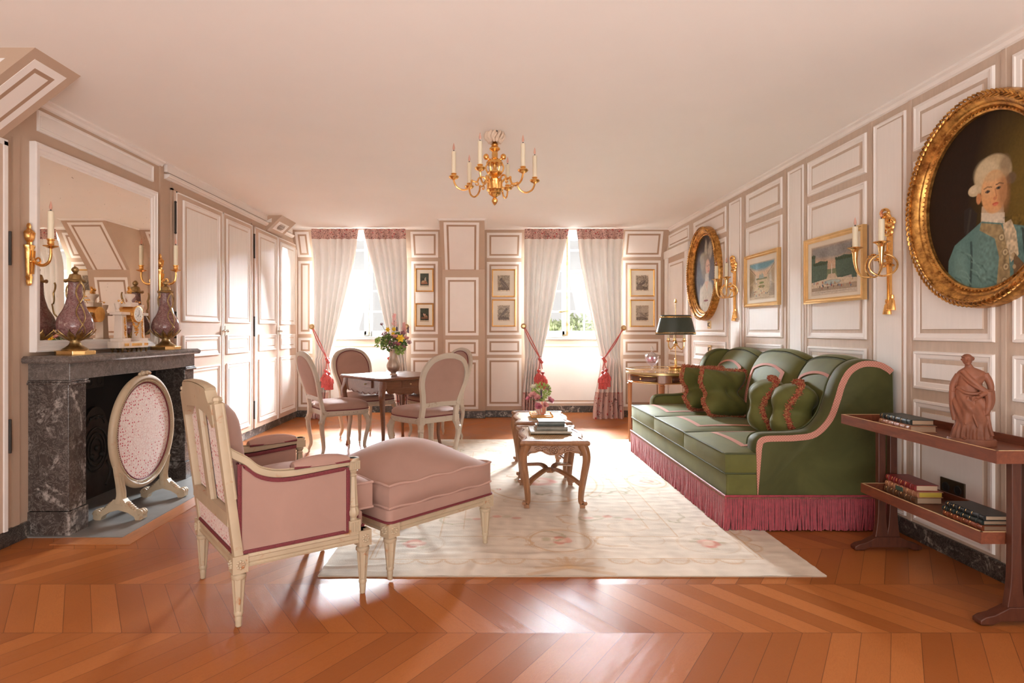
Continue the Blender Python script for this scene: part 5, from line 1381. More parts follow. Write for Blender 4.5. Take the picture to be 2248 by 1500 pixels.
# ================================================================ DINING CHAIRS
def make_chair(label, panel):
    t = thing('dining_chair', label, 'chair', group='medallion-back chairs round the card table')
    wb, wf, yb, yf = .18, .215, -.20, .20
    outl = [(-.20, yb+.01), (-.235, 0), (-.24, .12), (-.20, .22), (-.08, .262), (.08, .262), (.20, .22), (.24, .12), (.235, 0), (.20, yb+.01)]
    o2 = [(p[0], p[1]) for p in spl([(*p, 0) for p in outl], 6)]
    mb = MB(); mb.prism(o2, lambda x, y: (x*.965, y*.965, .375), lambda x, y: (x*.965, y*.965, .385)); mb.prism(o2, lambda x, y: (x, y, .385), lambda x, y: (x, y, .425))
    for k in range(1, len(o2)-1, 2):
        x, y = o2[k]; mb.ball((x*1.01, y*1.01, .405), .008, 6, 4, (1, 1, .7))
    obj('seat_rail', mb, mGrey, t, smooth=35, bevel=.003)
    mb = MB(); L = []
    for (k, z) in ((.98, .424), (1.0, .44), (1.0, .458), (.95, .478), (.82, .493), (.6, .503), (.3, .508), (.02, .509)): L.append([(x*k, (y-.02)*k+.02, z) for x, y in o2])
    mb.skin(L); obj('seat', mb, mPink, t, smooth=70)
    obj('seat_braid', MB().tube([(x*1.0, y*1.0, .429) for x, y in o2], .005, 6, closed=True), mBraid, t)
    def leg(x, y, fx, fy, front):
        m = MB(); d = Vector((fx-x, fy-y, 0))
        o = Vector((x, y, 0)); s = 1 if x > 0 else -1; dy = 1 if y > 0 else -1
        dirv = Vector((s*.6, dy*.8, 0)).normalized()
        k = .030 if front else .022
        pth = [o+Vector((0, 0, .38)), o+dirv*k*.8+Vector((0, 0, .335)), o+dirv*k+Vector((0, 0, .27)), o+dirv*k*.2+Vector((0, 0, .17)), o-dirv*.006+Vector((0, 0, .09)), o+dirv*.012+Vector((0, 0, .04))]
        P = spl(pth, 5); n = len(P); m.tube(P, [lerp(.026, .0135, (i/(n-1))**.8) for i in range(n)], 10, sq=.7)
        f = P[-1]; m.lathe([(.004, 0), (.009, .006), (.011, .014), (.006, .02), (.013, .026), (.014, .032), (.010, .042)], 10, (f[0], f[1], 0))
        q = o+dirv*(k+.004)+Vector((0, 0, .325)); ax = Vector((-dirv.y, dirv.x, 0))
        m.cyl(q-ax*.022, q+ax*.022, .020, n=16); m.cyl(q-ax*.026, q+ax*.026, .008, n=10)
        return m
    for x, y, fr in ((-wb, yb, 0), (wb, yb, 0), (-wf+.01, yf-.01, 1), (wf-.01, yf-.01, 1)):
        obj('leg', leg(x, y, x, y, fr), mGrey, t)
    def lean(z): return yb-.005-.13*max(0, (z-.43)/.5)**1.15
    mb = MB()
    for s in (-1, 1): mb.box(s*wb-.024, s*wb+.024, yb-.024, yb+.024, .373, .432)
    arch = [(-.178, .43), (-.176, .52), (-.195, .62), (-.222, .72), (-.215, .82), (-.16, .90), (-.08, .935), (0, .945), (.08, .935), (.16, .90), (.215, .82), (.222, .72), (.195, .62), (.176, .52), (.178, .43)]
    P = spl([(x, lean(z), z) for x, z in arch], 6)
    mb.tube(P, .023, 8, ref=(0, 1, 0), sx=.75, sy=1.05, sq=.5)
    for p in P[6::2]: mb.ball((p[0]*1.07, p[1], p[2]+.018*(1 if p[2] > .8 else 0)), .006, 5, 4)
    mb.tube([(-.175, lean(.535), .535), (0, lean(.535)-.008, .54), (.175, lean(.535), .535)], .024, 8, ref=(0, 1, 0), sx=.6, sy=1, sq=.5)
    obj('back_frame', mb, mGrey, t)
    inn = [p for p in arch if p[1] > .5]; inn = [(x*.90, min(z*.98+.012, z-.012) if z > .6 else .552) for x, z in inn]
    IP = [(p[0], p[2]) for p in spl([(x, 0, z) for x, z in inn], 6)]
    cxz = (0, .73)
    mb = MB()
    for s, th in ((1, .030), (-1, .012)):
        L = []
        for k, d in ((1, 0), (.97, .5), (.85, .8), (.6, .95), (.3, 1), (.02, 1)):
            L.append([(x*k, lean(cxz[1]+(z-cxz[1])*k)+s*(.008+th*d), cxz[1]+(z-cxz[1])*k) for x, z in IP])
        mb.skin(L, cap0=False)
    obj('back_pad', mb, panel, t, smooth=70)
    obj('back_braid', MB().tube([(x*1.01, lean(z)+.018, z) for x, z in IP], .0045, 6, closed=True), mBraid, t)
    return t
ch = make_chair('pink and grey medallion chair left of the card table, nearest the cupboards', mPink)
def fa(dx, dy): return math.atan2(dy, dx)-PI/2
ch.location = (-1.43, 5.60, 0); ch.rotation_euler = (0, 0, fa(.82, .57))
dup(ch, (-1.31, 6.34, 0), fa(.70, -.70), 'pink and grey medallion chair behind the card table, facing the room below the left window')
dup(ch, (-.555, 5.16, 0), fa(-.655, .757), 'pink and grey medallion chair in front of the card table, its back to the camera')
dup(ch, (-.565, 6.29, 0), fa(-.80, -.58), 'pink and grey medallion chair to the right of the card table, partly hidden by another')

# ================================================================ CARD TABLE
ct = thing('card_table', 'dark wooden card table with scalloped apron and cabriole legs', 'table', (-.96, 5.97, 0), R(42))
H_ = .40
mb = MB(); o = rrect(2*H_, 2*H_, .05, 5)
mb.skin([[(x*k, y*k, z) for x, y in o] for k, z in ((.955, .685), (.985, .690), (1, .698), (1, .705), (.985, .712), (.96, .712), (.95, .709), (.02, .709))])
obj('tabletop', mb, mTable, ct, smooth=30)
def apron(mbp, side):
    n = 40; top = .685; L0, L1 = [], []
    for i in range(n+1):
        x = lerp(-.33, .33, i/n); a = abs(x)/.33
        z = .585-.03*(1-a**2)-.018*abs(math.sin(a*PI*3.1))+.10*max(0, (a-.80)/.2)**2
        L0.append((x, z))
    return L0
for k in range(4):
    mb = MB(); rot = Matrix.Rotation(k*PI/2, 4, 'Z'); mb.T = rot
    pr = apron(mb, k)
    mb.skin([[(x, -.352, z) for x, z in pr], [(x, -.352, .687) for x, z in pr]], False); mb.skin([[(x, -.332, z) for x, z in pr], [(x, -.332, .687) for x, z in pr]], False)
    mb.skin([[(x, -.352, z) for x, z in pr], [(x, -.332, z) for x, z in pr]], False)
    mb.tube([(x, -.354, z+.006) for x, z in pr], .006, 6)
    obj('apron', mb, mTable, ct, smooth=40)
    mb = MB(); mb.T = rot; cx = .10 if k == 3 else -.05
    mb.box(cx-.085, cx+.085, -.368 if k == 3 else -.358, -.345, .610, .678)
    dr = obj('drawer', mb, mTable, ct, smooth=0, bevel=.003)
    mb = MB(); mb.T = rot; y = -.37 if k == 3 else -.36; mb.cyl((cx, y+.01, .645), (cx, y-.012, .645), .004); mb.ball((cx, y-.016, .645), .008)
    obj('knob', mb, mBrassP, dr)
for sx in (-1, 1):
    for sy in (-1, 1):
        m = MB(); P = spl([(sx*.335, sy*.335, .69), (sx*.34, sy*.34, .62), (sx*.36, sy*.36, .55), (sx*.345, sy*.345, .44), (sx*.325, sy*.325, .28), (sx*.32, sy*.32, .12), (sx*.335, sy*.335, .012)], 6); n = len(P)
        m.tube(P, [.030, .030, .031, .032, .033, .034]+[lerp(.036, .0135, min(1, (i-6)/(n-12))**.7) for i in range(6, n)], 10, sq=.75)
        m.cyl((sx*.335, sy*.335, 0), (sx*.335, sy*.335, .014), .017)
        obj('leg', m, mTable, ct)

# ================================================================ ARMCHAIR
ac = thing('armchair', 'pink velvet armchair with beige carved frame, burgundy braid and sprigged outer back', 'armchair', (-.945, 2.690, 0), math.atan2(.6, .8)-PI/2+R(1.5))
# local: +y forward; back legs y=-.26, front legs y=.26; half widths .285 back, .315 front
BW, FW, YBk, YFr = .285, .315, -.262, .25
def fluted(mb, x, y, z0, z1, r0, r1, n=40):
    mb.lathe([(.008, z0), (.012, z0+.004), (r0*.8, z0+.02), (r0*.95, z0+.035), (r0*.8, z0+.045)], 16, (x, y, 0))
    mb.lathe([(r0, z0+.045), (r0*1.2, z0+.055), (r0, z0+.065)], 20, (x, y, 0))
    mb.lathe([(r0, z0+.06), (r1, z1-.03)], n, (x, y, 0), mod=lambda a, z: 1+.09*math.cos(a*8))
    mb.lathe([(r1, z1-.035), (r1*1.18, z1-.028), (r1*1.18, z1-.018), (r1*.95, z1-.012), (r1*1.05, z1)], 20, (x, y, 0))
for x, y, r in ((-BW, YBk, .024), (BW, YBk, .024), (-FW, YFr, .025), (FW, YFr, .025)):
    m = MB(); fluted(m, x, y, 0, .222, .0155, r); m.box(x-.029, x+.029, y-.029, y+.029, .215, .282)
    for a in range(8): m.ball((x+(.030 if x > 0 else -.030), y+.013*math.cos(a*PI/4), .248+.013*math.sin(a*PI/4)), .006, 6, 4); m.ball((x+.013*math.cos(a*PI/4), y+(.030 if y > 0 else -.030), .248+.013*math.sin(a*PI/4)), .006, 6, 4)
    obj('leg', m, mBeige, ac)
mb = MB()
def rail(p0, p1):
    d = Vector((p1[0]-p0[0], p1[1]-p0[1], 0)); d.normalize(); n_ = Vector((d.y, -d.x, 0))
    pf_ = [(-.018, .232), (.020, .232), (.022, .240), (.016, .246), (.020, .252), (.020, .268), (.024, .272), (.020, .282), (-.018, .282)]
    mb.skin([[Vector((*p0, 0))+n_*a+Vector((0, 0, z)) for a, z in pf_], [Vector((*p1, 0))+n_*a+Vector((0, 0, z)) for a, z in pf_]])
rail((-BW, YBk), (BW, YBk)); rail((BW, YBk), (FW, YFr)); rail((FW, YFr), (-FW, YFr)); rail((-FW, YFr), (-BW, YBk))
obj('seat_rail', mb, mBeige, ac, smooth=20)
def rake(z): return YBk-.08*max(0, (z-.25)/.65)
# upholstered side panels with braid, arms
CURVE = [(-.262, .80), (-.255, .70), (-.235, .64), (-.19, .600), (-.13, .578), (-.06, .572), (.02, .575), (.10, .580), (.185, .585)]
for s in (-1, 1):
    def sx_(y): return s*(lerp(BW, FW, (y-YBk)/(YFr-YBk)))
    cs = spl([(y if i > 1 else rake(z)+.005, z, 0) for i, (y, z) in enumerate(CURVE)], 6)
    m = MB(); P = [(sx_(c[0]), c[0], c[1]) for c in cs]
    m.tube(P, .019, 10, ref=(1, 0, 0), sx=1.1, sy=.85, sq=.6)
    for d in (-.010, .010): m.tube([(p[0]+s*.014+0, p[1], p[2]+d+.008) for p in P[4:]], .003, 5)
    # turned support column and capital
    x, y = sx_(.205), .205
    m.box(x-.022, x+.022, y-.024, y+.024, .552, .588); m.cyl((x, y, .588), (x, y, .600), .027, n=24); m.lathe([(.018, .600), (.024, .601), (.024, .597)], 20, (x, y, 0))
    for k in range(5): m.box(x+s*.021, x+s*.025, y-.02+.009*k, y-.016+.009*k, .556, .584)
    m.lathe([(.016, .552), (.022, .545), (.016, .536), (.014, .53), (.018, .525), (.0145, .52)], 20, (x, y, 0))
    m.lathe([(.0145, .52), (.021, .40)], 40, (x, y, 0), mod=lambda a, z: 1+.07*math.cos(a*8))
    m.lathe([(.021, .40), (.024, .395), (.020, .388), (.027, .372), (.026, .355), (.016, .342), (.016, .336), (.024, .33)], 40, (x, y, 0), mod=lambda a, z: 1+.05*math.cos(a*10))
    m.box(x-.024, x+.024, y-.026, y+.026, .27, .332)
    for k in range(4): m.box(x+s*.023, x+s*.027, y-.02+.011*k, y-.014+.011*k, .285, .325)
    af = obj('arm_frame', m, mBeige, ac)
    # side panel
    ys = np.linspace(-.262, .178, 22)
    def topz(y):
        for i in range(len(cs)-1):
            if cs[i][0] <= y <= cs[i+1][0]: q = (y-cs[i][0])/(cs[i+1][0]-cs[i][0]+1e-9); return lerp(cs[i][1], cs[i+1][1], q)-.02
        return .56
    bot, top = [(sx_(y)+s*.010, y, .283) for y in ys], [(sx_(y)+s*.010, y, topz(y)) for y in ys]
    m = MB(); m.skin([[(p[0], p[1], lerp(p[2], q[2], w)) for p, q in zip(bot, top)] for w in np.linspace(0, 1, 5)], False)
    m.skin([[(p[0]-s*.03, p[1], lerp(p[2], q[2], w)) for p, q in zip(bot, top)] for w in np.linspace(0, 1, 5)], False)
    sp_ = obj('side_panel', m, mPink, ac, smooth=60)
    m = MB()
    m.tube([(p[0]+s*.002, p[1], p[2]+.004) for p in bot]+[(p[0]+s*.002, p[1], p[2]-.004) for p in top][::-1], .0092, 6, closed=True, ref=(1, 0, 0), sx=.5)
    m.tube([(p[0]-s*.033, p[1], p[2]-.004) for p in top], .0092, 6, ref=(1, 0, 0), sx=.5)
    obj('side_braid', m, mBraid, sp_)
    # arm pad
    m = MB(); L = []
    for i in range(13):
        q = i/12; y = lerp(-.055, .180, q); h = .040*math.sin(PI*min(1, q*.86+.07))**.45; wv = .026+.006*math.sin(PI*q)
        L.append([(sx_(y)+wv*math.cos(a), y, .590+(h+.002)*max(0, math.sin(a))) for a in np.linspace(0, PI, 13)])
    m.skin(L); obj('arm_pad', m, mPink, ac, smooth=70)
    m = MB()
    for s2 in (-1, 1): m.tube([(sx_(y)+s2*.026, y, .592) for y in np.linspace(-.055, .18, 8)], .005, 6)
    obj('arm_braid', m, mBraid, ac)
# back: stiles, crest, splats, sprigged outer cover
m = MB()
for s in (-1, 1):
    P = [(s*BW*(1+.0*z), rake(z), z) for z in np.linspace(.27, .875, 14)]
    m.tube(P, .024, 8, ref=(0, 1, 0), sx=.8, sy=1.0, sq=.5)
    m.tube([(p[0]+s*.02, p[1]+.015, p[2]) for p in P[5:]], .006, 6)
    m.lathe([(.018, .872), (.012, .878), (.018, .886), (.016, .896), (.004, .902)], 12, (s*BW, rake(.88), 0), mod=lambda a, z: 1+.12*math.cos(a*6))
cr = [(-.265, .845), (-.262, .868), (-.232, .872), (-.212, .895), (-.205, .918), (-.19, .926), (-.1, .934), (0, .937), (.1, .934), (.19, .926), (.205, .918), (.212, .895), (.232, .872), (.262, .868), (.265, .845), (.265, .78), (.235, .775), (.205, .80), (.16, .825), (0, .838), (-.16, .825), (-.205, .80), (-.235, .775), (-.265, .78)]
m.prism(cr, lambda x, z: (x, rake(z)-.022, z), lambda x, z: (x, rake(z)+.02, z))
m.tube([(x, rake(z)+.0, z+.004) for x, z in cr[4:11]], .014, 8, ref=(0, 1, 0), sx=1.5, sy=.5)
m.box(-BW, BW, rake(.42)-.02, rake(.42)+.018, .395, .445)
obj('back_frame', m, mBeige, ac, smooth=35)
for x in (0,):
    m = MB(); m.tube([(x, rake(z)-.004, z) for z in (.44, .64, .84)], .034, 8, ref=(0, 1, 0), sx=.4, sy=1, sq=.4)
    obj('back_splat', m, mBeige, ac)
m = MB(); L = []
for w in np.linspace(0, 1, 10):
    z = lerp(.45, .83, w); L.append([(x, rake(z)+.012-.0*abs(x), z) for x in np.linspace(-.262, .262, 8)])
m.skin(L, False); L = []
for w in np.linspace(0, 1, 4):
    z = lerp(.286, .396, w); L.append([(x, rake(z)-.010, z) for x in np.linspace(-.258, .258, 8)])
m.skin(L, False); obj('outer_back_cover', m, mFloral, ac, smooth=60, fix=False)
m = MB(); m.tube([(-.26, rake(.29)-.014, .289), (.26, rake(.29)-.014, .289)], .0085, 6, ref=(0, 1, 0), sx=.6); obj('outer_back_braid', m, mBraid, ac)
m = MB(); L = []
for i in range(17):
    w = i/16; z = lerp(.40, .865, w); row = []
    for v in np.linspace(-1, 1, 17): row.append((v*.252*(1-.10*max(0, w-.8)/.2), rake(z)+.02+.095*(1-abs(v)**5)*(1-(2*w-1)**6)**.8, z+.012*(1-v*v)*w))
    L.append(row)
m.skin(L, False); m.skin([[(p[0], rake(p[2])+.015, p[2]) for p in r] for r in L], False)
m.skin([L[-1], [(p[0], rake(p[2])+.015, p[2]) for p in L[-1]]], False)
for k in (0, -1): m.skin([[r[k] for r in L], [(r[k][0], rake(r[k][2])+.015, r[k][2]) for r in L]], False)
obj('back_pad', m, mPink, ac, smooth=60)
# seat apron and loose cushion
m = MB(); fpz = [(-FW+.03, YFr+.012), (FW-.03, YFr+.012)]
m.box(-.285, .285, YBk+.03, YFr+.015, .280, .352); ap = obj('seat_base', m, mPink, ac, smooth=0, bevel=.008)
m = MB(); m.tube([(-.29, .235, .345), (-.29, .235, .287), (-.287, .268, .287), (.287, .268, .287), (.29, .235, .287), (.29, .235, .345)], .0065, 6); obj('seat_braid', m, mBraid, ac)
m = MB(); ep = pillow_grid(m, -.262, .262, YBk+.06, YFr+.075, .355, .478, .062, .02, 18, front_bulge=.02)
sc2 = obj('seat_cushion', m, mPink, ac, smooth=60)
m = MB(); m.tube(ep(True), .0062, 8, closed=True); m.tube(ep(False), .0062, 8, closed=True); obj('piping', m, mPiping, sc2)

# ================================================================ OTTOMAN
ot = thing('ottoman', 'pink velvet ottoman with deep cushion on beige fluted legs', 'ottoman', (-.445, 3.150, 0), R(46.9))
OX, OY = .318, .285
for sx in (-1, 1):
    for sy in (-1, 1):
        m = MB(); x, y = sx*OX, sy*OY; fluted(m, x, y, .006, .215, .0155, .026); m.box(x-.032, x+.032, y-.032, y+.032, .208, .272)
        for a in range(8): m.ball((x+sx*.033, y+.014*math.cos(a*PI/4), .24+.014*math.sin(a*PI/4)), .006, 6, 4); m.ball((x+.014*math.cos(a*PI/4), y+sy*.033, .24+.014*math.sin(a*PI/4)), .006, 6, 4)
        obj('leg', m, mBeige, ot)
mb = MB(); rail((-OX, -OY), (OX, -OY)); rail((OX, -OY), (OX, OY)); rail((OX, OY), (-OX, OY)); rail((-OX, OY), (-OX, -OY))
for i in range(len(mb.v)): mb.v[i] = (mb.v[i][0], mb.v[i][1], mb.v[i][2]-.006)
obj('seat_rail', mb, mBeige, ot, smooth=20)
m = MB(); q = rrect(2*OX+.064, 2*OY+.064, .03, 4)
m.skin([[(x*k, y*k, z) for x, y in q] for k, z in ((.99, .272), (1.0, .285), (.985, .33), (.95, .338), (.1, .34))]); obj('seat_base', m, mPink, ot, smooth=40)
obj('seat_braid', MB().tube([(x*1.003, y*1.003, .277) for x, y in q], .0062, 6, closed=True), mBraid, ot)
m = MB(); ep = pillow_grid(m, -OX-.02, OX+.02, -OY-.02, OY+.02, .338, .450, .130, .015, 22, front_bulge=.022)
oc = obj('cushion', m, mPink, ot, smooth=60)
m = MB(); jit = lambda p, i: (p[0], p[1], p[2]+.004*math.sin(i*.9))
m.tube([jit(p, i) for i, p in enumerate(ep(True))], .0066, 8, closed=True); m.tube([jit(p, i) for i, p in enumerate(ep(False))], .0066, 8, closed=True); obj('piping', m, mPiping, oc)
# ================================================================ RUG
def rug():
    c = Canvas(300, 436, (.66, .575, .48)); X = c.X*2.38; Y = (1-c.Y)*3.49     # metres from the near left corner
    T = (.56, .38, .23); RD = (.56, .20, .15); GN = (.42, .37, .25); PK = (.66, .38, .30)
    s = lambda x, y: (x/2.38, 1-y/3.49)
    def oval(x, y, rx, ry, col, op=.7, w=.010):
        d = np.abs(np.hypot((X-x)/rx, (Y-y)/ry)-1)*min(rx, ry); c.mask((w-d)/(w*.6), col, op)
    def rect(i, w, col, op=.8):
        d = np.minimum(np.minimum(X-i, 2.38-i-X), np.minimum(Y-i, 3.49-i-Y)); c.mask((w-np.abs(d))/(w*.5), col, op)
    rect(.205, .006, T); rect(.225, .003, T, .5); rect(.53, .006, T, .65); rect(.655, .004, T, .5)
    for side in range(4):
        L = 2.38 if side % 2 == 0 else 3.49; n = int((L-.6)/.13)
        for k in range(n):
            u = .30+(k+.5)*(L-.6)/n
            if abs(u-L/2) < .22: continue
            x, y = ((u, .205), (2.175, u), (u, 3.285), (.205, u))[side]
            dx, dy = ((0, -1), (1, 0), (0, 1), (-1, 0))[side]
            inn = (X-x)*dx+(Y-y)*dy > 0
            r = np.hypot(X-x, Y-y); c.mask(np.where(inn, (.010-np.abs(r-.062))/.006, 0), T, .6)
            th = np.arctan2(Y-y, X-x); c.mask(np.where(inn & (r < .058), (np.cos(th*14)-.3)*2, 0), (.62, .47, .33), .35)
    rnd = random.Random(8)
    def rose(x, y, r):
        for k in range(7): a = rnd.uniform(0, 6.3); c.ell(*s(x+r*.5*math.cos(a), y+r*.5*math.sin(a)), r*.42/2.38, r*.42/3.49, RD if k % 2 else PK, .5, .75)
        c.ell(*s(x, y), r*.45/2.38, r*.45/3.49, (.72, .56, .45), .5, .8)
        for k in range(5): a = rnd.uniform(0, 6.3); c.ell(*s(x+r*1.1*math.cos(a), y+r*1.1*math.sin(a)), r*.34/2.38, r*.22/3.49, GN, .6, .55)
    def medal(x, y, rx, ry, r): oval(x, y, rx, ry, T, .75); oval(x, y, rx*1.12, ry*1.12, T, .4, .006); rose(x, y, r)
    for y in (.47, 3.02): medal(1.19, y, .165, .17, .07)
    medal(.38, 1.745, .14, .2, .06); medal(2.0, 1.745, .14, .2, .06); medal(1.19, 1.745, .42, .55, .14)
    for (x, y) in ((.40, .42), (1.98, .42), (.40, 3.07), (1.98, 3.07)): rose(x, y, .07); oval(x, y, .16, .15, T, .3)
    for k in range(90):
        x, y = rnd.uniform(.28, 2.1), rnd.uniform(.3, 3.2)
        q = rnd.random()
        if q < .18: rose(x, y, rnd.uniform(.02, .045))
        elif q < .7:
            a = rnd.uniform(0, 6.3); pts = [s(x+rnd.uniform(.05, .12)*t*math.cos(a+t*1.8), y+.1*t*math.sin(a+t*1.8)) for t in np.linspace(0, 1.6, 7)]; c.line(pts, .0035, T if q < .5 else GN, .5)
        else: oval(x, y, rnd.uniform(.05, .12), rnd.uniform(.05, .10), T, .35, .006)
    for sg in (-1, 1):
        for k in range(6):
            x = 1.19+sg*(.22+.06*k); c.ell(*s(x, .86+.03*math.sin(k)), .03/2.38, .022/3.49, GN if k % 2 else RD, .6, .55)
            c.line([s(1.19, .10), s(1.19+sg*.04*k, .22-.008*k*k)], .005, T, .55)
    c.noise(60, .10, 2); c.noise(7, .05, 3)
    g = thing('rug', 'cream woven rug with faded roses and ovals under the seating', 'rug', (.39, 4.509, 0))
    def dome(gx, gy):
        r = np.random.RandomState(5); z = np.zeros_like(gx)
        for k in range(70):
            cx, cy, a, sx, sy = r.uniform(-1.15, 1.15), r.uniform(-1.7, 1.7)*abs(r.rand())**.3, r.uniform(.0015, .005), r.uniform(.06, .22), r.uniform(.012, .03)
            if k % 2: cy = r.uniform(-1.72, -1.2)
            z += a*np.exp(-((gx-cx)/sx)**2-((gy-cy-.02*np.sin(gx*9+k))/sy)**2)
        z += .0012*np.sin(gy*70+3*np.sin(gx*4))+.0008*np.sin(gx*37+gy*22)
        return .0055+np.clip(z, 0, .014)
    o = c.mesh('pile', (.39, 4.509, 0), (1, 0, 0), (0, 1, 0), 2.38, 3.49, mRug, g, dome=dome)
    mb = MB().box(-.798, 1.578, 2.766, 6.252, .0006, .0035); obj('backing', mb, M('rug backing', (.55, .44, .33), .9), g, world=True, smooth=0)
rug()

# ================================================================ COFFEE TABLES
def canemat():
    m, nt, b = newmat('woven cane'); t = nt.nodes.new('ShaderNodeTexCoord'); sp = nt.nodes.new('ShaderNodeSeparateXYZ'); nt.links.new(t.outputs['Object'], sp.inputs[0])
    def st(k, off=0): return mth(nt, 'LESS_THAN', mth(nt, 'FRACT', mth(nt, 'MULTIPLY', k, 85)), .45)
    f = mth(nt, 'MAXIMUM', st(sp.outputs[0]), st(sp.outputs[1]))
    nt.links.new(mixc(nt, f, (.10, .04, .015), (.58, .38, .18)), b.inputs['Base Color']); b.inputs['Roughness'].default_value = .35; return m
mCane = canemat()
def coffee(label):
    t = thing('coffee_table', label, 'coffee table', group='pair of carved coffee tables end to end on the rug')
    hx, hy = .225, .33; o = []
    base_ = [(-hx, -hy), (hx, -hy), (hx, hy), (-hx, hy)]
    def side(p0, p1, n=22, amp=.016):
        out = []
        for i in range(n):
            q = i/n; x, y = lerp(p0[0], p1[0], q), lerp(p0[1], p1[1], q); L = math.hypot(p1[0]-p0[0], p1[1]-p0[1]); nx, ny = (p1[1]-p0[1])/L, -(p1[0]-p0[0])/L
            k = -amp*math.sin(PI*q)**.5 + amp*.9*math.exp(-((q-.5)/.16)**2)-amp*.8*math.exp(-((q-.22)/.06)**2)-amp*.8*math.exp(-((q-.78)/.06)**2)
            out.append((x+nx*k, y+ny*k))
        return out
    for i in range(4): o += side(base_[i], base_[(i+1) % 4], 26 if i % 2 else 18, .020 if i % 2 else .008)
    mb = MB(); mb.skin([[(x*k, y*k, z) for x, y in o] for k, z in ((.955, .410), (.985, .416), (1.0, .428), (.985, .440), (.95, .444), (.865, .444))], cap1=False)
    mb.skin([[(x*.87, y*.87, .436) for x, y in o], [(x*.87, y*.87, .4445) for x, y in o]], cap0=False, cap1=False)
    obj('top_frame', mb, mWalnut, t, smooth=40)
    obj('cane_panel', MB().skin([[(x*.875, y*.875, .434) for x, y in o], [(x*.875, y*.875, .438) for x, y in o]]), mCane, t, smooth=0)
    for k in range(4):
        mb = MB(); mb.T = Matrix.Rotation(k*PI/2, 4, 'Z'); w_, d = ((.175, .288) if k % 2 == 0 else (.285, .182)); n = 30; pr = []
        for i in range(n+1):
            x = lerp(-w_, w_, i/n); a = abs(x)/w_; pr.append((x, .365-.025*math.exp(-(a/.25)**2)+.006*math.cos(a*12)-.03*max(0, (a-.8)/.2)**2))
        mb.skin([[(x, -d, z) for x, z in pr], [(x, -d, .412) for x, z in pr], [(x, -d+.018, .412) for x, z in pr], [(x, -d+.018, z) for x, z in pr]], False, cv=True)
        mb.tube([(x, -d-.002, z+.004) for x, z in pr], .005, 6)
        mb.tube([(.028*math.cos(a), -d-.004, .378+.026*math.sin(a)) for a in np.linspace(0, 2*PI, 20)[:-1]], .005, 6, closed=True)
        for j in range(5): a = j*2*PI/5; mb.ball((.013*math.cos(a), -d-.005, .378+.013*math.sin(a)), .008, 6, 4)
        for s in (-1, 1):
            mb.tube(spl([(s*.035, -d-.004, .375), (s*.06, -d-.006, .395), (s*.085, -d-.005, .385), (s*.10, -d-.004, .398), (s*.13, -d-.004, .388)], 5), .0055, 6)
            mb.ball((s*.07, -d-.005, .38), .009, 6, 4); mb.ball((s*.11, -d-.004, .385), .007, 6, 4)
        obj('carved_apron', mb, mWalnut, t, smooth=40)
    for sx in (-1, 1):
        for sy in (-1, 1):
            m = MB(); P = spl([(sx*.180, sy*.285, .412), (sx*.197, sy*.302, .375), (sx*.204, sy*.308, .32), (sx*.190, sy*.296, .22), (sx*.176, sy*.282, .12), (sx*.172, sy*.278, .05), (sx*.180, sy*.286, .03)], 6); n = len(P)
            m.tube(P, [lerp(.030, .0145, (i/(n-1))**.7) for i in range(n)], 10, sq=.7)
            m.box(sx*.180-.016, sx*.180+.016, sy*.286-.014, sy*.286+.014, .006, .030); m.cyl((sx*.198, sy*.286-.014, .036), (sx*.198, sy*.286+.014, .036), .013, n=12)
            m.ball((sx*.214, sy*.312, .335), .012, 8, 5, (1, 1, 1.6)); m.ball((sx*.21, sy*.306, .30), .010, 8, 5)
            m.tube(spl([(sx*.213, sy*.30, .38), (sx*.222, sy*.315, .34), (sx*.212, sy*.312, .26), (sx*.20, sy*.30, .20)], 5), .005, 5)
            obj('leg', m, mWalnut, t)
    m = MB()
    for sx in (-1, 1):
        P = spl([(sx*.172, -.278, .155), (sx*.13, -.20, .175), (sx*.05, -.09, .20), (sx*.022, 0, .185), (sx*.05, .09, .20), (sx*.13, .20, .175), (sx*.172, .278, .155)], 8)
        m.tube(P, .017, 8, ref=(0, 0, 1), sx=.6, sy=1.2, sq=.6); m.tube([(p[0], p[1], p[2]+.009) for p in P], .005, 6)
    m.lathe([(.03, .17), (.034, .185), (.028, .196), (.012, .202), (.004, .204)], 14, mod=lambda a, z: 1+.12*math.cos(a*6))
    obj('stretcher', m, mWalnut, t)
    return t
c1 = coffee('carved walnut and cane coffee table nearer the camera, carrying three grey books'); c1.location = (.425, 4.115, .001)
dup(c1, (.425, 4.915, .001), None, 'carved walnut and cane coffee table farther back, carrying a small bouquet on a tray')

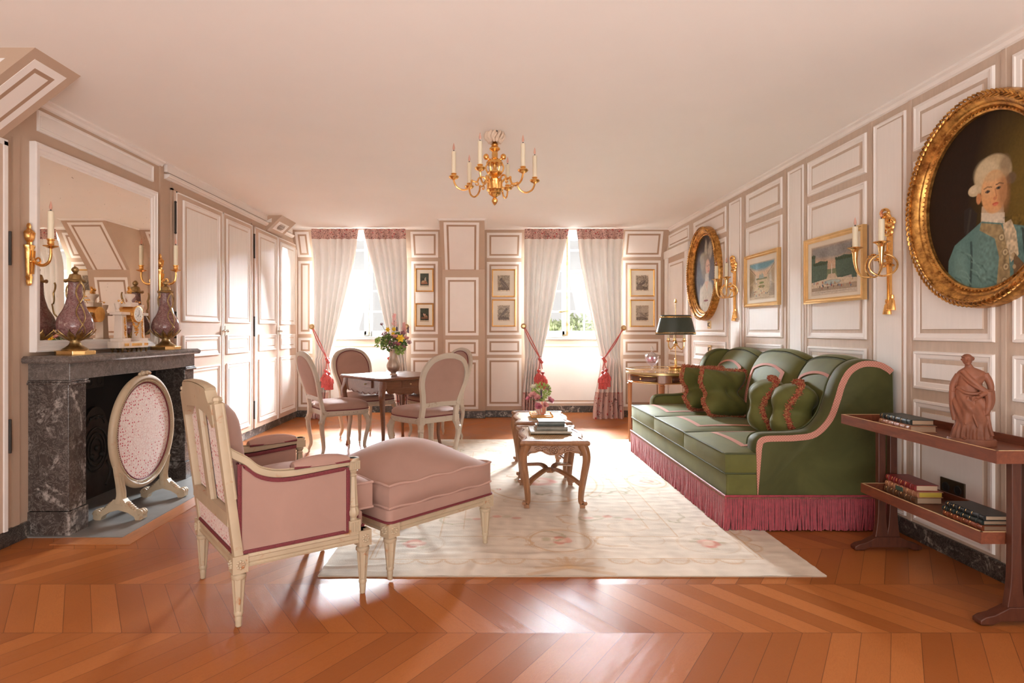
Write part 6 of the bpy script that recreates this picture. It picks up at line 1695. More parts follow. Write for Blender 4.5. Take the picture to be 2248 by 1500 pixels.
def book(x0, x1, y0, y1, z, h, mat, label, rz=0, spine='-x', pages=mPages, ribs=5, group=None, gold=True):
    cx, cy_ = (x0+x1)/2, (y0+y1)/2; a, b_ = (x1-x0)/2, (y1-y0)/2
    t = thing('book', label, 'book', (cx, cy_, z), rz, group)
    c = .003
    m = MB().box(-a+.006, a, -b_, b_, 0, c).box(-a+.006, a, -b_, b_, h-c, h)
    L = []
    for y in (-b_, b_): L.append([(-a+.008-.008*math.cos(th*1.0), y, h/2+h/2*math.sin(th)) for th in np.linspace(-PI/2, PI/2, 9)]+[(-a+.012, y, h-c), (-a+.012, y, c)])
    if spine == '-y':
        m = MB().box(-a, a, -b_+.006, b_, 0, c).box(-a, a, -b_+.006, b_, h-c, h); L = []
        for x in (-a, a): L.append([(x, -b_+.008-.008*math.cos(th), h/2+h/2*math.sin(th)) for th in np.linspace(-PI/2, PI/2, 9)]+[(x, -b_+.012, h-c), (x, -b_+.012, c)])
    m.skin(L)
    if ribs and spine == '-x':
        for k in range(ribs):
            y = lerp(-b_*.75, b_*.75, k/(ribs-1)); m.tube([(-a+.008-.0095*math.cos(th), y, h/2+(h/2+.0012)*math.sin(th)) for th in np.linspace(-PI/2, PI/2, 9)], .0018, 5)
    obj('cover', m, mat, t, smooth=30)
    i = .005
    if spine == '-x': m = MB().box(-a+.01, a-i, -b_+i*.7, b_-i*.7, c, h-c)
    else: m = MB().box(-a+i*.7, a-i*.7, -b_+.01, b_-i, c, h-c)
    obj('page_block', m, pages, t, smooth=0)
    if gold and spine == '-x':
        m = MB()
        for k in range(6): y = lerp(-b_*.8, b_*.8, k/5); m.tube([(-a+.008-.0084*math.cos(th), y+.006, h/2+(h/2+.0003)*math.sin(th)) for th in np.linspace(-1, 1, 7)], .0008, 4)
        obj('gilt_tooling', m, mGoldS, t)
    return t
G1 = 'grey books on the nearer coffee table'
z0 = .447
book(.285, .572, 4.04, 4.28, z0, .016, mLpale, 'large pale grey book at the bottom of the coffee table stack', 0, '-y', group=G1)
book(.33, .545, 4.075, 4.265, z0+.016, .026, mLgrey, 'grey clothbound book in the middle of the coffee table stack', 0, '-y', group=G1)
book(.345, .527, 4.10, 4.25, z0+.042, .034, mLteal, 'dark slate book on top of the coffee table stack', 0, '-y', group=G1)

# ---- flowers
def disk_rose(mb, c, r, rnd, up=Vector((0, 0, 1)), petals=16):
    up = up.normalized(); e1 = up.orthogonal().normalized(); e2 = up.cross(e1)
    for k in range(petals):
        q = k/petals; a = k*2.4; rr = r*(.25+.75*q); tilt = lerp(1.35, .35, q); d = e1*math.cos(a)+e2*math.sin(a); s_ = up.cross(d)
        L = []
        for i in range(5):
            u = i/4; w_ = rr*.62*math.sin(PI*(u*.75+.18)); p = c+d*(rr*.15+rr*u*math.cos(tilt)*1.0)+up*(rr*.9*u*math.sin(tilt)-r*.1+.012*u*u*rr/r)
            L.append([p-s_*w_+up*w_*.25, p, p+s_*w_+up*w_*.25])
        mb.skin(L, False)
def flower(kind, root, head, r, label, group, mat, seed=0, name='flower', cat='flower'):
    rnd = random.Random(seed); R0, Hd = Vector(root), Vector(head)
    t = thing(name, label, cat, tuple(R0), group=group)
    mid = (R0+Hd)/2; mid = Vector((lerp(R0.x, Hd.x, .35), lerp(R0.y, Hd.y, .35), mid.z))
    st = MB().tube(spl([tuple(R0), tuple(mid), tuple(Hd)], 5), .0022, 5); obj('stem', st, mStem, t, world=True)
    m = MB(); up = (Hd-mid).normalized()*.6+Vector((0, -.5, .5)); c = Hd
    if kind == 'rose': disk_rose(m, c, r, rnd, up)
    elif kind == 'daff':
        up = Vector((.1, -1, .1)).normalized(); e1 = up.orthogonal().normalized(); e2 = up.cross(e1)
        for k in range(6):
            a = k*PI/3+.3; d = e1*math.cos(a)+e2*math.sin(a); s_ = up.cross(d); m.skin([[c+d*r*u-s_*r*.34*math.sin(PI*min(1, u*.8+.15)), c+d*r*u+up*.006, c+d*r*u+s_*r*.34*math.sin(PI*min(1, u*.8+.15))] for u in (0, .3, .6, .85, 1)], False)
        m.skin([[c+up*h+(e1*math.cos(a)+e2*math.sin(a))*rr for a in np.linspace(0, 2*PI, 13)[:-1]] for h, rr in ((0, r*.15), (r*.3, r*.25), (r*.55, r*.36))], cap1=False)
    elif kind == 'plume':
        for k in range(150):
            q = rnd.random(); a = rnd.uniform(0, 6.3); w_ = r*.42*(1-q)**.8+.003; p = c+Vector((math.cos(a)*w_*rnd.random(), math.sin(a)*w_*rnd.random(), -r*1.1+q*r*2.2)); d = Vector((math.cos(a), math.sin(a), .9)).normalized()*.02
            m.tube([p, p+d], [.0018, .0008], 4)
    elif kind == 'spike':
        for k in range(26): q = k/26; a = k*2.4; m.ball(c+Vector((math.cos(a)*.005, math.sin(a)*.005, (q-.5)*2*r)), .0055*(1-.4*q), 5, 4)
    else:
        for k in range(26):
            a = rnd.uniform(0, 6.3); u = rnd.uniform(-.3, 1); p = c+Vector((math.cos(a)*math.sqrt(1-u*u*.9), math.sin(a)*math.sqrt(1-u*u*.9), u))*r*rnd.uniform(.6, 1); m.ball(p, r*.17, 6, 4); m.tube([c-Vector((0, 0, r*.8)), p], .0012, 4)
    obj('bloom', m, mat, t, world=True, smooth=50, fix=False); return t
def foliage(name, label, c, rx, rz, n, mat, seed, sz=(.012, .03), base=None):
    rnd = random.Random(seed); v, f = [], []
    for k in range(n):
        a = rnd.uniform(0, 6.3); u = rnd.uniform(-1, 1); q = rnd.uniform(.2, 1)**.5
        p = Vector(c)+Vector((math.cos(a)*rx*q*math.sqrt(1-u*u), math.sin(a)*rx*q*math.sqrt(1-u*u), rz*u*q))
        d = ((p-Vector(c)).normalized()+Vector((rnd.gauss(0, .5), rnd.gauss(0, .5), rnd.gauss(.2, .5)))).normalized(); s_ = d.orthogonal().normalized(); L = rnd.uniform(*sz)*1.4; w_ = L*.34; nn = d.cross(s_)
        i = len(v); v += [p, p+d*L*.5-s_*w_+nn*.003, p+d*L, p+d*L*.5+s_*w_+nn*.003]; f.append((i, i+1, i+2, i+3))
    m = MB().add(v, f)
    if base: 
        for k in range(7): a = k*.9; m.tube([base, (c[0]+rx*.5*math.cos(a), c[1]+rx*.5*math.sin(a), c[2])], .0018, 4)
    o = obj(name, m, mat, smooth=0, fix=False); return tag(o, label, 'foliage', None, 'stuff')
vx, vy = -.946, 5.87
va = thing('flower_vase', 'brushed pewter vase full of mixed flowers on the card table', 'vase', (vx, vy, .713))
obj('body', MB().lathe([(p[0], p[1]) for p in spl([(.036, 0), (.036, .006), (.026, .018), (.030, .03), (.052, .05), (.064, .082), (.060, .115), (.043, .155), (.036, .19), (.037, .225), (.046, .258), (.043, .258), (.032, .22), (.03, .20)], 4)], 48, mod=lambda a, z: 1+.035*math.cos(a*8)*(1 if .03 < z < .24 else 0), cap=True), mPewter, va, smooth=60)
foliage('bouquet_leaves', 'green leaves filling the bouquet on the card table', (vx, vy, 1.035), .12, .085, 420, mLeaf, 1, base=(vx, vy, .93))
foliage('bouquet_leaves', 'yellow-green bracts hanging at the left of the card table bouquet', (vx-.12, vy-.03, 1.03), .055, .045, 90, mLeafL, 2)
foliage('bouquet_leaves', 'pale green frilled bloom low on the right of the card table bouquet', (vx+.075, vy-.05, .965), .04, .035, 90, mLeafL, 3)
G2 = 'flowers in the card table vase'; rt = (vx, vy, .90)
Fl = lambda kind, px, py, r, lab, mat, seed, dy=0, nm='flower': flower(kind, rt, tuple(onY(px, py, vy-.02+dy)), r, lab, G2, mat, seed, nm)
Fl('plume', 866, 704, .055, 'tall pale pink plume in the middle of the card table bouquet', mAstil, 1); Fl('plume', 887, 722, .05, 'pale pink plume leaning right in the card table bouquet', mAstil, 2)
Fl('daff', 879, 743, .042, 'large yellow daffodil at the front of the card table bouquet', mYellow, 3, -.07, 'daffodil'); Fl('daff', 851, 724, .026, 'yellow bloom at the upper left of the card table bouquet', mYellow, 4, -.03, 'daffodil'); Fl('daff', 865, 723, .024, 'small yellow bloom at the top centre of the card table bouquet', mYellow, 5, 0, 'daffodil'); Fl('daff', 863, 733, .02, 'small yellow bud under the top blooms of the card table bouquet', mYellow, 6, -.05, 'daffodil')
Fl('rose', 866, 741, .036, 'pink bloom left of the large daffodil', mRose, 7, -.06); Fl('rose', 891, 744, .034, 'pale pink bloom right of the large daffodil', mRose, 8, -.03); Fl('rose', 873, 757, .032, 'deep pink bloom under the large daffodil', mRoseD, 9, -.07)
for k, (x, y, s_) in enumerate(((852, 752, .03), (844, 734, .028), (862, 756, .026), (884, 732, .026), (898, 752, .026), (838, 712, .016), (886, 762, .022))):
    Fl('sprig', x, y, s_, ['mauve bud cluster low on the left of the bouquet', 'mauve bud cluster under the upper left yellow bloom', 'mauve buds beneath the pink bloom in the bouquet centre', 'mauve buds between the two pink plumes', 'mauve sprig sticking out at the far right of the bouquet', 'thin mauve sprig sticking up at the left of the bouquet', 'mauve buds low on the right above the green bloom'][k], mMauve, 20+k, -.03)
Fl('spike', 896, 724, .03, 'dark violet spike curving at the right of the bouquet', mViolet, 30); Fl('spike', 871, 722, .018, 'short dark violet spike beside the top yellow bloom', mViolet, 31)
# small bouquet in a striped glass
tx, ty = .43, 4.87
tr = thing('tray', 'small square mirrored tray with pierced gilt rim under the small bouquet', 'tray', (tx, ty, .447), group=None)
m = MB().box(-.085, .085, -.115, .115, .008, .014); obj('tray_base', m, M('mirrored tray', (.7, .66, .6), .12, 1), tr, smooth=0)
m = MB().tube([(-.087, -.117, .024), (.087, -.117, .024), (.087, .117, .024), (-.087, .117, .024)], .0035, 6, closed=True).tube([(-.087, -.117, .008), (.087, -.117, .008), (.087, .117, .008), (-.087, .117, .008)], .0035, 6, closed=True)
for i in range(16):
    q = -.087+.174*i/15
    for y in (-.117, .117): m.ball((q, y, .016), .0045, 6, 4)
for i in range(20):
    q = -.117+.234*i/19
    for x in (-.087, .087): m.ball((x, q, .016), .0045, 6, 4)
for x in (-.08, .08):
    for y in (-.11, .11): m.ball((x, y, .004), .005, 6, 4)
obj('gilt_rim', m, mGold, tr)
bw = thing('glass_bowl', 'small pink and white striped glass vase on the mirrored tray', 'vase', (tx, ty, .461))
def stripe():
    m, nt, b = newmat('coral striped glass'); v = coord(nt, (3, 3, .6)); n = nz(nt, v, 9, 3, .5, 1.5)
    nt.links.new(ramp(nt, n, [(.50, (.78, .68, .60)), (.56, (.78, .30, .20))]), b.inputs['Base Color']); b.inputs['Roughness'].default_value = .12; return m
obj('body', MB().lathe([(p[0], p[1]) for p in spl([(.024, 0), (.036, .01), (.046, .04), (.046, .07), (.040, .10), (.038, .112), (.035, .112), (.036, .09)], 4)], 32), stripe(), bw, smooth=60)
foliage('bouquet_leaves', 'green leaves of the small bouquet on the far coffee table', (tx+.01, ty, .655), .07, .07, 240, mLeafL, 5, (.010, .022), (tx, ty, .56))
G3 = 'flowers in the small striped vase'; rt2 = (tx, ty, .56)
def F3(kind, px, py, r, lab, mat, seed, dy=0): flower(kind, rt2, tuple(onY(px, py, ty+dy)), r, lab, G3, mat, seed)
F3('rose', 1173, 851, .034, 'cream bloom at the top left of the small bouquet', mWhiteF, 1); F3('rose', 1186, 860, .034, 'cream bloom in the centre of the small bouquet', mWhiteF, 2, -.02)
F3('rose', 1171, 868, .040, 'large pale pink bloom on the left of the small bouquet', mRose, 3, -.03); F3('rose', 1180, 874, .036, 'open pale pink bloom left of centre in the small bouquet', mRose, 4, -.05); F3('rose', 1161, 876, .026, 'bright pink bloom at the left edge of the small bouquet', mRoseD, 5)
F3('rose', 1207, 880, .036, 'deep pink bloom at the right of the small bouquet', mRoseD, 6, -.01); F3('rose', 1183, 893, .034, 'pink bloom hanging over the front of the striped vase', mRoseD, 7, -.05); F3('rose', 1197, 890, .028, 'pink bloom hanging over the right of the striped vase', mRose, 8, -.04)
F3('spike', 1188, 864, .035, 'dark spike in the centre of the small bouquet', mViolet, 9, -.06); F3('sprig', 1203, 853, .022, 'mauve sprig at the top right of the small bouquet', mMauve, 10)

# ================================================================ ROUND SIDE TABLE, LAMP, CRYSTAL JAR
sx0, sy0 = 1.765, 6.05
st = thing('side_table', 'round mahogany side table with pierced brass gallery in the corner behind the sofa', 'side table', (sx0, sy0, 0))
Rt = .355
obj('apron', MB().lathe([(Rt-.035, .635), (Rt-.03, .64), (Rt-.03, .715), (Rt-.035, .72)], 64), M('mahogany apron', (.30, .10, .04), .3, var=.15, coat=.3), st)
m = MB().lathe([(Rt-.02, .716), (Rt, .72), (Rt, .735), (Rt-.006, .738)], 64, cap=False); m.lathe([(Rt-.028, .632), (Rt-.022, .637), (Rt-.028, .642)], 64, cap=False)
for z in (.741, .766): m.tube([(Rt*.99*math.cos(a), Rt*.99*math.sin(a), z) for a in np.linspace(0, 2*PI, 73)[:-1]], .003, 6, closed=True)
for i in range(120): a = 2*PI*i/120; m.tube([(Rt*.99*math.cos(a), Rt*.99*math.sin(a), .741), (Rt*.99*math.cos(a), Rt*.99*math.sin(a), .766)], .0022, 4)
obj('brass_gallery', m, mBrassP, st)
obj('marble_top', MB().lathe([(Rt-.008, .728), (Rt-.008, .738)], 64), marble('brown marble top', (.22, .10, .07), (.50, .36, .28), scale=6, rough=.12), st)
for k in range(4):
    a = R(-105)+k*PI/2; c_ = (Rt-.032)
    m = MB(); m.T = Matrix.Rotation(a, 4, 'Z'); m.box(c_-.024, c_+.006, -.026, .026, .632, .716)
    m.box(c_+.004, c_+.009, -.018, .018, .645, .705)
    m.T = None; x, y = (c_-.008)*math.cos(a), (c_-.008)*math.sin(a)
    m.lathe([(.026, .632), (.018, .622), (.027, .612), (.024, .60), (.013, .07), (.017, .06), (.014, .03), (.009, 0)], 16, (x, y, 0))
    obj('leg', m, mCherry, st)
for a0 in (R(-142), R(-60)):
    m = MB(); L = []
    for z in (.650, .705): L.append([((Rt-.026)*math.cos(a0+q), (Rt-.026)*math.sin(a0+q), z) for q in np.linspace(-.50, .50, 15)])
    m.skin(L, False); dr = obj('drawer', m, mMahogV, st, solid=.004)
    m = MB(); m.tube([((Rt-.023)*math.cos(a0+q), (Rt-.023)*math.sin(a0+q), z) for q, z in [(q, .648) for q in np.linspace(-.52, .52, 12)]+[(q, .707) for q in np.linspace(.52, -.52, 12)]], .0025, 5, closed=True)
    m.ball(((Rt-.015)*math.cos(a0), (Rt-.015)*math.sin(a0), .678), .011); obj('knob', m, mGoldS, dr)
lp = thing('table_lamp', 'brass three-candle lamp with dark green oval shade on the round side table', 'lamp', (1.925, 6.10, .738))
m = MB(); m.lathe([(.07, 0), (.07, .03), (.062, .034), (.088, .040), (.090, .046), (.06, .052), (.02, .058), (.012, .062), (.014, .10), (.010, .125), (.006, .13), (.0035, .14), (.0035, .70), (.001, .705)], 32)
m.lathe([(.008, .70), (.014, .712), (.010, .73), (.004, .742), (.001, .75)], 12); m.lathe([(.014, .26), (.02, .27), (.022, .285), (.012, .30), (.008, .32)], 16)
obj('stand', m, mGoldS, lp)
for k in range(3):
    a = R(200+k*120); d = (math.cos(a), math.sin(a)); m = MB()
    P = spl([(0, 0, .29), (.03*d[0], .03*d[1], .25), (.06*d[0], .06*d[1], .225), (.085*d[0], .085*d[1], .25), (.09*d[0], .09*d[1], .30)], 6); m.tube(P, .006, 8)
    m.lathe([(.008, .30), (.022, .31), (.025, .314), (.013, .318), (.013, .335), (.017, .338), (.012, .34)], 16, (.09*d[0], .09*d[1], 0)); br = obj('arm', m, mGoldS, lp)
    m = MB().lathe([(.0125, .338), (.0125, .46), (.002, .46)], 14, (.09*d[0], .09*d[1], 0)); obj('candle_tube', m, mCandle, br)
m = MB(); L = []
for q in np.linspace(0, 1, 9): L.append([(lerp(.205, .152, q)*math.cos(a), lerp(.13, .095, q)*math.sin(a), lerp(.375, .575, q)) for a in np.linspace(0, 2*PI, 49)[:-1]])
m.skin(L, cap0=False, cap1=False); sh = obj('lamp_shade', m, mTole, lp, solid=.003)
m = MB()
for z, w_, h_ in ((.392, .2015, .1275), (.555, .1585, .0995)):
    for i in range(90):
        a = 2*PI*i/90; p = Vector((w_*math.cos(a)*1.012, h_*math.sin(a)*1.012, z)); tdir = Vector((-math.sin(a)*w_, math.cos(a)*h_, 0)).normalized()
        for s in (-1, 1): m.tube([p, p+tdir*.006+Vector((0, 0, s*.008))], [.0028, .0015], 4)
obj('gilt_leaf_border', m, mGoldS, sh)
L = MB(); L.lathe([(.03, .56), (.001, .561)], 12); obj('shade_fitting', L, mGoldS, lp)
cj = thing('crystal_jar', 'lidded cut-crystal jar with pink petals on the round side table', 'jar', (1.648, 5.98, .738))
fac = lambda a, z: 1+.035*math.cos(a*14)
m = MB().lathe([(.042, 0), (.044, .004), (.03, .012), (.012, .022), (.010, .035), (.016, .045), (.012, .058), (.022, .068), (.046, .085), (.062, .11), (.067, .14), (.065, .155)], 56, mod=fac, cap=False)
obj('bowl', m, mCrystal, cj, smooth=20); m = MB().lathe([(.069, .154), (.070, .160), (.058, .175), (.03, .190), (.014, .198), (.008, .205), (.012, .215), (.016, .228), (.010, .245), (.001, .262)], 56, mod=fac, cap=False); obj('lid', m, mCrystal, cj, smooth=20)
rnd = random.Random(3); m = MB()
for k in range(120):
    a = rnd.uniform(0, 6.3); q = rnd.random()**.5; p = Vector((.045*q*math.cos(a), .045*q*math.sin(a), .108+.05*rnd.random()*(1-.5*q))); m.ball(p, .007, 5, 4, (1, 1, .5))
o = obj('dried_petals', m, M('pink dried petals', (.62, .20, .28), .7, var=.4, vs=90)); tag(o, 'pink dried petals inside the crystal jar', 'petals', None, 'stuff'); o.location = (1.648, 5.98, .738)

# ================================================================ TRAY TABLE
tt = thing('tray_table', 'two-tier mahogany tray table against the right wall', 'tray table', (2.10, 2.74, 0))
mEdge = M('pale edge', (.62, .42, .22), .4)  # paler tone for the tops of the tray rims
def trayp(x0, x1, y0, y1, z, zt, name):
    mb = MB().box(x0+.003, x1-.003, y0+.003, y1-.003, z-.0115, z)
    o = obj(name, mb, mMahog, tt, world=True, smooth=0)
    mb = MB(); w_ = .010
    mb.box(x0, x0+w_, y0, y1, z-.012, zt).box(x1-w_, x1, y0, y1, z-.012, zt+.0).box(x0+w_, x1-w_, y0, y0+w_, z-.012, zt).box(x0+w_, x1-w_, y1-w_, y1, z-.012, zt)
    obj('rim', mb, mMahog, o, world=True, smooth=0)
    mb = MB(); mb.box(x0, x0+w_*.8, y0, y1, zt, zt+.0012).box(x0, x1, y0, y0+w_*.8, zt, zt+.0012).box(x0, x1, y1-w_*.8, y1, zt, zt+.0012); obj('pale_edge', mb, mEdge, o, world=True, smooth=0)
trayp(1.925, 2.29, 2.245, 3.235, .658, .695, 'upper_tray'); trayp(1.95, 2.265, 2.345, 3.105, .318, .353, 'lower_tray')
for y in (3.115, 2.325):
    mb = MB()
    for x in (2.062, 2.122):
        L = []
        for z, w_ in ((.06, .038), (.14, .026), (.20, .022), (.32, .020), (.64, .020)): L.append([(x-w_, y-.014, z), (x+w_*.9, y-.014, z), (x+w_*.9, y+.014, z), (x-w_, y+.014, z)])
        mb.skin(L)
    mb.box(1.99, 2.20, y-.012, y+.012, .630, .648)
    obj('upright', mb, mMahogV, tt, world=True, smooth=0, bevel=.003)
    ft = [(1.915, .006), (1.915, .022), (1.935, .034), (1.97, .042), (2.01, .062), (2.03, .072), (2.15, .072), (2.17, .062), (2.21, .042), (2.245, .034), (2.265, .022), (2.265, .006), (2.22, .004), (2.19, .018), (1.99, .018), (1.96, .004)]
    mb = MB().prism(ft, lambda x, z: (x, y-.022, z), lambda x, z: (x, y+.022, z)); mb.box(1.925, 1.955, y-.015, y+.015, 0, .006).box(2.225, 2.255, y-.015, y+.015, 0, .006)
    obj('foot', mb, mMahogV, tt, world=True, smooth=20, bevel=.004)
GA, GB, GC = 'books at the far end of the upper tray', 'books at the far end of the lower tray', 'books at the near end of the lower tray'
zu, zl = .6585, .3185
book(2.045, 2.175, 2.86, 3.12, zu, .032, mLtan, 'tan leather book under the dark green one on the upper tray', R(-6), group=GA)
book(2.06, 2.175, 2.88, 3.13, zu+.032, .027, mLgreen, 'dark green leather book topping the upper tray pair', R(-4), group=GA)
book(2.05, 2.18, 2.84, 3.075, zl, .031, mLbrown, 'worn brown book at the bottom of the stack under the red one', R(-2), group=GB)
b2 = book(2.052, 2.178, 2.835, 3.07, zl+.031, .028, mLtan, 'brown book with green spine label and yellow page edges', R(-1), pages=mPagesY, group=GB)
obj('spine_label', MB().box(-.066, -.0625, -.02, .03, .004, .024), M('green label', (.06, .10, .07), .5), b2, smooth=0)
book(2.058, 2.172, 2.85, 3.08, zl+.059, .029, mLred, 'red leather book on top of the far lower stack', R(-4), group=GB)
book(2.045, 2.17, 2.455, 2.67, zl, .024, mLorange, 'orange-brown leather book at the bottom of the near lower stack', R(-1), group=GC)
book(2.046, 2.165, 2.46, 2.675, zl+.024, .020, mLgreen, 'dark leather book in the middle of the near lower stack', R(0), group=GC)
book(2.055, 2.172, 2.455, 2.67, zl+.044, .021, mLblack, 'dark leather book topping the near lower stack', R(-2), group=GC)

# ---- terracotta figure
sg = thing('statuette', 'terracotta figure of a draped standing person on the tray table', 'statue', (2.095, 2.57, .659), R(-28))
mb = MB(); o8 = [(.088*math.cos(a)*(1 if abs(math.cos(a)) < .9 else .98), .058*math.sin(a)) for a in np.linspace(0, 2*PI, 33)[:-1]]
mb.skin([[(x*k, y*k, z) for x, y in o8] for k, z in ((1, 0), (1, .022), (.96, .027))]); pl_ = obj('plinth', mb, mTerra, sg, smooth=40)
F = MB(); L = []
sec = [(.022, .070, .048, .0, .0), (.05, .066, .044, 0, 0), (.09, .060, .041, .003, -.002), (.13, .058, .042, .002, -.006), (.165, .060, .044, -.002, -.008), (.195, .058, .040, -.006, -.004), (.225, .050, .034, -.010, 0), (.25, .042, .029, -.008, .001), (.275, .046, .031, -.004, 0), (.298, .052, .031, -.001, 0), (.315, .048, .025, 0, .001), (.326, .030, .020, -.004, .001), (.334, .015, .014, -.008, 0), (.348, .012, .012, -.012, -.002)]
zz = np.linspace(.022, .348, 66)
def isec(z):
    for i in range(len(sec)-1):
        if sec[i][0] <= z <= sec[i+1][0]+1e-9: q = (z-sec[i][0])/(sec[i+1][0]-sec[i][0]); q = max(0, min(1, q)); return [lerp(sec[i][k], sec[i+1][k], q) for k in range(1, 5)]
for z in zz:
    rx, ry, cx, cy_ = isec(z); row = []
    low = sm((.10-z)/.05); mid_ = sm((z-.08)/.04)*sm((.27-z)/.05); upr = sm((z-.25)/.03)*sm((.325-z)/.02)
    for j in range(96):
        a = 2*PI*j/96
        f_ = 1+low*.085*math.cos(a*17+1.2*math.sin(a*3))+mid_*(.055*math.sin(a*5+z*62)+.03*math.sin(a*11+z*90))+upr*.035*math.sin(a*6-z*120)
        knee = .014*math.exp(-((a-4.45)/.35)**2-((z-.155)/.045)**2)+.010*math.exp(-((a-4.2)/.25)**2-((z-.10)/.05)**2)
        row.append((cx+(rx*f_+knee)*math.cos(a), cy_+(ry*f_+knee)*math.sin(a), z))
    L.append(row)
F.skin(L)
hc = Vector((-.016, -.006, .367)); F.ball(hc, .0205, 20, 14, (.88, 1.0, 1.18)); F.ball(hc+Vector((.001, .006, .006)), .0195, 18, 12, (1.0, 1.0, .98)); F.ball(hc+Vector((.018, .012, .004)), .0105, 12, 8)
F.tube([hc+Vector((-.001, -.0205, .004)), hc+Vector((-.001, -.0245, -.005))], [.0022, .0034], 8); F.ball(hc+Vector((0, -.017, -.018)), .007, 10, 7); F.ball(hc+Vector((-.001, -.0205, -.0115)), .0032, 8, 6, (1.5, 1, .7))
for s in (-1, 1): F.ball(hc+Vector((s*.0075, -.0165, .003)), .0036, 8, 6); F.tube([hc+Vector((s*.003, -.0195, .008)), hc+Vector((s*.012, -.0165, .0085))], .0022, 6); F.ball(hc+Vector((s*.019, 0, 0)), .0045, 8, 6)
F.tube([hc+Vector((.0185*math.cos(a), .001+.0175*math.sin(a), .012)) for a in np.linspace(0, 2*PI, 20)[:-1]], .0028, 8, closed=True)
arm1 = spl([(.044, .0, .306), (.060, -.004, .272), (.062, -.014, .238), (.038, -.040, .226), (.016, -.052, .214)], 6); n = len(arm1); F.tube(arm1, [lerp(.015, .0085, i/(n-1)) for i in range(n)], 12)
F.ball((.008, -.055, .209), .0085, 10, 8, (1.2, .9, .75))
for k in range(4): b0 = Vector((.003-.001*k, -.058+.001*k, .213-.0042*k)); F.tube([b0, b0+Vector((-.010, -.004, -.003)), b0+Vector((-.016+.002*k, -.003, -.009))], [.0028, .0026, .0018], 7)
F.tube([(.008, -.060, .214), (.001, -.068, .212)], [.003, .002], 7)
arm2 = spl([(-.044, .0, .300), (-.062, .004, .262), (-.066, .008, .225), (-.060, .012, .19)], 6); F.tube(arm2, [lerp(.014, .009, i/(len(arm2)-1)) for i in range(len(arm2))], 12)
for (P, r0, r1) in (([(-.034, -.014, .318), (-.012, -.032, .285), (.022, -.036, .250), (.050, -.030, .226), (.058, -.012, .20)], .011, .012), ([(-.040, .0, .312), (-.026, -.024, .285), (.004, -.036, .255), (.035, -.040, .235)], .008, .008),
                    ([(-.052, -.006, .245), (-.030, -.034, .226), (.0, -.040, .222), (.03, -.036, .228)], .007, .007), ([(-.055, .0, .226), (-.036, -.032, .200), (-.006, -.046, .195), (.03, -.034, .215)], .006, .006),
                    ([(.050, -.030, .232), (.052, -.034, .19), (.046, -.034, .15), (.040, -.032, .135)], .017, .009), ([(.062, -.014, .235), (.068, -.006, .19), (.062, -.004, .155)], .015, .008), ([(-.066, .006, .225), (-.066, .006, .16), (-.058, .004, .10)], .013, .009),
                    ([(-.02, -.043, .21), (-.024, -.05, .15), (-.03, -.046, .09)], .005, .004), ([(.0, -.047, .19), (-.006, -.055, .14), (.012, -.05, .08)], .005, .004), ([(.05, -.025, .13), (.056, -.03, .08), (.064, -.03, .045)], .007, .008)):
    Q = spl(P, 6); F.tube(Q, [lerp(r0, r1, i/(len(Q)-1)) for i in range(len(Q))], 10)
F.ball((-.036, -.046, .030), .010, 10, 6, (.8, 1.5, .6))
fg = obj('figure', F, mTerra, sg, smooth=0, fix=True)
rm = fg.modifiers.new('r', 'REMESH'); rm.mode = 'VOXEL'; rm.voxel_size = .0017; rm.use_smooth_shade = True
sm_ = fg.modifiers.new('s', 'SMOOTH'); sm_.iterations = 3; sm_.factor = .5

# ================================================================ CHANDELIER
cl = thing('chandelier', 'gilt bronze chandelier with six candle arms on the ceiling', 'chandelier', (.04, 3.97, 0))
m = MB(); orn = lambda k, a_: (lambda a, z: 1+a_*math.cos(a*k+z*60))
m.lathe([(.010, 2.45), (.010, 2.42), (.018, 2.408), (.024, 2.398), (.020, 2.390), (.028, 2.382), (.036, 2.374), (.036, 2.366), (.024, 2.358), (.018, 2.35)], 24)
m.lathe([(.018, 2.352), (.020, 2.335), (.018, 2.318), (.022, 2.308), (.040, 2.296), (.052, 2.282), (.056, 2.270), (.05, 2.264), (.02, 2.262)], 32, mod=orn(6, .08))
m.lathe([(.018, 2.265), (.014, 2.24), (.018, 2.215), (.03, 2.21), (.048, 2.218), (.05, 2.208), (.04, 2.195), (.026, 2.186), (.020, 2.178), (.026, 2.170), (.045, 2.166)], 32, mod=orn(6, .07))
for k in range(6):
    a = k*PI/3; d = Vector((math.cos(a), math.sin(a), 0))
    m.tube(spl([tuple(d*.050+Vector((0, 0, 2.272))), tuple(d*.060+Vector((0, 0, 2.245))), tuple(d*.050+Vector((0, 0, 2.215)))], 5), .0055, 6)
for s in (-1, 1):
    m.ball((s*.058, -.0, 2.318), .020, 14, 10, (.95, .9, 1.05)); m.tube([(s*.035, 0, 2.30), (s*.05, 0, 2.308)], .009, 8)
m.lathe([(.045, 2.168), (.052, 2.16), (.050, 2.15), (.048, 2.12), (.046, 2.10), (.054, 2.096), (.050, 2.088), (.040, 2.08), (.042, 2.073), (.036, 2.064), (.020, 2.054), (.012, 2.046), (.010, 2.042), (.019, 2.032), (.020, 2.02), (.012, 2.004), (.002, 1.992)], 40, mod=orn(8, .05))
for k in range(8): a = k*PI/4; m.box(.047*math.cos(a)-.005, .047*math.cos(a)+.005, .047*math.sin(a)-.005, .047*math.sin(a)+.005, 2.10, 2.155)
obj('body', m, mGold, cl)
m = MB(); rnd = random.Random(4)
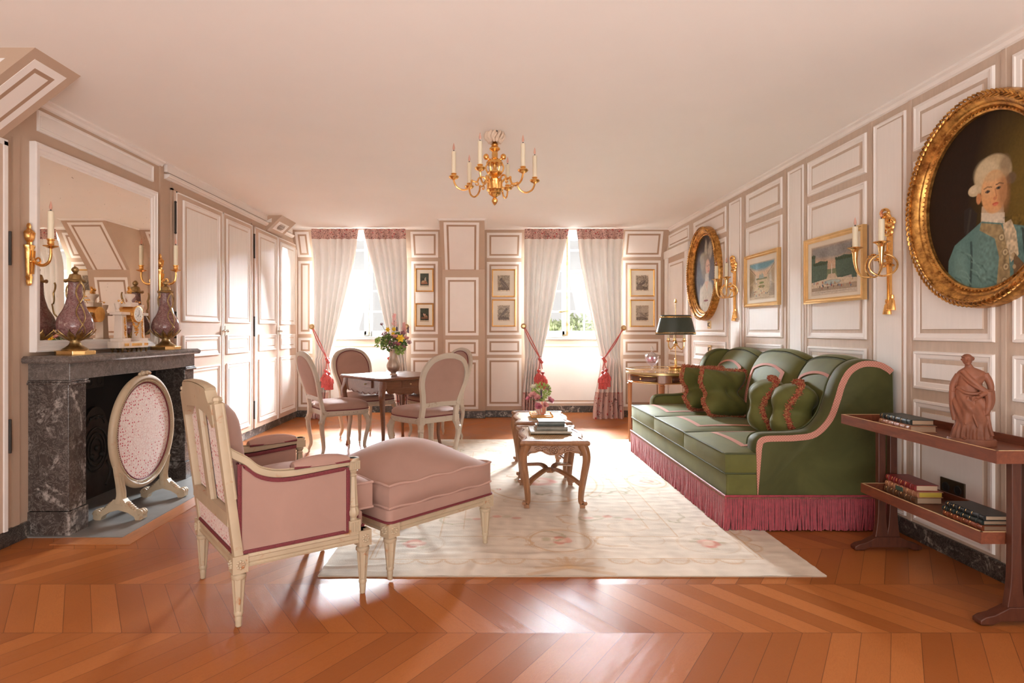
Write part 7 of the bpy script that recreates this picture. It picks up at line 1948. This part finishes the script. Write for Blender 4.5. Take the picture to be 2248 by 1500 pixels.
for k in range(22):
    a = k*2*PI/11+.1*(k % 2); r0, r1, zc = .015, (.058 if k < 11 else .045), (2.452 if k < 11 else 2.442)
    d = Vector((math.cos(a), math.sin(a), 0)); s_ = Vector((-d.y, d.x, 0))
    P = spl([tuple(d*r0+Vector((0, 0, 2.474))), tuple(d*r1*.9+s_*.008+Vector((0, 0, zc+.018))), tuple(d*r1-s_*.006+Vector((0, 0, zc-.008))), tuple(d*.03+Vector((0, 0, zc-.028)))], 6)
    m.tube(P, [.007]+[.014]*(len(P)-2)+[.008], 8, sy=.7)
obj('fabric_rosette', m, mBow, cl); obj('ceiling_plate', MB().lathe([(.04, 2.470), (.042, 2.482)], 20), mIron, cl)
for k in range(6):
    an = R(10+60*k); d = Vector((math.cos(an), math.sin(an), 0)); o = lambda r, z: tuple(d*r+Vector((0, 0, z)))
    m = MB(); P = spl([o(.045, 2.145), o(.075, 2.178), o(.105, 2.172), o(.118, 2.148), o(.135, 2.145), o(.155, 2.148), o(.162, 2.120), o(.185, 2.095), (tuple(d*.22+Vector((0, 0, 2.088)))), o(.255, 2.105), o(.272, 2.135), o(.276, 2.16)], 6)
    m.tube(P, .0062, 8); m.tube(spl([o(.118, 2.148), o(.11, 2.13), o(.122, 2.122), o(.13, 2.132)], 5), .0045, 6); m.ball(o(.155, 2.150), .009, 8, 6)
    m.lathe([(.007, 2.150), (.016, 2.156), (.026, 2.160), (.033, 2.170), (.030, 2.177), (.016, 2.179), (.014, 2.186), (.018, 2.189), (.018, 2.194), (.013, 2.195)], 24, (d.x*.276, d.y*.276, 0), mod=lambda a, z: 1+.04*math.cos(a*8))
    ar = obj('arm', m, mGold, cl)
    mc, mw, ml = MB(), MB(), MB(); candle(mc, mw, ml, (d.x*.276, d.y*.276, 2.192), .148, .0140)
    obj('candle_tube', mc, mCandle, ar); obj('bulb_base', mw, mWick, ar); obj('flame_bulb', ml, mBulb, ar)
# small smoke detector on the ceiling behind the chandelier
sd = thing('smoke_detector', 'small white round detector on the ceiling behind the chandelier', 'smoke detector', (.035, 4.80, ZC))
obj('housing', MB().lathe([(.045, 0), (.045, -.012), (.038, -.028), (.02, -.034), (.002, -.035)], 28), mEnamel, sd)
